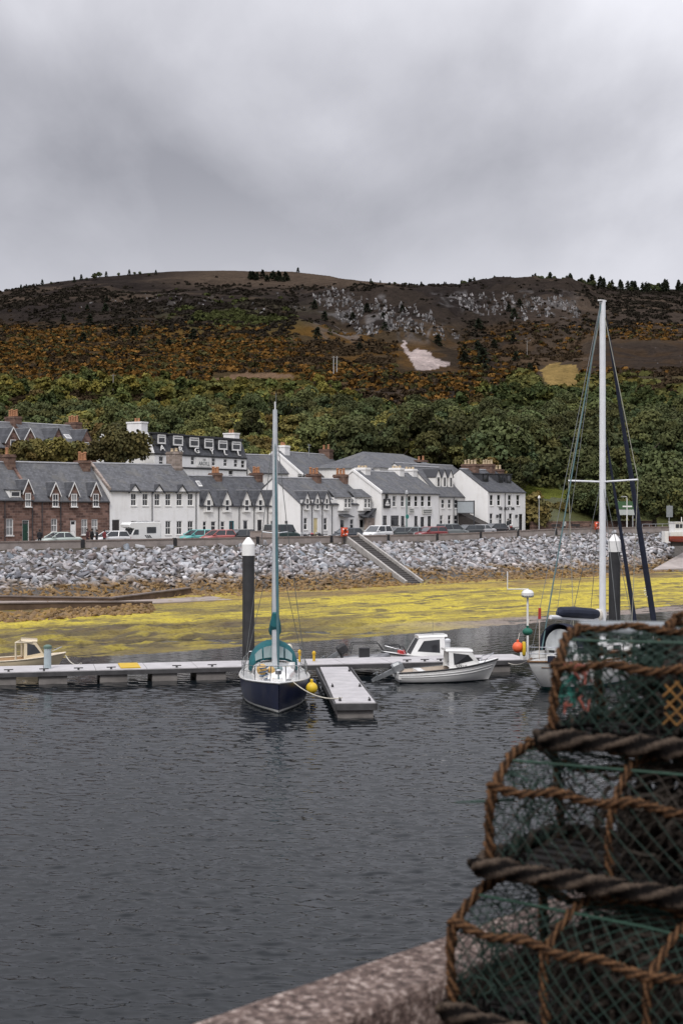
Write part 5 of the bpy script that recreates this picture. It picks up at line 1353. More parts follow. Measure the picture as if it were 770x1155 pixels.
def hull_paint(top, low, wl, stripe=None, band=None):
    t = NT('hull_paint'); o = t.obj(); z = t.sepz(o)
    c = t.mix(t.math('LESS_THAN', z, wl), top, low)
    if stripe: c = t.mix(t.math('MULTIPLY', t.math('GREATER_THAN', z, stripe[0]), t.math('LESS_THAN', z, stripe[1])), c, stripe[2])
    f = t.noise(1.3, 4, .6, t.mapv(o, (1, 1, .4))); c = t.mix(t.math('MULTIPLY', t.ramp(f, [(.5, (0,0,0)), (.75, (1,1,1))]), .18), c, (.16,.14,.11))
    t.set(c, .3, 0, .5); return t.m
def boat_hull(parent, rings, mats, wl=.14, stripe=None, cap=True, name='hull', smooth=True):
    mb = MB(); N = len(rings[0]); n = len(rings)
    def mf(i, k):
        z = sum(rings[a][b][2] for a in (i, i+1) for b in (k, (k+1) % N))/4
        if stripe and len(mats) > 2 and stripe[0] < z < stripe[1]: return 2
        return 1 if z < wl else 0
    mb.loft(rings, 0, caps=False, closed=False, mfun=mf)
    b = len(mb.v); mb.v += [tuple(p) for p in rings[0]]; mb.f.append(tuple(range(b+N-1, b-1, -1))); mb.m.append(0)
    o = mb.build(name, mats, parent)
    me = o.data; me.polygons.foreach_set('use_smooth', [smooth]*(len(me.polygons)-1)+[False]); return o
def refine(rings, k=3):
    """resample each side finer in height so colour bands get clean edges"""
    out = []
    for r in rings:
        q = []
        for a, b in zip(r[:-1], r[1:]):
            for j in range(k): q.append(tuple(a[c]+(b[c]-a[c])*j/k for c in range(3)))
        q.append(r[-1]); out.append(q)
    return out
def deck_of(rings, drop=.05, inset=.97, crown=.05):
    mb = MB(); vs = []; fs = []; n = len(rings)
    for r in rings:
        a, b = r[0], r[-1]; vs += [(a[0], a[1]*inset, a[2]-drop), (a[0], 0, a[2]-drop+crown), (b[0], b[1]*inset, b[2]-drop)]
    for i in range(n-1):
        for k in (0, 1): fs.append((i*3+k, (i+1)*3+k, (i+1)*3+k+1, i*3+k+1))
    return mb.add(vs, fs)
def edge_tube(rings, r, dz=0, out=0):
    pts = [(q[0][0], q[0][1]*(1+out), q[0][2]+dz) for q in rings] + [(q[-1][0], q[-1][1]*(1+out), q[-1][2]+dz) for q in reversed(rings)]
    return MB().tube(pts, r, 6)
GEL = paint('gelcoat_white', (.72,.715,.70), 0); NAVY = paint('navy_hull', (.012,.017,.045), 0); ANTI = M('antifoul_dark', (.02,.025,.028), .7, .3, 2); BOOT = M('boot_top_white', (.60,.60,.58), .5, .12)
TEAL = M('teal_canvas', (.012,.10,.115), .85, .25, 3, bump=.2); NAVYC = M('navy_canvas', (.014,.018,.035), .85, .25, 3, bump=.2); STEEL = M('stainless_tube', (.55,.56,.58), .25, .06, 5, 1.0)
ALU = M('anodised_mast', (.50,.52,.54), .45, .08, 3, .2); MASTW = M('white_mast', (.72,.73,.75), .4, .06, 3, .1); ROPE = M('mooring_rope', (.45,.42,.36), .9, .2, 12); TEAK = M('teak_trim', (.19,.11,.055), .7, .25, 6)
CLEAR = glass_mat('spray_hood_window', (.16,.22,.22), .1); WIRE = M('rigging_wire', (.20,.21,.21), .4, .1, 5, .7); BLUEC = M('blue_rope', (.03,.08,.16), .9, .3)
ORB = M('buoy_orange', (.75,.13,.05), .45, .1); YB = M('buoy_yellow', (.62,.42,.025), .45, .12); GRN = M('green_bag', (.012,.11,.075), .7, .2)

def line(p, q, r=.014, sag=0, n=8):
    p, q = Vector(p), Vector(q); return MB().tube([p.lerp(q, i/n) - Vector((0,0,sag*4*(i/n)*(1-i/n))) for i in range(n+1)], r, 5)
def blue_yacht():
    st = Vector((-3.35, 67.4)); bo = Vector((-2.55, 57.9)); d = (bo-st).normalized(); L = (bo-st).length
    r = thing('sailing_yacht', 'dark blue sailing yacht with teal sprayhood moored bow on to the camera', 'yacht', (st.x, st.y, 0), math.atan2(d.y, d.x))
    rings, beam, sheer = hullmesh(L, 3.05, 1.02, 1.30, .45, .72, .45, .46, sag=.10, flare=.42, sec=.36)
    rings = refine(rings); boat_hull(r, rings, [hull_paint((.012,.017,.045), (.02,.025,.028), .06, (.06,.15,(.50,.50,.48)))])
    deck_of(rings, .03, .985, .07).build('deck', GEL, r); edge_tube(rings, .045, .0).build('toe_rail', GEL, r)
    z = lambda x: sheer(x/L)
    # coachroof
    def cross(x, w, h, z0): return [(x,-w,z0),(x,-w*.92,z0+h*.75),(x,-w*.72,z0+h),(x,0,z0+h*1.12),(x,w*.72,z0+h),(x,w*.92,z0+h*.75),(x,w,z0)]
    c = MB().loft([cross(2.9,.98,.46,z(2.9)), cross(4.2,1.0,.48,z(4.2)), cross(5.8,.88,.42,z(5.8)), cross(6.9,.62,.28,z(6.9)), cross(7.2,.5,.05,z(7.2))]); cb = c.build('coachroof', GEL, r)
    for s in (-1, 1):
        for x0, x1 in ((3.3,4.3),(4.6,5.5)):
            w = .985 if x0 < 4 else .925
            MB().hexa([(x0,s*(w+.0),z(x0)+.15),(x1,s*(w-.02),z(x1)+.15),(x1,s*(w+.02),z(x1)+.15),(x0,s*(w+.04),z(x0)+.15),(x0+.08,s*(w-.05),z(x0)+.30),(x1-.08,s*(w-.07),z(x1)+.30),(x1-.08,s*(w-.01),z(x1)+.30),(x0+.08,s*(w+.01),z(x0)+.30)]).build('window', GLASS, cb)
    MB().box(5.9,6.5,-.28,.28,z(6.2)+.40,z(6.2)+.47).build('hatch', CLEAR, cb); MB().box(7.7,8.15,-.22,.22,z(8)+.02,z(8)+.12).build('hatch', GEL, r)
    # cockpit coaming and sprayhood
    MB().box(.5,2.9,-1.12,-.9,z(1),z(1)+.28).box(.5,2.9,.9,1.12,z(1),z(1)+.28).box(.3,.5,-1.1,1.1,z(.3),z(.3)+.22).build('cockpit_coaming', GEL, r)
    sh = MB(); arcs = []
    for x, w, h in ((2.55,1.12,1.32),(3.0,1.12,1.30),(3.45,1.08,1.0),(3.75,1.03,.55)):
        arcs.append([(x, w*math.cos(PI*k/12), z(3)+ .12 + h*math.sin(PI*k/12)**.8) for k in range(13)])
    sh.loft(arcs, caps=False, closed=False); hood = sh.build('sprayhood', TEAL, r, smooth=True); sol = hood.modifiers.new('t', 'SOLIDIFY'); sol.thickness = .03
    fw = MB(); 
    for a0, a1 in ((2.2,3.9),(4.2,7.8),(8.1,9.8)):
        q0 = [(3.08+.42, 1.0*math.cos(PI*(a0+(a1-a0)*k/5)/12), z(3)+.12+1.02*math.sin(PI*(a0+(a1-a0)*k/5)/12)**.8+.1) for k in range(6)]
        q1 = [(3.83, .98*math.cos(PI*(a0+(a1-a0)*k/5)/12), z(3)+.25+.42*math.sin(PI*(a0+(a1-a0)*k/5)/12)**.8+.08) for k in range(6)]
        fw.loft([q0, q1], caps=False, closed=False)
    w = fw.build('hood_window', CLEAR, hood); w.modifiers.new('t', 'SOLIDIFY').thickness = .02
    MB().box(2.75,2.85,-.62,.62,z(2.8)+.5,z(2.8)+1.1).build('washboard', GEL, r)
    # mast, boom, sail cover
    mx = 5.45; mt = W(315, 462, 62).z; mb_ = z(mx)+.42
    MB().tube([(mx,0,mb_),(mx-.05,0,mt*.6),(mx-.1,0,mt)], [.14,.135,.10], 12).build('mast', ALU, r)
    bz = mb_+1.15; MB().tube([(mx-.12,0,bz),(1.4,.05,bz+.12)], .07, 8).build('boom', ALU, r)
    cv = MB().tube([(mx+.18,0,bz+1.25),(mx+.05,0,bz+.75),(mx-.3,.0,bz+.42),(mx-1.4,.02,bz+.36),(1.5,.05,bz+.3)], [.12,.24,.28,.24,.12], 10); cv.build('sail_cover', TEAL, r)
    # furled headsail on the forestay and its fittings
    fs = Vector((L-.35, 0, z(L)+.12)); hd = Vector((mx+.1, 0, mt-1.5)); p = [fs.lerp(hd, k) for k in (0,.06,.1,.4,.75,.93,1)]
    MB().tube(p, [.03,.03,.06,.065,.05,.03,.015], 8).build('furled_headsail', M('faded_teal_sail', (.045,.105,.12), .8, .2), r); MB().lathe([(.05,0),(.13,.05),(.13,.2),(.05,.25)], 12, (fs.x-.08,0,fs.z+.15)).build('furling_drum', STEEL, r)
    sp = mb_ + (mt-mb_)*.52
    for s in (-1, 1):
        MB().tube([(mx,0,sp),(mx-.15,s*.55,sp+.06)], .028, 6).build('spreader', ALU, r)
        MB().tube([(mx-.05,0,mt-.3),(mx-.15,s*.55,sp+.06),(mx-.2,s*1.38,z(mx)+.03)], .016, 5).build('shroud', WIRE, r)
        MB().tube([(mx,0,sp-.1),(mx-.7,s*1.38,z(mx)+.03)], .014, 5).build('shroud', WIRE, r)
    line((mx-.1,0,mt-.1), (.1,.0,z(0)+.1), .015).build('backstay', WIRE, r)
    MB().tube([(mx-.1,0,mt),(mx-.1,0,mt+.35)], .03, 6).build('masthead_light', GEL, r); MB().tube([(mx-.3,.05,mt+.02),(mx-.3,.05,mt+.75)], .012, 4).build('aerial', WIRE, r)
    # pulpit, stanchions, life lines
    rail = lambda x, h, s: (x, s*beam(x/L)*.93, z(x)+h)
    pp = MB(); pp.tube([rail(L-1.9,.62,-1), (L-.9,-.5,z(L-.9)+.66), (L-.12,0,z(L)+.68), (L-.9,.5,z(L-.9)+.66), rail(L-1.9,.62,1)], .022, 6)
    for s in (-1,1): pp.tube([rail(L-1.9,.62,s), rail(L-1.9,0,s)], .022, 6).tube([(L-.6,s*.3,z(L-.6)+.67), (L-.75,s*.33,z(L-.7))], .022, 6)
    pp.build('pulpit', STEEL, r)
    for s in (-1, 1):
        for x in (.6,2.2,3.9,5.6): MB().tube([rail(x,0,s), rail(x,.62,s)], .018, 6).build('stanchion', STEEL, r)
        for h in (.60,.32): MB().tube([rail(x,h,s) for x in (.2,2.2,3.9,5.6,L-1.9)], .012, 5).build('lifeline', WIRE, r)
    pu = MB().tube([rail(.9,.62,-1), rail(.05,.64,-1), rail(.05,.64,1), rail(.9,.62,1)], .022, 6); pu.build('pushpit', STEEL, r)
    MB().ball((.25,.85,z(0)+.8), .17, 10, sz=1.2).build('horseshoe_buoy', M('pale_lifebuoy', (.6,.55,.45), .6), r)
    # gear on the foredeck
    MB().ball((6.95,-.62,z(6.9)+.44), .24, 10, sz=1.0).ball((6.8,-.22,z(6.9)+.38), .17, 10).build('deck_fender', M('ochre_fender', (.50,.33,.12), .6, .2), r)
    MB().tube([(7.1+.17*math.cos(k*.6), -.55+.17*math.sin(k*.6), z(7)+.05+.015*k) for k in range(40)], .025, 5).build('coiled_rope', BLUEC, r)
    for s in (-1,1): MB().box(8.3,8.36,s*.45-.12,s*.45+.12,z(8.3)+.0,z(8.3)+.1).build('deck_cleat', STEEL, r)
    MB().tube([(5.2,.75,z(5)+.45),(5.2,.75,z(5)+.62)], .14, 10).build('deck_vent', GEL, r)
    # lines and fender to the finger
    Mw = Matrix.Translation((st.x, st.y, 0)) @ Matrix.Rotation(math.atan2(d.y, d.x), 4, 'Z')
    p0 = Mw @ Vector(rail(L-1.0, .05, 1)); 
    o = line(p0, (.02, 57.9, DECKZ+.1), .03, .28, 14).build('mooring_line', ROPE); tag(o, 'pale mooring line from the blue yacht bow to the finger pontoon', 'rope')
    q = Mw @ Vector((5.2, beam(.55)+.16, .62)); f = MB().tube([(q.x,q.y,q.z-.30),(q.x,q.y,q.z-.24),(q.x,q.y,q.z+.26),(q.x,q.y,q.z+.36)], [.06,.14,.14,.04], 12).build('fender', M('blue_fender', (.02,.035,.09), .5, .15)); tag(f, 'dark blue sausage fender hanging at the blue yacht side', 'fender')
    b = thing('mooring_buoy', 'round yellow buoy floating between the blue yacht and the finger pontoon', 'buoy', W(351.5, 776, 59.8)); MB().ball((0,0,0), .25, 16).build('float', YB, b, smooth=True); MB().lathe([(.06,.2),(.07,.36),(.03,.38)], 8).build('eye', YB, b)
blue_yacht()

def outboard(parent, M4, tilt=.9, col=None):
    mb = MB(); c = col or PLAST
    Mx = M4 @ Matrix.Rotation(tilt, 4, 'Y')
    cow = MB().loft([[(x*k-.02, y*k, z_) for x, y in ((-.32,-.12),(-.2,-.19),(.12,-.19),(.2,-.12),(.2,.12),(.12,.19),(-.2,.19),(-.32,.12))] for z_, k in ((.0,.85),(.08,1),(.38,1),(.5,.82),(.55,.5))]).xf(Mx).build('outboard_cowl', c, parent)
    leg = MB().hexa([(-.12,-.06,-.95),(.08,-.04,-.95),(.08,.04,-.95),(-.12,.06,-.95),(-.14,-.09,0),(.1,-.09,0),(.1,.09,0),(-.14,.09,0)]).tube([(-.3,0,-.8),(.1,0,-.8)], [.07,.04], 8).box(-.3,.12,-.1,.1,-.55,-.52).hexa([(-.1,-.015,-1.15),(.05,-.015,-1.15),(.05,.015,-1.15),(-.1,.015,-1.15),(-.14,-.02,-.86),(.06,-.02,-.86),(.06,.02,-.86),(-.14,.02,-.86)])
    for k in range(3):
        a = k*2*PI/3; leg.hexa([(-.32,.02*math.cos(a),-.8+.02*math.sin(a)),(-.30,.02*math.cos(a),-.8+.02*math.sin(a)),(-.28,.15*math.cos(a+.3),-.8+.15*math.sin(a+.3)),(-.30,.15*math.cos(a+.3),-.8+.15*math.sin(a+.3)),(-.33,.02*math.cos(a+.5),-.8+.02*math.sin(a+.5)),(-.31,.02*math.cos(a+.5),-.8+.02*math.sin(a+.5)),(-.29,.15*math.cos(a+.8),-.8+.15*math.sin(a+.8)),(-.31,.15*math.cos(a+.8),-.8+.15*math.sin(a+.8))])
    leg.xf(Mx).build('outboard_leg', M('engine_grey', (.20,.21,.22), .4, .2, 4, .3), parent)

def cuddy(name, label, st, bo, B, s0, s1, gel, cab, dark, clinker=True, lettering=None, engine=True, ecol=None, rubm=None, gelc=(.72,.715,.70)):
    """small open motor boat with a forward cabin; cab=(x0,x1,height)"""
    d = (bo-st).normalized(); L = (bo-st).length
    r = thing(name, label, 'motor boat', (st.x, st.y, 0), math.atan2(d.y, d.x))
    rings, beam, sheer = hullmesh(L, B, s0, s1, .25, .82, .55, .42, sag=.08, flare=.9)
    rings = refine(rings, 2)
    boat_hull(r, rings, [hull_paint(gelc, (.02,.025,.028), .05)])
    z = lambda x: sheer(x/L)
    edge_tube(rings, .04, .01).build('gunwale', rubm or PLAST, r)
    if clinker:
        st_ = MB(); N = len(rings[0])
        for k in (3, 5):
            for side in (k, N-1-k): st_.tube([(q[side][0], q[side][1]*1.006, q[side][2]) for q in rings[:-1]], .018, 5)
        st_.build('strake', gel, r)
    # cockpit sole, inner liner, foredeck
    x0, x1, h = cab
    il = MB(); n = 12
    vs = []; fs = []
    for i in range(n+1):
        x = .12+(x0+.3-.12)*i/n; b = beam(x/L)*.90; vs += [(x,-b,z(x)),(x,-b*.86,.28),(x,b*.86,.28),(x,b,z(x))]
    for i in range(n):
        for k in range(3): fs.append((i*4+k, i*4+k+1, (i+1)*4+k+1, (i+1)*4+k))
    il.add(vs, fs); il.build('cockpit', dark, r)
    gw = MB()
    for i in range(n):
        for s in (-1, 1):
            xa, xb = .0+(x0+.3)*i/n, .0+(x0+.3)*(i+1)/n
            gw.add([(xa,s*beam(xa/L)*.99,z(xa)+.01),(xb,s*beam(xb/L)*.99,z(xb)+.01),(xb,s*beam(xb/L)*.88,z(xb)+.012),(xa,s*beam(xa/L)*.88,z(xa)+.012)], [(0,1,2,3)])
    gw.box(0,.14,-beam(0)*.97,beam(0)*.97,z(0)-.3,z(0)+.008); gw.build('side_deck', gel, r)
    fd = [q for q in rings if q[0][0] >= x0-.1]; deck_of(fd, -.005, .99, .06).build('foredeck', gel, r)
    MB().box(1.0,1.35,-beam(.25)*.8,beam(.25)*.8,.3,.58).build('thwart', gel, r)
    # cabin: raked screen, side windows with frames
    w0, w1 = beam((x0+x1)/2/L)*.80, beam((x0+x1)/2/L)*.62; wb1 = min(w0, beam(x1/L)*.80); zb = z(x0)-.02; zt = zb+h
    P = {'a': (x0, w0, zb), 'b': (x1, wb1, z(x1)+.0), 'c': (x1-.50*h, w1*.92, zt-.05), 'd': (x0+.02, w1, zt)}
    cabm = MB()
    for s in (-1, 1):
        q = [Vector((P[k][0], s*P[k][1], P[k][2])) for k in 'abcd']
        ins = [q[0].lerp(q[2], .17)+Vector((.06,0,.05)), q[1].lerp(q[3], .20)+Vector((-.02,0,.03)), q[2].lerp(q[0], .17)+Vector((.02,0,-.0)), q[3].lerp(q[1], .14)+Vector((.0,0,-.01))]
        vs = q+ins
        cabm.add(vs, [(i, (i+1) % 4, 4+(i+1) % 4, 4+i) for i in range(4)])
        off = Vector((0, -s*.02, 0)); MB().add([p+off for p in ins], [(0,1,2,3)]).build('side_window', GLASS, r)
    q = [Vector((P['b'][0], -P['b'][1], P['b'][2])), Vector((P['b'][0], P['b'][1], P['b'][2])), Vector((P['c'][0], P['c'][1], P['c'][2])), Vector((P['c'][0], -P['c'][1], P['c'][2]))]
    ctr = sum(q, Vector())/4; ins = [ctr+(p-ctr)*.84 for p in q]; cabm.add(q+ins, [(i, (i+1) % 4, 4+(i+1) % 4, 4+i) for i in range(4)])
    MB().add([p+Vector((-.02,0,0)) for p in ins], [(0,1,2,3)]).build('windscreen', GLASS, r)
    rf = [(P['d'][0]-.15,-w1-.03,zt),(P['c'][0]+.06,-w1*.92-.03,zt-.05),(P['c'][0]+.06,w1*.92+.03,zt-.05),(P['d'][0]-.15,w1+.03,zt)]
    cabm.hexa(rf + [(p[0], p[1]*.85, p[2]+.10) for p in rf])
    cabm.build('cabin', gel, r)
    if lettering:
        text_mesh(lettering, 'lettering', PLAST, .26, .006, r, Matrix.Translation((x0+.62, -w0-.012, zb+.16)) @ RX90)
    MB().tube([(x1+.2,-beam((x1+.2)/L)*.7,z(x1)+.02),(x1+.35,-.5,z(x1)+.28),(L-.2,0,z(L)+.32),(x1+.35,.5,z(x1)+.28),(x1+.2,beam((x1+.2)/L)*.7,z(x1)+.02)], .016, 6).build('bow_rail', STEEL, r)
    if engine: outboard(r, Matrix.Translation((-.12, 0, z(0)+.02)), engine, ecol)
    return r, z, L, beam
def wpt(px, py, d): p = W(px, py, d); return Vector((p.x, p.y))
cuddy('cabin_boat', 'white clinker sided cabin boat with tilted outboard moored at the near side of the pontoon', wpt(446,760,69.0), wpt(561,745,69.8), 1.9, .50, 1.00, GEL, (2.5,4.1,.86), M('cockpit_beige', (.42,.36,.30), .7, .12), lettering='Okus', engine=1.15, ecol=M('engine_grey', (.20,.21,.22), .4, .2, 4, .3))
r_, z_, L_, b_ = cuddy('wheelhouse_boat', 'white wheelhouse boat lying behind the pontoon with a dark raked windscreen', wpt(511,745,76.2), wpt(430,745,75.6), 1.9, .55, .76, GEL, (.6,2.5,1.08), M('cockpit_grey', (.35,.35,.35), .7, .12), engine=None)
MB().tube([(2.7,-.7,.72),(2.85,-.65,1.1),(3.6,0,1.15),(2.85,.65,1.1),(2.7,.7,.72)], .03, 6).build('grab_rail', PLAST, r_); MB().box(2.65,3.0,-.28,.28,.68,.84).build('red_fuel_tank', M('fuel_tank_red', (.45,.03,.03), .5), r_)
MB().tube([(1.2,.3,1.65),(1.2,.3,2.4)], .012, 5).build('aerial', WIRE, r_)
cuddy('cabin_boat', 'tan and cream cabin boat behind the pontoon at the far left', wpt(-38,745,73.2), wpt(74.5,741,74.4), 2.0, .56, .84, paint('cream_gelcoat', (.62,.52,.36), 0), (2.9,4.0,.95), M('tan_interior', (.36,.23,.12), .7, .12), clinker=False, engine=.2, rubm=M('cream_rub', (.60,.52,.40), .6), gelc=(.62,.52,.36))
def tan_extras():
    # open rear frame of the cabin canopy, in cream tube, and the bow warp
    a = W(18, 744, 73.3); b = W(18, 725, 73.3); c = W(37, 724, 73.5)
    o = MB().tube([a, b, c], .06, 8).tube([a+Vector((0,1.4,0)), b+Vector((0,1.4,0)), c+Vector((0,1.2,0))], .06, 8).tube([b, b+Vector((0,1.4,0))], .06, 8).build('canopy_frame', M('cream_frame', (.55,.48,.36), .6))
    tag(o, 'cream tubular canopy frame standing over the cockpit of the tan boat', 'frame')
    l = line(W(74,739,74.4), W(92,748,72.2), .03, .25, 12).build('mooring_line', ROPE); tag(l, 'pale rope from the tan boat bow down to the pontoon', 'rope')
tan_extras()
def rib():
    st = wpt(384,745,75.0); bo = wpt(436,744,75.2); d = (bo-st).normalized(); L = (bo-st).length
    r = thing('inflatable_boat', 'small grey inflatable boat with black outboard behind the pontoon', 'dinghy', (st.x, st.y, 0), math.atan2(d.y, d.x))
    pts = [(-.1,-.62,.40),(L*.6,-.62,.42),(L*.85,-.45,.48),(L,0,.58),(L*.85,.45,.48),(L*.6,.62,.42),(-.1,.62,.40)]
    MB().tube(pts, [.14,.21,.21,.2,.21,.21,.14], 12).build('tube', M('dinghy_grey', (.15,.15,.16), .6, .12), r); MB().hexa([(0,-.4,.1),(L*.8,-.2,.2),(L*.8,.2,.2),(0,.4,.1),(0,-.55,.5),(L*.85,-.3,.6),(L*.85,.3,.6),(0,.55,.5)]).build('hull', GEL, r)
    MB().box(.02,.1,-.5,.5,.4,.85).build('transom', PLAST, r)
    MB().tube([(L*.2,-.5,.8),(L*.25,-.48,1.3),(L*.8,-.45,1.32),(L*.92,-.3,.9)], .025, 6).tube([(L*.2,.5,.8),(L*.25,.48,1.3),(L*.8,.45,1.32),(L*.92,.3,.9)], .025, 6).build('grab_rail', PLAST, r)
    MB().box(L*.4,L*.62,-.2,.2,.55,1.05).build('console', PLAST, r)
    outboard(r, Matrix.Translation((-.1,0,.78)), 1.0)
rib()

def right_yacht():
    st = Vector((8.55, 65.0)); bo = Vector((16.3, 73.0)); d = (bo-st).normalized(); L = (bo-st).length
    r = thing('sailing_yacht', 'white sailing yacht with very tall white mast behind the fishing creels', 'yacht', (st.x, st.y, 0), math.atan2(d.y, d.x))
    rings, beam, sheer = hullmesh(L, 3.4, 1.42, 1.65, .5, .5, .9, .46, sag=.2, can=True); rings = refine(rings)
    boat_hull(r, rings, [hull_paint((.72,.715,.70), (.02,.09,.085), .16)]); N_ = len(rings[0]); k_ = int(N_*.09)
    MB().tube([(q[k_][0], q[k_][1]*1.004, q[k_][2]) for q in rings[1:-1]], .022, 6).build('cove_line', TEAK, r); MB().tube([(q[N_-1-k_][0], q[N_-1-k_][1]*1.004, q[N_-1-k_][2]) for q in rings[1:-1]], .022, 6).build('cove_line', TEAK, r); deck_of(rings, .03, .985, .08).build('deck', GEL, r); edge_tube(rings, .05, 0).build('toe_rail', TEAK, r)
    z = lambda x: sheer(x/L)
    def cross(x, w, h, z0): return [(x,-w,z0),(x,-w*.93,z0+h*.8),(x,-w*.72,z0+h),(x,0,z0+h*1.1),(x,w*.72,z0+h),(x,w*.93,z0+h*.8),(x,w,z0)]
    cb = MB().loft([cross(2.7,1.05,.75,z(2.7)),cross(5,1.08,.72,z(5)),cross(7.3,.85,.5,z(7.3)),cross(8.4,.55,.1,z(8.4))]).build('coachroof', GEL, r)
    for s in (-1,1):
        for x0 in (3.0,4.2,5.4): MB().box(x0,x0+.55,s*1.06-.03,s*1.06+.03,z(x0)+.28,z(x0)+.52).build('window', GLASS, cb)
    for y in (-.62,.62): MB().box(2.64,2.695,y-.14,y+.14,z(2.7)+.25,z(2.7)+.52).build('window', GLASS, cb)
    MB().box(.9,2.6,-1.15,-.98,z(1.5),z(1.5)+.32).box(.9,2.6,.98,1.15,z(1.5),z(1.5)+.32).build('cockpit_coaming', GEL, r)
    arcs = [[(x, w*math.cos(PI*k/12), z(3)+.35+h*math.sin(PI*k/12)**.8) for k in range(13)] for x, w, h in ((2.35,1.12,1.35),(2.9,1.12,1.32),(3.5,1.05,.95),(3.9,1.0,.5))]
    hood = MB().loft(arcs, caps=False, closed=False).build('sprayhood', NAVYC, r, smooth=True); hood.modifiers.new('t','SOLIDIFY').thickness = .03
    ai = [[(2.55, w*math.cos(PI*k/12), z(3)+.35+h*math.sin(PI*k/12)**.8) for k in range(13)] for w, h in ((.92,1.08),(.85,.05))]
    hw = MB().loft(ai, caps=False, closed=False).build('hood_window', M('clear_hood_window', (.45,.47,.48), .2, .15), hood)
    a = (679-CX)/F; mx = (a*st.y-st.x)/(d.x-a*d.y); dm = st.y+d.y*mx
    mt = CAMH-(340-YH)/F*dm; mb_ = z(mx)+.55
    MB().tube([(mx,0,mb_-.2),(mx,0,mt)], [.165,.145], 14).build('mast', MASTW, r); MB().box(mx-.28,mx+.2,-.09,.09,mt,mt+.07).build('masthead', GEL, r)
    bz = CAMH-(701-YH)/F*(dm-2.5); MB().tube([(mx-.15,0,bz-.1),(mx-4.3,0,bz+.26)], .1, 10).build('boom', MASTW, r)
    MB().tube([(mx-.5,0,bz+.2),(mx-.9,0,bz+.22),(mx-2.4,0,bz+.36),(mx-3.5,0,bz+.44),(mx-3.75,0,bz+.38)], [.2,.27,.28,.25,.1], 12).build('sail_cover', NAVYC, r)
    MB().ball((mx-.32,.05,bz+.12), .26, 10, sz=1.25).ball((mx+.2,.1,bz+.1), .2, 10, sz=1.3).build('bundled_sail', M('sail_cloth', (.58,.54,.48), .8, .12), r)
    sp = CAMH-(543-YH)/F*dm
    for s in (-1,1):
        MB().tube([(mx,0,sp-.02),(mx,s*2.0,sp+.06)], .045, 8).build('spreader', MASTW, r)
        MB().tube([(mx,0,mt-.2),(mx,s*2.0,sp+.06),(mx-.05,s*1.62,z(mx)+.05)], .018, 5).build('shroud', M('pale_wire', (.30,.29,.24), .5, .15), r)
        MB().tube([(mx,0,sp+.3),(mx-.9,s*1.6,z(mx)+.05)], .016, 5).build('shroud', WIRE, r); MB().tube([(mx,0,sp+.2),(mx+.9,s*1.5,z(mx)+.05)], .016, 5).build('shroud', WIRE, r)
    # two furled headsails
    def furl(h0, x1, z1, nm, rad):
        p0 = Vector((mx+.12, 0, h0)); p1 = Vector((x1, 0, z1)); MB().tube([p0.lerp(p1, k) for k in (0,.08,.12,.5,.8,.95,1)], [.015,.02,rad*.45,rad*.8,rad,rad,.04], 8).build(nm, NAVYC, r)
    furl(mt-.05, L-.25, z(L)+.25, 'furled_headsail', .15); a2 = (719-CX)/F; x2 = (a2*st.y-st.x)/(d.x-a2*d.y)
    furl(CAMH-(478-YH)/F*dm, x2, z(x2)+.2, 'furled_staysail', .11)
    # white tie on the outer sail
    tq = Vector((mx+.12,0,mt-.05)).lerp(Vector((L-.25,0,z(L)+.25)), .86)
    tm = MB()
    for k in range(7): an = -1.3+k*.42; tm.tube([tq, tq+Vector((-.05,.28*math.cos(an),.34*math.sin(an)))], .018, 4)
    tm.build('white_tie', GEL, r)
    # backstays, one in faded teal
    MB().tube([(mx-.1,0,mt-.05),(2.2,.85,z(2)+.4)], .035, 6).build('running_backstay', M('faded_teal_line', (.10,.17,.18), .8, .2), r)
    MB().tube([(mx-.15,0,mt),(.15,0,z(0)+.2)], .014, 5).build('backstay', WIRE, r)
    MB().tube([(mx-.2,0,mt-.1),(mx-3.9,.0,bz)], .012, 5).build('topping_lift', WIRE, r)
    # radar pole with dome and bracketed aerial
    rp = .95; ry = .75; rt = CAMH-(664-YH)/F*66; MB().tube([(rp,ry,z(1)),(rp,ry,rt)], .05, 10).build('radar_pole', GEL, r)
    MB().lathe([(.2,rt-.42),(.29,rt-.36),(.29,rt-.2),(.2,rt-.08),(.05,rt-.05)], 14, (rp,ry,0)).build('radar_dome', GEL, r); MB().lathe([(.29,rt-.37),(.29,rt-.32)], 14, (rp,ry,0)).xf(Matrix.Identity(4)).build('dome_band', PLAST, r)
    MB().tube([(rp,ry,rt-.03),(rp-.75,ry+.6,rt-.03),(rp-.75,ry+.6,rt+.8)], .03, 6).build('aerial_bracket', GEL, r)
    # pushpit rails and stanchions
    rail = lambda x, h, s: (x, s*beam(x/L)*.93, z(x)+h)
    for h in (.66,.36): MB().tube([rail(1.9,h,-1),rail(.7,h,-1),(.02,0,z(0)+h),rail(.7,h,1),rail(1.9,h,1)], .022, 6).build('pushpit', STEEL, r)
    for s in (-1,1):
        for x in (.7,1.9,3.6,5.4,7.2,9.0): MB().tube([rail(x,0,s),rail(x,.66,s)], .018, 6).build('stanchion', STEEL, r)
        for h in (.64,.34): MB().tube([rail(x,h,s) for x in (1.9,3.6,5.4,7.2,9.0,L-.3)], .011, 5).build('lifeline', WIRE, r)
    MB().tube([rail(9,.66,-1),(L-.1,0,z(L)+.7),rail(9,.66,1)], .022, 6).build('pulpit', STEEL, r)
    for k in range(4): MB().box(.5+.4*k,.75+.4*k,-.95+.1*k,-.7+.1*k,z(1)+.02,z(1)+.3).build('deck_locker', GEL if k % 2 else NAVYC, r)
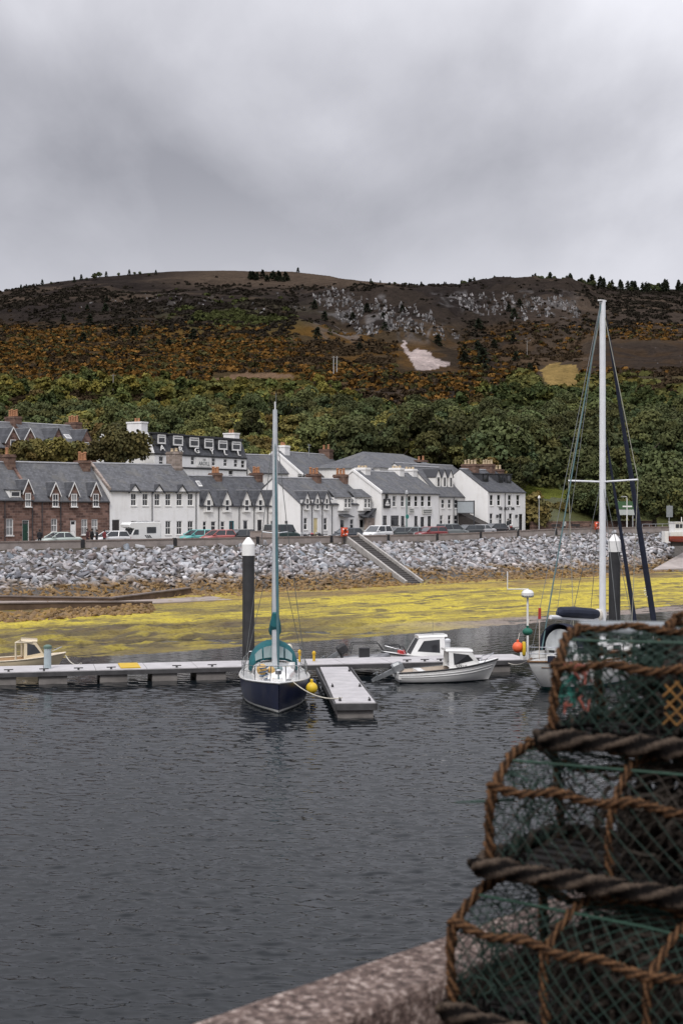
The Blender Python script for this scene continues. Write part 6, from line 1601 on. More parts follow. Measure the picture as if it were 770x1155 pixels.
    dpole = MB().tube([(.35,-.35,z(0)+.1),(.45,-.30,z(0)+2.5)], .02, 5).build('danbuoy_pole', M('pale_pole', (.5,.42,.36), .6), r); MB().tube([(.45,-.30,z(0)+1.95),(.46,-.30,z(0)+2.45)], .075, 6).build('danbuoy_flag', M('red_flag', (.35,.04,.03), .8), dpole)
    Mw = Matrix.Translation((st.x, st.y, 0)) @ Matrix.Rotation(math.atan2(d.y, d.x), 4, 'Z')
    def hang(nm, lab, cat, px, py, dd, rad, mat, sz=1.0):
        p = W(px, py, dd); o = thing(nm, lab, cat, p); MB().ball((0,0,0), rad, 16, sz=sz).build('float' if cat == 'buoy' else 'bag', mat, o, smooth=True); MB().lathe([(.05,rad*sz*.9),(.06,rad*sz+.09),(.02,rad*sz+.1)], 8).build('eye', mat, o)
        MB().tube([(0,0,rad*sz), (.12,.35,rad*sz+.35)], .015, 5).build('lanyard', ROPE, o)
    hang('fender_buoy', 'round orange buoy hung on the stern rail of the right hand yacht', 'buoy', 583.5, 730, 64.6, .25, ORB)
    hang('outboard_cover', 'dark green fabric cover on the stern rail above the orange buoy', 'cover', 594.5, 712.5, 65.2, .24, GRN, .75)
    p = W(590.3, 731, 64.5); hs = thing('horseshoe_lifebuoy', 'yellow horseshoe lifebuoy beside the orange buoy', 'lifebuoy', p); MB().tube([(.0,.1*math.sin(a)-.05,.30*math.cos(a)) for a in [PI*.15+k*PI*1.7/10 for k in range(11)]], .075, 8).build('float', YB, hs); MB().tube([(0,0,-.3),(.1,.2,-.05)], .015, 5).build('strap', DARKG, hs)
    l = line(Mw @ Vector((.1,0,z(0)+.1)), W(573,748,72.4), .022, .15, 10).build('mooring_line', ROPE); tag(l, 'thin mooring line from the right hand yacht stern to the pontoon', 'rope')
right_yacht()
def shore_boat():
    st = wpt(752,606,184); bo = wpt(800,606,186); d = (bo-st).normalized(); L = (bo-st).length; z0 = 4.2
    r = thing('fishing_boat', 'small red and white fishing boat on the slip at the far right edge', 'boat', (st.x, st.y, z0), math.atan2(d.y, d.x))
    rings, beam, sheer = hullmesh(L, 2.2, 1.1, 1.6, .3, .8, .5); rings = refine(rings, 2); boat_hull(r, rings, [hull_paint((.72,.715,.70), (.30,.05,.03), .55)]); deck_of(rings).build('deck', GEL, r)
    w = MB().box(.7,1.9,-.7,.7,1.0,2.3).box(.6,2.0,-.8,.8,2.303,2.4).build('wheelhouse', GEL, r); MB().box(.8,1.3,-.73,-.703,1.6,2.1).box(1.4,1.8,-.73,-.703,1.6,2.1).build('window', GLASS, w)
    MB().tube([(2.1,0,1.2),(2.1,0,3.0)], .05, 6).build('mast', GEL, r)
    MB().box(-.6,-.05,-.4,.4,-.25,1.2).build('stern_gear', GEL, r)
    MB().box(.6,L-.8,-.2,.2,-.75,-.05).build('keel_blocks', DWOOD, r)
shore_boat()
# ================================================================ trees and hillside growth
def leaf_mat(name, c, hue=.02):
    t = NT(name); a = t.attr('leaf'); o = t.rand()
    h = t.n('ShaderNodeHueSaturation'); t.l(t.mix(1, a, c, 'MULTIPLY'), h.inputs['Color'])
    t.l(t.math('ADD', t.math('MULTIPLY', t.math('SUBTRACT', o, .5), hue*2), .5), h.inputs['Hue'])
    t.l(t.math('ADD', t.math('MULTIPLY', o, .6), .7), h.inputs['Value']); h.inputs['Saturation'].default_value = 1.0
    t.set(h.outputs[0], .75, 0, .06); return t.m
LEAVES = {'dark': leaf_mat('leaves_dark_green', (.060,.068,.029)), 'mid': leaf_mat('leaves_mid_green', (.098,.102,.038)), 'olive': leaf_mat('leaves_olive', (.150,.130,.042)), 'rust': leaf_mat('leaves_rust_green', (.105,.075,.030))}
BARK = M('bark', (.065,.052,.042), .95, .35, 2, bump=.4)
def leaf_cloud(rs, R, H, nb, per, ls, squash=.8, low=.18):
    """many leaf sized quads on the skins of clumps spread through the crown"""
    Vs = []; Cs = []
    for b in range(nb):
        while True:
            p = rs.uniform(-1, 1, 3)
            if .25 < np.linalg.norm(p) < 1: break
        k = .55+.45*(1-max(0, p[2])); c = np.array([p[0]*R*.78*k, p[1]*R*.78*k, H*(low+(1-low)*(.5+.42*p[2]))])
        br = R*rs.uniform(.22, .42)
        d = rs.normal(size=(per, 3)); d /= np.linalg.norm(d, axis=1)[:, None]; d[:, 2] = np.where(d[:, 2] < -.35, -d[:, 2], d[:, 2])
        rad = br*rs.uniform(.65, 1.08, per)[:, None]; pos = c + d*rad*np.array([1, 1, squash])
        n = d + rs.normal(scale=.55, size=(per, 3)); n /= np.linalg.norm(n, axis=1)[:, None]
        a = np.cross(n, rs.normal(size=(per, 3))); a /= np.linalg.norm(a, axis=1)[:, None]; e = np.cross(n, a)
        s = ls*rs.uniform(.6, 1.4, per)[:, None]
        q = np.stack([pos-a*s-e*s*.6, pos+a*s*.9-e*s*.7, pos+a*s+e*s*.6, pos-a*s*.8+e*s*.7], 1)
        Vs.append(q.reshape(-1, 3)); tone = rs.uniform(.82, 1.22); tv = tone*rs.uniform(.8, 1.22, per); w = rs.normal(0, .06)
        Cs.append(np.repeat(np.stack([tv*(1+w), tv, tv*(1-w)], 1), 4, 0))
    V = np.concatenate(Vs); return V, np.arange(len(V)).reshape(-1, 4), np.concatenate(Cs)
def trunk_mb(rs, R, H):
    mb = MB(); lean = rs.normal(0, .04, 2); top = H*.72
    P = lambda k: (lean[0]*k*H+.12*math.sin(k*5), lean[1]*k*H, -.4+k*top)
    r0 = .035*H+.06; mb.tube([P(k) for k in (0,.2,.45,.7,1)], [r0*1.35, r0, r0*.8, r0*.5, r0*.15], 8)
    for i in range(6):
        k = .3+.1*i; p = Vector(P(k)); an = i*2.4+rs.uniform(0, 1); l = R*rs.uniform(.55,.85); q = p+Vector((math.cos(an)*l, math.sin(an)*l, l*.75)); m = p.lerp(q, .5)+Vector((0,0,-.08*l))
        mb.tube([p, m, q], [r0*.45, r0*.3, r0*.08], 6)
    return mb
TP = []
def tree_proto(kind, seed, R, H, nb, per, ls, squash=.8, low=.18):
    rs = np.random.RandomState(seed)
    V, Fq, C = leaf_cloud(rs, R, H, nb, per, ls, squash, low); cm = mesh_np('crown', V, Fq, LEAVES[kind], attr={'leaf': C}, link=False)
    t = bpy.data.meshes.new('trunk'); mb = trunk_mb(rs, R, H); t.from_pydata(mb.v, [], mb.f); t.materials.append(BARK)
    return (cm, t, R, H, kind)
for i, (k, R, H) in enumerate((('dark',4.2,9.5),('dark',4.8,9.0),('mid',4.0,8.5),('mid',4.6,10),('olive',3.8,8),('olive',4.2,7.4),('rust',3.6,7.2),('dark',3.4,9.6))):
    TP.append(tree_proto(k, 100+i, R, H, 30, 190, .20))
def put_tree(tp, loc, sc, label, group, name='tree', rz=None, sz=None):
    cm, tm, R, H, k = tp
    r = thing(name, label, 'tree' if name != 'bush' else 'bush', loc, rz if rz is not None else rnd.uniform(0, 6.28), group); r.scale = (sc, sc, sz or sc)
    for nm, me in (('trunk', tm), ('crown', cm)):
        o = bpy.data.objects.new(nm, me); COL.objects.link(o); o.parent = r
    return r
LAB = {'dark': 'dense dark green broadleaf tree in the wood behind the village', 'mid': 'mid green broadleaf tree in the wood behind the village', 'olive': 'yellowish olive broadleaf tree in the wood behind the village', 'rust': 'rusty brown green tree in the wood behind the village'}
def wood():
    rs = np.random.RandomState(11); cand = []; PT = np.zeros((1300, 2))
    tries = 0
    while len(cand) < 1250 and tries < 26000:
        tries += 1
        px = rs.uniform(-230, 1000); d = 208 + 265*rs.uniform(0, 1)**1.2; a = (px-CX)/F; x = a*d
        u, v = UV(x, d)
        if v < 150 + 12*(u < 140): continue
        if -60 < px < 115 and d < 222: continue
        if 150 < px < 300 and d < 216: continue
        if 300 < px < 540 and d < 232: continue
        if 592 < px < 672 and d < 236: continue
        if px >= 672 and d < 226: continue
        if cand and np.min((PT[:len(cand), 0]-x)**2+(PT[:len(cand), 1]-d)**2) < (3.1+.005*d)**2: continue
        z = land1(x, d); Y = YH-(z-CAMH)/d*F; lim = float(np.interp(px, [0,250,350,430,540,590,660,700,770], [480,476,484,506,508,482,480,496,494])) + 9*math.sin(px/31.0) + 6*math.sin(px/13.0+d/20)
        if Y < lim and rs.uniform() > .22*max(0, 1-(lim-Y)/46): continue
        dk = .22+.45*float(sm(330, 640, px))
        w = rs.uniform(); kind = 'dark' if w < dk else 'mid' if w < dk+.30 else 'olive' if w < .93 else 'rust'
        if 270 < px < 350 and d < 285 and rs.uniform() < .6: kind = 'olive'
        sc = rs.uniform(.62, 1.0) * (1.15 if px > 430 and d < 270 else 1.0) * (.82 if d > 330 else 1)
        PT[len(cand)] = (x, d); cand.append((x, d, z, sc, kind))
    cand.sort(key=lambda c: -c[3]/c[1]*(1 if -30 < c[0]/c[1]*F+CX < 800 else .01))
    for c in cand[:288]:
        opts = [t for t in TP if t[4] == c[4]]; tp = opts[rs.randint(len(opts))]
        put_tree(tp, (c[0], c[1], c[2]-.2), c[3], LAB[c[4]], c[4]+' trees of the wood behind the village' if c[4] != 'mid' else 'mid green trees of the wood behind the village', rz=rs.uniform(0, 6.28), sz=c[3]*rs.uniform(.85, 1.15))
    Vs = []; Cs = []; base = {'dark': (.050,.062,.023), 'mid': (.088,.098,.030), 'olive': (.150,.132,.034), 'rust': (.105,.075,.030)}
    for c in cand[288:]:
        V, Fq, C = leaf_cloud(rs, 3.9*c[3], 8*c[3], 12, 40, .42); Vs.append(V+np.array([c[0], c[1], c[2]-.3])); Cs.append(C*np.array(base[c[4]])*rs.uniform(.75, 1.25))
    # brushwood and small trees filling the hillside between
    if Vs:
        V = np.concatenate(Vs); t = NT('hillside_wood_leaves'); t.set(t.attr('leaf'), .8, 0, .05)
        o = mesh_np('hillside_wood', V, np.arange(len(V)).reshape(-1, 4), t.m, attr={'leaf': np.concatenate(Cs)}); tag(o, 'mixed green woodland filling the lower slope of the hill', 'woodland', kind='stuff')
    print('trees', len(cand))
wood()
def special_trees():
    LEAVES['hedge'] = leaf_mat('leaves_dark_olive', (.078,.068,.028)); big = tree_proto('hedge', 300, 5.4, 7.6, 46, 120, .24, .85, .05); hed = tree_proto('olive', 301, 3.0, 4.2, 26, 110, .2, .9, .0); drk = tree_proto('dark', 302, 7.0, 12.5, 60, 130, .30, .8, .08); md = tree_proto('mid', 303, 6.6, 12, 56, 130, .30, .8, .1); gold = tree_proto('rust', 304, 3.4, 6.2, 30, 110, .22, .9, .03)
    def at(px, ybase, d): p = W(px, ybase, d); return (p.x, p.y, p.z)
    put_tree(big, at(139, 530, 176), .72, 'round dark olive tree behind the long white house roof', None, rz=.4)
    put_tree(big, at(119, 530, 175), .52, 'smaller dark bush leaning against the round olive tree', None, 'bush', rz=2.0)
    for i, (px, s, l) in enumerate(((22, .8, 'olive hedge bush behind the chimney of the far left cottage'), (44, .85, 'olive hedge bush between the brown cottage chimneys, second from left'), (66, .9, 'yellowish hedge bush in the middle behind the brown cottages'), (86, .8, 'olive hedge bush next to the taller brown cottage chimney'))):
        put_tree(hed, at(px, 528, 171+2*i), s, l, None, 'bush', rz=i*1.7)
    put_tree(gold, at(603, 600, 209), .95, 'golden brown bush just right of the white end house', None, 'bush', rz=.3)
    put_tree(hed, at(633, 583, 219), .55, 'small dark round bush standing on the grass bank', None, 'bush', rz=1.1)
    for px, y, d, s, tp, l in ((560,560,226,1.0,drk,'large dark tree rising behind the chimneys of the white end house'), (612,582,240,1.05,drk,'large dark tree behind the golden brown bush'), (655,590,238,1.0,drk,'large dark tree behind the grass bank, left of the tall mast'),
                            (700,592,236,.9,md,'mid green tree behind the green information board'), (745,592,232,.95,drk,'large dark tree behind the far right road sign'), (790,592,236,1.0,md,'mid green tree at the far right edge'), (640,570,262,1.15,md,'tall mid green tree with the highest crown above the right hand wood'), (725,585,265,1.1,drk,'broad dark tree beyond the grey stone cottage'),
                            (402,540,226,.8,drk,'dark rounded tree behind the white house with the aerial'), (362,530,232,.72,md,'mid green tree just above the roof with the aerial'), (330,528,225,.62,tree_proto('olive',305,4,8,30,110,.26),'yellow green tree left of the white gable chimney'), (520,545,236,.9,drk,'large dark tree above the house with three pointed dormers'),(664,594,221,.58,drk,'dark leafy tree at the right end of the grass bank'),(686,596,217,.62,drk,'dark leafy tree left of the information board legs'),(711,596,215,.60,md,'mid green leafy tree right behind the information board'),(738,596,214,.66,drk,'dark leafy tree between the information board and the road sign'),(766,596,213,.62,md,'mid green leafy tree behind the road sign at the right edge')):
        put_tree(tp, at(px, y, d), s, l, None, rz=px*.1)
special_trees()

def hillside_growth():
    rs = np.random.RandomState(21); N = 45000
    px = rs.uniform(-220, 990, N*2); d = 255 + 720*rs.uniform(0, 1, N*2)**.85; x = (px-CX)/F*d; z = land(x, d); Y = YH-(z-CAMH)/d*F
    n1 = fbm(x/45, d/45, 91, 4); n2 = fbm(x/14, d/14, 95, 3); r = rs.uniform(0, 1, N*2)
    Yw = Y + 24*(n1-.5)
    low = 38*sm(350, 400, px)*(1-sm(545, 590, px)); gorse = sm(364, 378, Yw-low*.35)*(1-sm(424, 446, Yw-low))*(1-.72*sm(450, 600, px)); wood = sm(416, 438, Yw-low)
    dark = sm(316, 330, Yw)*(1-sm(372, 388, Yw))
    keep = np.zeros(N*2, bool); kind = np.zeros(N*2, int)
    m = (r < gorse*sm(.34, .52, n1)*.95); keep |= m; kind[m] = 0
    m2 = ~m & (r < wood*.9*sm(.3, .45, n1)); keep |= m2; kind[m2] = 1
    m3 = ~m & ~m2 & (r < .55*dark*sm(.38, .56, n2)); keep |= m3; kind[m3] = 2
    m4 = ~m & ~m2 & ~m3 & (r < .35*gorse + .30*sm(340, 380, Yw)); keep |= m4; kind[m4] = 3
    gh = np.exp(-((px-262)/60)**2-((Y-360)/14)**2) + .8*np.exp(-((px-400)/40)**2-((Y-372)/12)**2); m5 = (~keep) & (r < gh*.8); keep |= m5; kind[m5] = 4
    # open ground: scree, crags, fields, burnt strip
    op = ((np.abs(px-482) < 36) & (np.abs(Y-401) < 22)) | ((np.abs(px-630) < 26) & (np.abs(Y-425) < 17)) | ((px > 655) & (Y > 384) & (Y < 416)) | ((px > 335) & (px < 520) & (Y < 384) & (Y > 328) & (r > .03)) | ((px > 500) & (px < 655) & (Y < 362) & (r > .05)) | ((np.abs(px-285) < 48) & (np.abs(Y-426) < 6))
    keep &= ~op
    idx = np.where(keep)[0]; Vs = []; Cs = []
    COLR = [(.118,.062,.018), (.080,.080,.028), (.020,.017,.013), (.040,.028,.017), (.045,.050,.019)]
    for i in idx:
        k = kind[i]; s = rs.uniform(.55, 1.3)*(1.0, 1.7, .95, .9, 1.5)[k]; n = 18 if k in (0, 2, 3) else 30
        dd = rs.normal(size=(n, 3)); dd /= np.linalg.norm(dd, axis=1)[:, None]; dd[:, 2] = np.abs(dd[:, 2])
        pos = dd*s*rs.uniform(.7, 1.1, (n, 1))*np.array([1.25, 1.25, .85]); nn = dd+rs.normal(scale=.5, size=(n, 3)); a = np.cross(nn, rs.normal(size=(n, 3))); a /= np.linalg.norm(a, axis=1)[:, None]; e = np.cross(nn, a); e /= np.linalg.norm(e, axis=1)[:, None]
        q = s*rs.uniform(.25, .5, (n, 1)); P = np.stack([pos-a*q-e*q, pos+a*q-e*q, pos+a*q+e*q, pos-a*q+e*q], 1).reshape(-1, 3) + np.array([x[i], d[i], z[i]])
        c = np.array(COLR[k]); 
        if k == 0 and rs.uniform() < .5: c = np.array((.046,.042,.018) if rs.uniform() < .6 else (.030,.022,.015))
        if k == 0: c = c*rs.uniform(.55, 1.35)
        if k == 1 and rs.uniform() < .3: c = np.array((.10,.085,.026))
        tv = rs.uniform(.6, 1.4, n)*rs.uniform(.75, 1.25); Vs.append(P); Cs.append(np.repeat(c[None]*tv[:, None], 4, 0))
    V = np.concatenate(Vs); t = NT('gorse_and_scrub'); t.set(t.attr('leaf'), .85, 0, .0)
    o = mesh_np('gorse_and_scrub', V, np.arange(len(V)).reshape(-1, 4), t.m, attr={'leaf': np.concatenate(Cs)}); tag(o, 'orange gorse, heather and low scrub covering the hillside', 'scrub', kind='stuff'); print('bushes', len(idx))
hillside_growth()
def crags():
    """angular rock outcrops standing out of the heather in the middle of the hill"""
    rs = np.random.RandomState(31); shapes = [rock_shape(rs) for _ in range(10)]; Vs = []; Fs = []; Cs = []; b = 0
    def add(px, Yt, s, sq=1.3):
        # find the ground seen at this direction and height
        lo = np.linspace(480, 980, 160); x = (px-CX)/F*lo; zz = land(x, lo); Y = YH-(zz-CAMH)/lo*F; k = np.argmin(np.abs(Y-Yt)); d = lo[k]
        V, Fc = shapes[rs.randint(10)]; R3 = np.array(Matrix.Rotation(rs.uniform(0, 6.28), 3, 'Z') @ Matrix.Rotation(rs.normal(0, .5), 3, 'X') @ Matrix.Rotation(rs.normal(.3, .4), 3, 'Y'))
        nonlocal b
        Vv = (V @ R3.T)*s*np.array([.7, .7, sq*1.25]) + np.array([x[k], d, zz[k]-s*.25]); Vs.append(Vv); Fs.append(Fc+b); b += len(Vv)
        t = rs.choice([.06,.12,.17,.24])*rs.uniform(.8,1.2); Cs.append(np.tile([t*1.0, t*.975, t*.98], (len(Vv), 1)))
    rib = [(362,338),(378,342),(390,338),(402,346),(396,362),(412,352),(424,344),(432,356),(446,352),(440,368),(456,364),(470,372),(460,350),(420,372),(404,378),(384,356),(484,360),(498,378),(374,330)]
    for (cx, cy) in rib:
        for st in range(5):
            bx = cx+rs.normal(0, 6); sl = rs.normal(.25, .2); hh = rs.uniform(4, 9)
            for k in range(rs.randint(7, 13)): yy = rs.uniform(-hh, hh); add(bx+yy*sl+rs.normal(0, 1.1), cy+yy, rs.uniform(.5, 1.5), 1.5)
    for (cx, cy) in [(516,336),(524,344),(534,340),(546,336),(556,350),(566,344),(580,338),(592,346),(604,340),(612,352),(625,340),(636,346),(590,356),(540,352),(650,352)]:
        for st in range(5):
            bx = cx+rs.normal(0, 6); sl = rs.normal(.35, .3); hh = rs.uniform(3, 8)
            for k in range(rs.randint(6, 12)): yy = rs.uniform(-hh, hh); add(bx+yy*sl+rs.normal(0, 1.1), cy+yy, rs.uniform(.5, 1.4), 1.5)
    for (cx, cy) in [(185,335),(196,338),(215,344),(283,346),(294,350),(172,334),(338,346),(320,333),(236,338),(130,338),(100,342),(335,328)]:
        for k in range(rs.randint(3, 8)): add(cx+rs.normal(0, 7), cy+rs.normal(0, 3), rs.uniform(.6, 1.7), 1.0)
    for k in range(0): add(rs.uniform(455, 508), rs.uniform(390, 416), rs.uniform(.3, .7))
    for k in range(60): add(rs.uniform(560, 775), rs.uniform(345, 410), rs.uniform(.3, .8), .7)
    t = NT('crag_rock'); p = t.pos(); t.set(t.mix(1, t.attr('tint'), t.ramp(t.noise(.5, 5, .7, p), [(.35, (.35,.33,.32)), (.6, (1.15,1.13,1.12))]), 'MULTIPLY'), .95, 0, .0)
    o = mesh_np('crags', np.concatenate(Vs), np.concatenate(Fs), t.m, attr={'tint': np.concatenate(Cs)}); tag(o, 'grey rock outcrops and boulders scattered over the upper hillside', 'rock outcrop', kind='stuff')
crags()
def pines():
    rs = np.random.RandomState(44)
    def proto(seed):
        q = np.random.RandomState(seed); V = []; C = []; H = 6.0
        for lv in range(9):
            z0 = H*(.16+.84*lv/9); R = 1.7*(1-(lv/9.3))**.8*q.uniform(.7, 1.2)+.15
            n = 26; an = q.uniform(0, 6.28, n); rr = R*np.sqrt(q.uniform(.05, 1, n)); pos = np.stack([rr*np.cos(an), rr*np.sin(an), z0+q.normal(0, .25, n)-.25*rr], 1)
            a = np.stack([np.cos(an), np.sin(an), -.4+0*an], 1); e = q.normal(size=(n, 3)); s = q.uniform(.22, .5, (n, 1))
            V.append(np.stack([pos-a*s-e*s*.4, pos+a*s-e*s*.4, pos+a*s+e*s*.4, pos-a*s+e*s*.4], 1).reshape(-1, 3)); C.append(np.repeat(q.uniform(.7, 1.3, (n, 1))*np.array([[1, 1, 1]]), 4, 0))
        V = np.concatenate(V); cm = mesh_np('crown', V, np.arange(len(V)).reshape(-1, 4), PM, attr={'leaf': np.concatenate(C)}, link=False)
        tm = bpy.data.meshes.new('trunk'); mb = MB().tube([(0,0,-.5),(0,0,H*.5),(0,0,H*.98)], [.16,.1,.03], 6); tm.from_pydata(mb.v, [], mb.f); tm.materials.append(BARK); return cm, tm
    PM = leaf_mat('pine_needles', (.020,.024,.014)); PR = [proto(i) for i in range(5)]
    pos = [(24,.5),(30,.45),(48,.6),(58,.5),(84,.6),(92,.6),(98,.5),(107,1.1),(112,.9),(120,.6),(134,.6),(146,.6),(152,.5),(158,.6),(168,.5),(176,.5),(336,.55)]
    pos += [(rs.uniform(512, 560), rs.uniform(.5, .85)) for _ in range(16)] + [(rs.uniform(556, 612), rs.uniform(.5, .8)) for _ in range(16)] + [(rs.uniform(602, 628), rs.uniform(.8, 1.35)) for _ in range(9)] + [(rs.uniform(635, 700), rs.uniform(.7, 1.3)) for _ in range(26)] + [(rs.uniform(700, 790), rs.uniform(.6, 1.2)) for _ in range(34)] + [(rs.uniform(400, 510), rs.uniform(.25, .5)) for _ in range(14)]
    for px, s in pos:
        d = float(ridge_d(np.array([px]))[0])-rs.uniform(2, 26); x = (px-CX)/F*d; z = land1(x, d); cm, tm = PR[rs.randint(5)]
        r = thing('pine_tree', 'small dark pine standing on the skyline of the hill', 'tree', (x, d, z), rs.uniform(0, 6.28), 'pines along the skyline'); r.scale = (s*1.25, s*1.25, s*1.15)
        rr_ = TP[rs.choice([0, 1, 7])] if rs.uniform() < .5 else None
        if rr_: cm, tm = rr_[0], rr_[1]; r.scale = (s*.62, s*.62, s*.55); r.location.z -= .6*s; r['label'] = 'small dark rounded tree standing on the skyline of the hill'; r['group'] = 'rounded trees along the skyline'
        for nm, me in (('trunk', tm), ('crown', cm)):
            o = bpy.data.objects.new(nm, me); COL.objects.link(o); o.parent = r
    # dark conifers scattered on the slope
    for i in range(60):
        px = rs.choice([rs.uniform(280, 325), rs.uniform(60, 260), rs.uniform(520, 600), rs.uniform(330, 520)], p=[.3, .3, .2, .2]); Yt = rs.uniform(313, 318) if px < 325 and px > 280 else rs.uniform(340, 430)
        lo = np.linspace(300, 1000, 400); x = (px-CX)/F*lo; zz = land(x, lo); Y = YH-(zz-CAMH)/lo*F; k = np.argmin(np.abs(Y-Yt)); cm, tm = PR[rs.randint(5)]; s = rs.uniform(.5, 1.05)
        r = thing('pine_tree', 'dark conifer growing alone among the heather on the hillside', 'tree', (x[k], lo[k], zz[k]), rs.uniform(0, 6.28), 'conifers scattered on the hillside'); r.scale = (s*1.5, s*1.5, s)
        for nm, me in (('trunk', tm), ('crown', cm)):
            o = bpy.data.objects.new(nm, me); COL.objects.link(o); o.parent = r
pines()
def poles():
    def find(px, Yt):
        lo = np.linspace(240, 1000, 500); x = (px-CX)/F*lo; zz = land(x, lo); Y = YH-(zz-CAMH)/lo*F; k = np.argmin(np.abs(Y-Yt)); return x[k], lo[k], zz[k]
    x, d, z = find(128, 446); h = 24/F*d; r = thing('power_pole', 'single pale pole standing among the gorse on the left', 'pole', (x, d, z)); MB().tube([(0,0,-.5),(0,0,h)], [.17,.13], 8).build('shaft', WOODG, r); MB().box(-.7,.7,-.06,.06,h-.5,h-.38).build('crossarm', WOODG, r)
    x, d, z = find(378, 424); h = 22/F*d; r = thing('power_pole', 'twin legged pale pole with crossbar in the middle of the hillside', 'pole', (x, d, z))
    for s in (-.5, .5): MB().tube([(s,0,-.5),(s,0,h)], [.17,.14], 8).build('leg', M('pale_pole_wood', (.33,.32,.31), .9, .2), r)
    MB().box(-1.1,1.1,-.08,.08,h-.45,h-.28).build('crossarm', WOODG, r)
    x, d, z = find(594, 402); h = 18/F*d; r = thing('power_pole', 'thin pole on the slope above the tan field', 'pole', (x, d, z)); MB().tube([(0,0,-.5),(0,0,h)], [.16,.12], 8).build('shaft', WOODG, r); MB().box(-.7,.7,-.06,.06,h-.5,h-.38).build('crossarm', WOODG, r)
poles()
# ================================================================ quay and creels in the foreground
QZ = 7.05
def quay():
    d = Vector((.688, .726)); n = Vector((.726, -.688)); o = Vector((-.40, 3.57))
    t = NT('quay_concrete'); v = t.pos(); f = t.noise(34, 4, .8, v); g = t.noise(7, 4, .6, v)
    c = t.ramp(f, [(.36, (.025,.018,.016)), (.47, (.10,.070,.060)), (.55, (.18,.13,.112)), (.64, (.42,.35,.31))]); c = t.mix(t.ramp(g, [(.45, (0,0,0)), (.7, (.55,.55,.55))]), c, (.075,.053,.046))
    t.set(c, .9, 0, .25); t.bump(t.math('ADD', f, t.math('MULTIPLY', g, .6)), .9, .012); QM = t.m
    def P(l, s, z): q = o + d*l + n*s; return (q.x, q.y, z)
    def slab(name, l0, l1, s0, s1, z0, z1, mat, r=0, lab=None):
        mb = MB(); 
        if r:
            prof = [(s0,z0),(s0,z1-r*1.4),(s0+r*.4,z1-r*.4),(s0+r*1.4,z1),(s1-r*1.4,z1),(s1-r*.4,z1-r*.4),(s1,z1-r*1.4),(s1,z0)]
            rings = [[P(l0+(l1-l0)*i/40, s+.004*math.sin(i*3.1+k), z+.004*math.sin(i*1.7+2*k)*(z > z0)) for k, (s, z) in enumerate(prof)] for i in range(41)]; mb.loft(rings)
        else: mb.hexa([P(l0,s0,z0),P(l1,s0,z0),P(l1,s1,z0),P(l0,s1,z0),P(l0,s0,z1),P(l1,s0,z1),P(l1,s1,z1),P(l0,s1,z1)])
        return mb.build(name, mat)
    tag(slab('quay', -40, 60, .02, 60, -3, QZ, QM), kind='structure')
    k = slab('quay_kerb', -12, 14, 0, .255, QZ-.3, QZ+.15, QM, .018); tag(k, 'rough pinkish concrete kerb along the edge of the quay', 'kerb')
quay()

def rope_mat(name, c1, c2, c3):
    """c1 grooves, c2 flanks, c3 crests of the strands, worn and lightened as highlights"""
    t = NT(name); v = t.pos(); f = t.noise(30, 4, .6, v); g = t.noise(160, 3, .6, v)
    w = t.sepz(t.attr('wear'), 0); k = t.math('ADD', t.math('MULTIPLY', w, .34), t.math('MULTIPLY', t.math('ADD', f, g), .40))
    c = t.ramp(k, [(.34, c1), (.54, c2), (.76, c3)])
    t.set(c, .95, 0, .05); t.bump(g, .8, .004); return t.m
RO = rope_mat('weathered_orange_rope', (.007,.006,.0045), (.040,.022,.013), (.135,.072,.037)); RD = rope_mat('tarred_base_rope', (.003,.003,.003), (.008,.0065,.006), (.082,.062,.048))
NETG = M('dark_green_twine', (.010,.027,.019), .8, .35, 30); NETB = M('dark_brown_twine', (.020,.0145,.010), .85, .4, 30); NETO = M('orange_twine', (.17,.085,.022), .8, .3, 30); NETT = M('bright_teal_twine', (.015,.13,.10), .7, .3, 30); NETR = M('faded_red_twine', (.25,.07,.05), .8, .3, 30)
FRAME = M('rubber_covered_frame', (.02,.018,.017), .8, .3, 8); GRN2 = M('green_rod', (.010,.040,.024), .6, .25, 10)
def twisted(path, r, pitch, n=10, step=.006, amp=.30, strands=3, rs=None, fuzz=.0016):
    """laid rope: cross-section with three lobes that turn along the path"""
    pts = [Vector(p) for p in path]; L = [0]
    for a, b in zip(pts[:-1], pts[1:]): L.append(L[-1]+(b-a).length)
    T = L[-1]; m = max(4, int(T/step)); out = []; j = 0
    for i in range(m+1):
        s = T*i/m
        while j < len(L)-2 and L[j+1] < s: j += 1
        k = (s-L[j])/max(1e-9, L[j+1]-L[j]); out.append(pts[j].lerp(pts[j+1], min(1, k)))
    # smooth corners
    for _ in range(3): out = [out[0]]+[(out[i-1]+out[i]*2+out[i+1])/4 for i in range(1, len(out)-1)]+[out[-1]]
    mb = MB(); up = None; rings = []; mb.wear = []
    for i, p in enumerate(out):
        t = (out[min(i+1, m)]-out[max(i-1, 0)]).normalized()
        if up is None: up = Vector((0,0,1)) if abs(t.z) < .9 else Vector((1,0,0))
        e1 = t.cross(up).normalized(); e2 = e1.cross(t).normalized(); up = e2
        ph = 2*PI*(T*i/m)/pitch; w = 1+.12*math.sin(i*.13)+.06*math.sin(i*.41)
        rings.append([p + (e1*math.cos(2*PI*k/n)+e2*math.sin(2*PI*k/n))*(r*w*(1+amp*math.cos(strands*2*PI*k/n-ph)) + (rs.gauss(0, fuzz) if rs else 0)) for k in range(n)])
        mb.wear += [.5+.5*math.cos(strands*2*PI*k/n-ph) for k in range(n)]  # strand highlights and worn tops put into colour: light crests, dark grooves
    mb.loft(rings); return mb
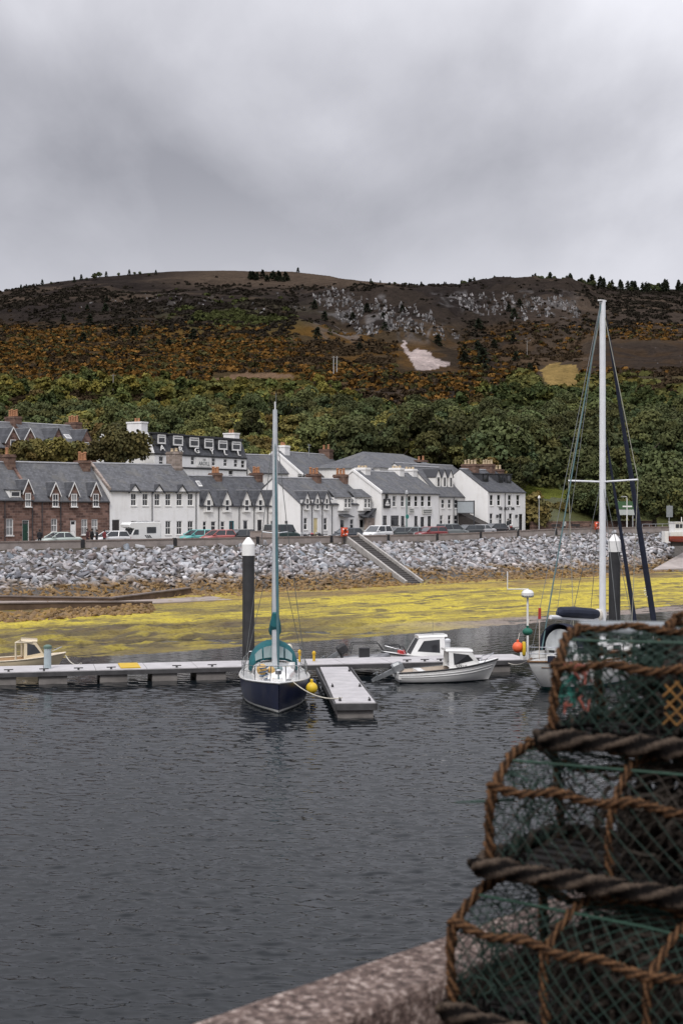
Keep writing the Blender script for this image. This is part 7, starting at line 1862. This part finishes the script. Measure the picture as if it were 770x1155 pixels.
def rope_build(mb, name, mat, parent):
    o = mb.build(name, mat, parent, smooth=True); c = o.data.color_attributes.new('wear', 'FLOAT_COLOR', 'POINT')
    c.data.foreach_set('color', np.repeat(np.array(mb.wear, np.float32), 4)); return o
PROF = [(0,0),(0,.13),(.005,.26),(.05,.315),(.12,.352),(.225,.368),(.33,.352),(.40,.315),(.445,.26),(.45,.13),(.45,0)]
class Prof:
    def __init__(s, h=1.0, w=1.0):
        s.p = [(a*w, b*h) for a, b in PROF]; s.L = [0]
        for (a, b), (c, d) in zip(s.p[:-1], s.p[1:]): s.L.append(s.L[-1]+math.hypot(c-a, d-b))
    def at(s, k):
        k = max(0, min(s.L[-1], k))
        for i in range(len(s.L)-1):
            if k <= s.L[i+1]+1e-9:
                f = (k-s.L[i])/(s.L[i+1]-s.L[i]); return (s.p[i][0]+(s.p[i+1][0]-s.p[i][0])*f, s.p[i][1]+(s.p[i+1][1]-s.p[i][1])*f)
def creel(label, loc, yaw, Ln=.92, hoops=(0,.34,.66,.92), seed=1, h=1.0, w=1.0, full=True, net2=None, ropecol=None, base=RD, pitch=.052, patches=()):
    q = random.Random(seed); pr = Prof(h, w); P = lambda x, k: (x, *pr.at(k))
    r = thing('lobster_creel', label, 'creel', loc, yaw, 'netted creels stacked on the quay')
    top = pr.L[-1]; RM = ropecol or RO
    sag = lambda x, k: .012*math.sin(x*9+seed)+.008*math.sin(k*14+seed*2)
    # slatted base with rope bound frame
    b = MB()
    for i in range(6): b.box(.0, Ln, .02+.45*w*i/6, .02+.45*w*i/6+.04, .0, .022)
    b.build('base_slats', M('black_wet_slats', (.012,.010,.009), .8, .3, 6), r)
    bp = [(-.03,-.03,.03),(Ln+.03,-.03,.03),(Ln+.03,.45*w+.03,.03),(-.03,.45*w+.03,.03),(-.03,-.03,.03)]
    rope_build(twisted(bp, .024, .105, 14, .0055, .26, 3, q, .0022), 'base_rope', base, r)
    for x in hoops:
        ks = [top*i/40 for i in range(41)]
        rope_build(twisted([(x+.006*math.sin(k*20+seed), *pr.at(k)) for k in ks], .0125 if x in (hoops[0], hoops[-1]) else .0095, .048, 12, .004, .30, 3, q, .0022), 'hoop', RM, r)
    # long ropes along the shoulders and the crown
    for kk, rr in ((pr.L[2], .0105), (pr.L[5]+.02, .0092), (pr.L[8], .0100)):
        rope_build(twisted([(-.012+(Ln+.02)*i/30, pr.at(kk)[0], pr.at(kk)[1]+.012+.008*math.sin(i*.9+seed)) for i in range(31)], rr, .043, 12, .0038, .30, 3, q, .0022), 'edge_rope', RM, r)
    # diamond netting: two families of twine over front, crown and back
    nm = MB(); n2 = MB(); no = MB()
    def twine(mb, pts, rr=.0017): mb.tube(pts, rr, 4, caps=False)
    nc = int((Ln+top)/pitch)
    for fam in (1, -1):
        for c in range(-int(top/pitch)-1, int(Ln/pitch)+int(top/pitch)+2):
            x0 = c*pitch; pts = []; seg = []
            m = int(top/.026)
            for i in range(m+1):
                k = top*i/m; x = x0+fam*k + .006*math.sin(k*31+c)
                if -.001 <= x <= Ln+.001: y, z = pr.at(k); s_ = sag(x, k); pts.append((x, y+(.5*s_ if y < .2 else -.5*s_), z-abs(s_)*.8))
                elif pts: seg.append(pts); pts = []
            if pts: seg.append(pts)
            for sgm in seg:
                if len(sgm) > 1: twine(n2 if (net2 and sum(p[0] for p in sgm)/len(sgm) > Ln*.42) else nm, sgm)
    # end netting, a finer tangled mesh
    for xe in (0.0, Ln):
        for fam in (1, -1):
            for c in range(-10, 22):
                pts = []
                for i in range(15):
                    y = .45*w*i/14; z = c*.034+fam*y*.8
                    lim = max(b for a, b in [pr.at(top*j/60) for j in range(61)] if abs(a-y) < .03) if 0 < i < 14 else .26*h
                    if .02 < z < lim: pts.append((xe+.010*math.sin(c*2.1+i*1.3)+.004*q.random(), y, z+.006*math.sin(i*1.7+c)))
                    else:
                        if len(pts) > 1: twine(nm, pts, .0017)
                        pts = []
                if len(pts) > 1: twine(nm, pts, .0017)
    nm.build('netting', NETG, r)
    if n2.v: n2.build('netting', net2, r)
    # funnels of netting inside, bait band and a lengthwise rod
    for fx, yy, dr in ((Ln*.28, .02, 1), (Ln*.72, .43*w, -1)):
        fn = MB()
        for k in range(14):
            a = 2*PI*k/14; a2 = a+.9; fn.tube([(fx+.13*math.cos(a), yy, .16*h+.10*math.sin(a)), (fx+.05*math.cos(a2), yy+dr*.20, .17*h+.045*math.sin(a2))], .0018, 4, caps=False); a2 = a-.9; fn.tube([(fx+.13*math.cos(a), yy, .16*h+.10*math.sin(a)), (fx+.05*math.cos(a2), yy+dr*.20, .17*h+.045*math.sin(a2))], .0018, 4, caps=False)
        fn.tube([(fx+.05*math.cos(2*PI*k/16), yy+dr*.20, .17*h+.045*math.sin(2*PI*k/16)) for k in range(16)], .005, 6, closed=True)
        fn.build('funnel', NETB, r)
    # inner parlour wall: dense dark netting across the middle
    iw = MB()
    for xe in hoops[1:-1]:
        for c in range(-16, 30):
            for fam in (1, -1):
                pts = [(xe+.01*math.sin(c+i), .02+.41*w*i/10, c*.022+fam*.41*w*i/10*.7) for i in range(11)]; pts = [p for p in pts if .02 < p[2] < (.25 if p[1] < .06 or p[1] > .4 else .33)*h]
                if len(pts) > 1: iw.tube(pts, .0022, 4, caps=False)
    iw.build('inner_netting', NETB, r)
    MB().tube([(0.02, .10*w, .345*h), (Ln*.55, .13*w, .352*h), (Ln, .12*w, .349*h)], .0042, 6).build('rod', GRN2, r)
    # repair patches in other twine
    for (xa, ka, wd, hd, mat) in patches:
        pm = MB(); nn = max(2, int(wd/.035))
        for fam in (1, -1):
            for c in range(-nn, 2*nn+1):
                pts = []
                for i in range(12):
                    k = ka+hd*i/11; x = xa+c*.038+fam*(k-ka)
                    if xa <= x <= xa+wd: y, z = pr.at(k); pts.append((x, y-.006, z))
                if len(pts) > 1: pm.tube(pts, .0028, 5, caps=False)
        pm.build('mended_patch', mat, r)
    return r, P, pr
def tangle(parent, x0, x1, y0, y1, z0, z1, n, mat, rr, q, name='tangled_twine'):
    mb = MB()
    for _ in range(n):
        p = Vector((q.uniform(x0,x1), q.uniform(y0,y1), q.uniform(z0,z1))); pts = [p]
        d = Vector((q.gauss(0,1), q.gauss(0,1), q.gauss(0,1))).normalized()
        for k in range(7):
            d = (d+Vector((q.gauss(0,.6), q.gauss(0,.6), q.gauss(0,.6)))).normalized(); p = p+d*.018
            p = Vector((min(max(p.x,x0),x1), min(max(p.y,y0),y1), min(max(p.z,z0),z1))); pts.append(p)
        mb.tube(pts, rr, 4)
    return tag(mb.build(name, mat, parent), kind='stuff')
def creels():
    Q = random.Random(9)
    b0 = W(512, 1150, 3.93)
    A, _, _ = creel('lowest creel of the near stack, standing on the quay beside the kerb', (.305, 3.93, QZ+.035), math.radians(-43), .98, (0,.31,.62,.98), 1, .94, 1.0, pitch=.050, net2=None)
    m = W(552, 985, 4.0)
    B, _, _ = creel('middle creel of the near stack with green and brown netting', (.418, 3.985, QZ+.415), math.radians(-34), .96, (0,.36,.68,.96), 2, .90, 1.0, net2=NETB, pitch=.054)
    C, _, _ = creel('topmost creel of the near stack with orange and teal mended netting', (.605, 4.03, QZ+.765), math.radians(-27), .94, (0,.46,.94), 3, .87, .95, pitch=.050, patches=((.31,.09,.14,.12,NETO),))
    for (o, s) in ((A, 1), (B, 2), (C, 3)):
        tangle(o, .01, .10, .02, .42, .04, .28, 46, NETG, .003, Q); tangle(o, .0, .9, -.01, .03, .03, .07, 40, RD, .005, Q, 'weed_and_rope')
        tangle(o, .26, .92, .08, .42, .03, .29, 330, NETB, .007, Q, 'bundled_rope')
    tangle(C, -.01, .05, .0, .10, .12, .21, 22, NETT, .0026, Q); tangle(C, .03, .09, -.005, .06, .10, .24, 10, NETR, .0026, Q)
    tangle(C, .12, .9, .20, .43, .04, .31, 420, NETG, .006, Q, 'bundled_net'); tangle(C, .30, .9, .05, .40, .04, .28, 260, NETB, .007, Q, 'bundled_rope')
    MB().ball((.55,.2,.16), .05, 10).build('net_float', M('grey_float', (.16,.17,.17), .6, .2), C, smooth=True)
    MB().tube([(-.13,.03,.185),(-.04,.02,.20),(.06,.03,.215)], [.002,.004,.005], 6).build('loose_cane', GRN2, B)
    # second stack behind, further along the quay
    for i, (lab, x, y, z, yw, sd) in enumerate((('lowest creel of the rear stack behind the near creels', .86, 4.12, QZ+.035, -40, 11), ('middle creel of the rear stack behind the near creels', .90, 4.24, QZ+.415, -36, 12), ('upper creel of the rear stack carrying the grey lid', .955, 4.36, QZ+.745, -30, 13))):
        o, _, _ = creel(lab, (x, y, z), math.radians(yw), .94, (0,.32,.64,.94), sd, .92, 1.0, pitch=.054, net2=NETB)
        tangle(o, .02, .9, .03, .42, .03, .32, 420, NETB, .007, Q, 'bundled_rope'); tangle(o, .0, .9, .02, .10, .03, .30, 200, NETG, .005, Q, 'bundled_net')
    for i, (lab, x, y, z, yw, sd) in enumerate((('lowest creel of the farthest stack at the right edge', 1.32, 4.42, QZ+.035, -40, 21), ('second creel of the farthest stack at the right edge', 1.34, 4.46, QZ+.41, -38, 22), ('third creel of the farthest stack at the right edge', 1.33, 4.45, QZ+.775, -36, 23), ('highest creel of the farthest stack at the right edge', 1.225, 4.30, QZ+1.10, -38, 24))):
        o, _, _ = creel(lab, (x, y, z), math.radians(yw), .9, (0,.45,.9), sd, .92, 1.0, pitch=.06)
        tangle(o, .02, .88, .03, .42, .03, .26, 160, NETB, .007, Q, 'bundled_rope')
    # grey plastic lid on the rear stack
    LG = M('grey_plastic_lid', (.17,.185,.195), .55, .12, 6, bump=.1); c = W(651, 703, 4.62)
    l = MB(); ring = lambda k, z: [(x*k+(.3*(1-k)), y*k+(.17*(1-k)), z) for x, y in ((.03,0),(.57,0),(.60,.03),(.60,.31),(.57,.34),(.03,.34),(0,.31),(0,.03))]
    l.loft([ring(1,0),ring(1,.016),ring(.975,.021),ring(.95,.018)]); o = l.build('box_lid', LG, None, (c.x, c.y, c.z-.038), rz=math.radians(-9)); tag(o, 'flat grey plastic box lid lying on top of the rear creels', 'lid')
creels()
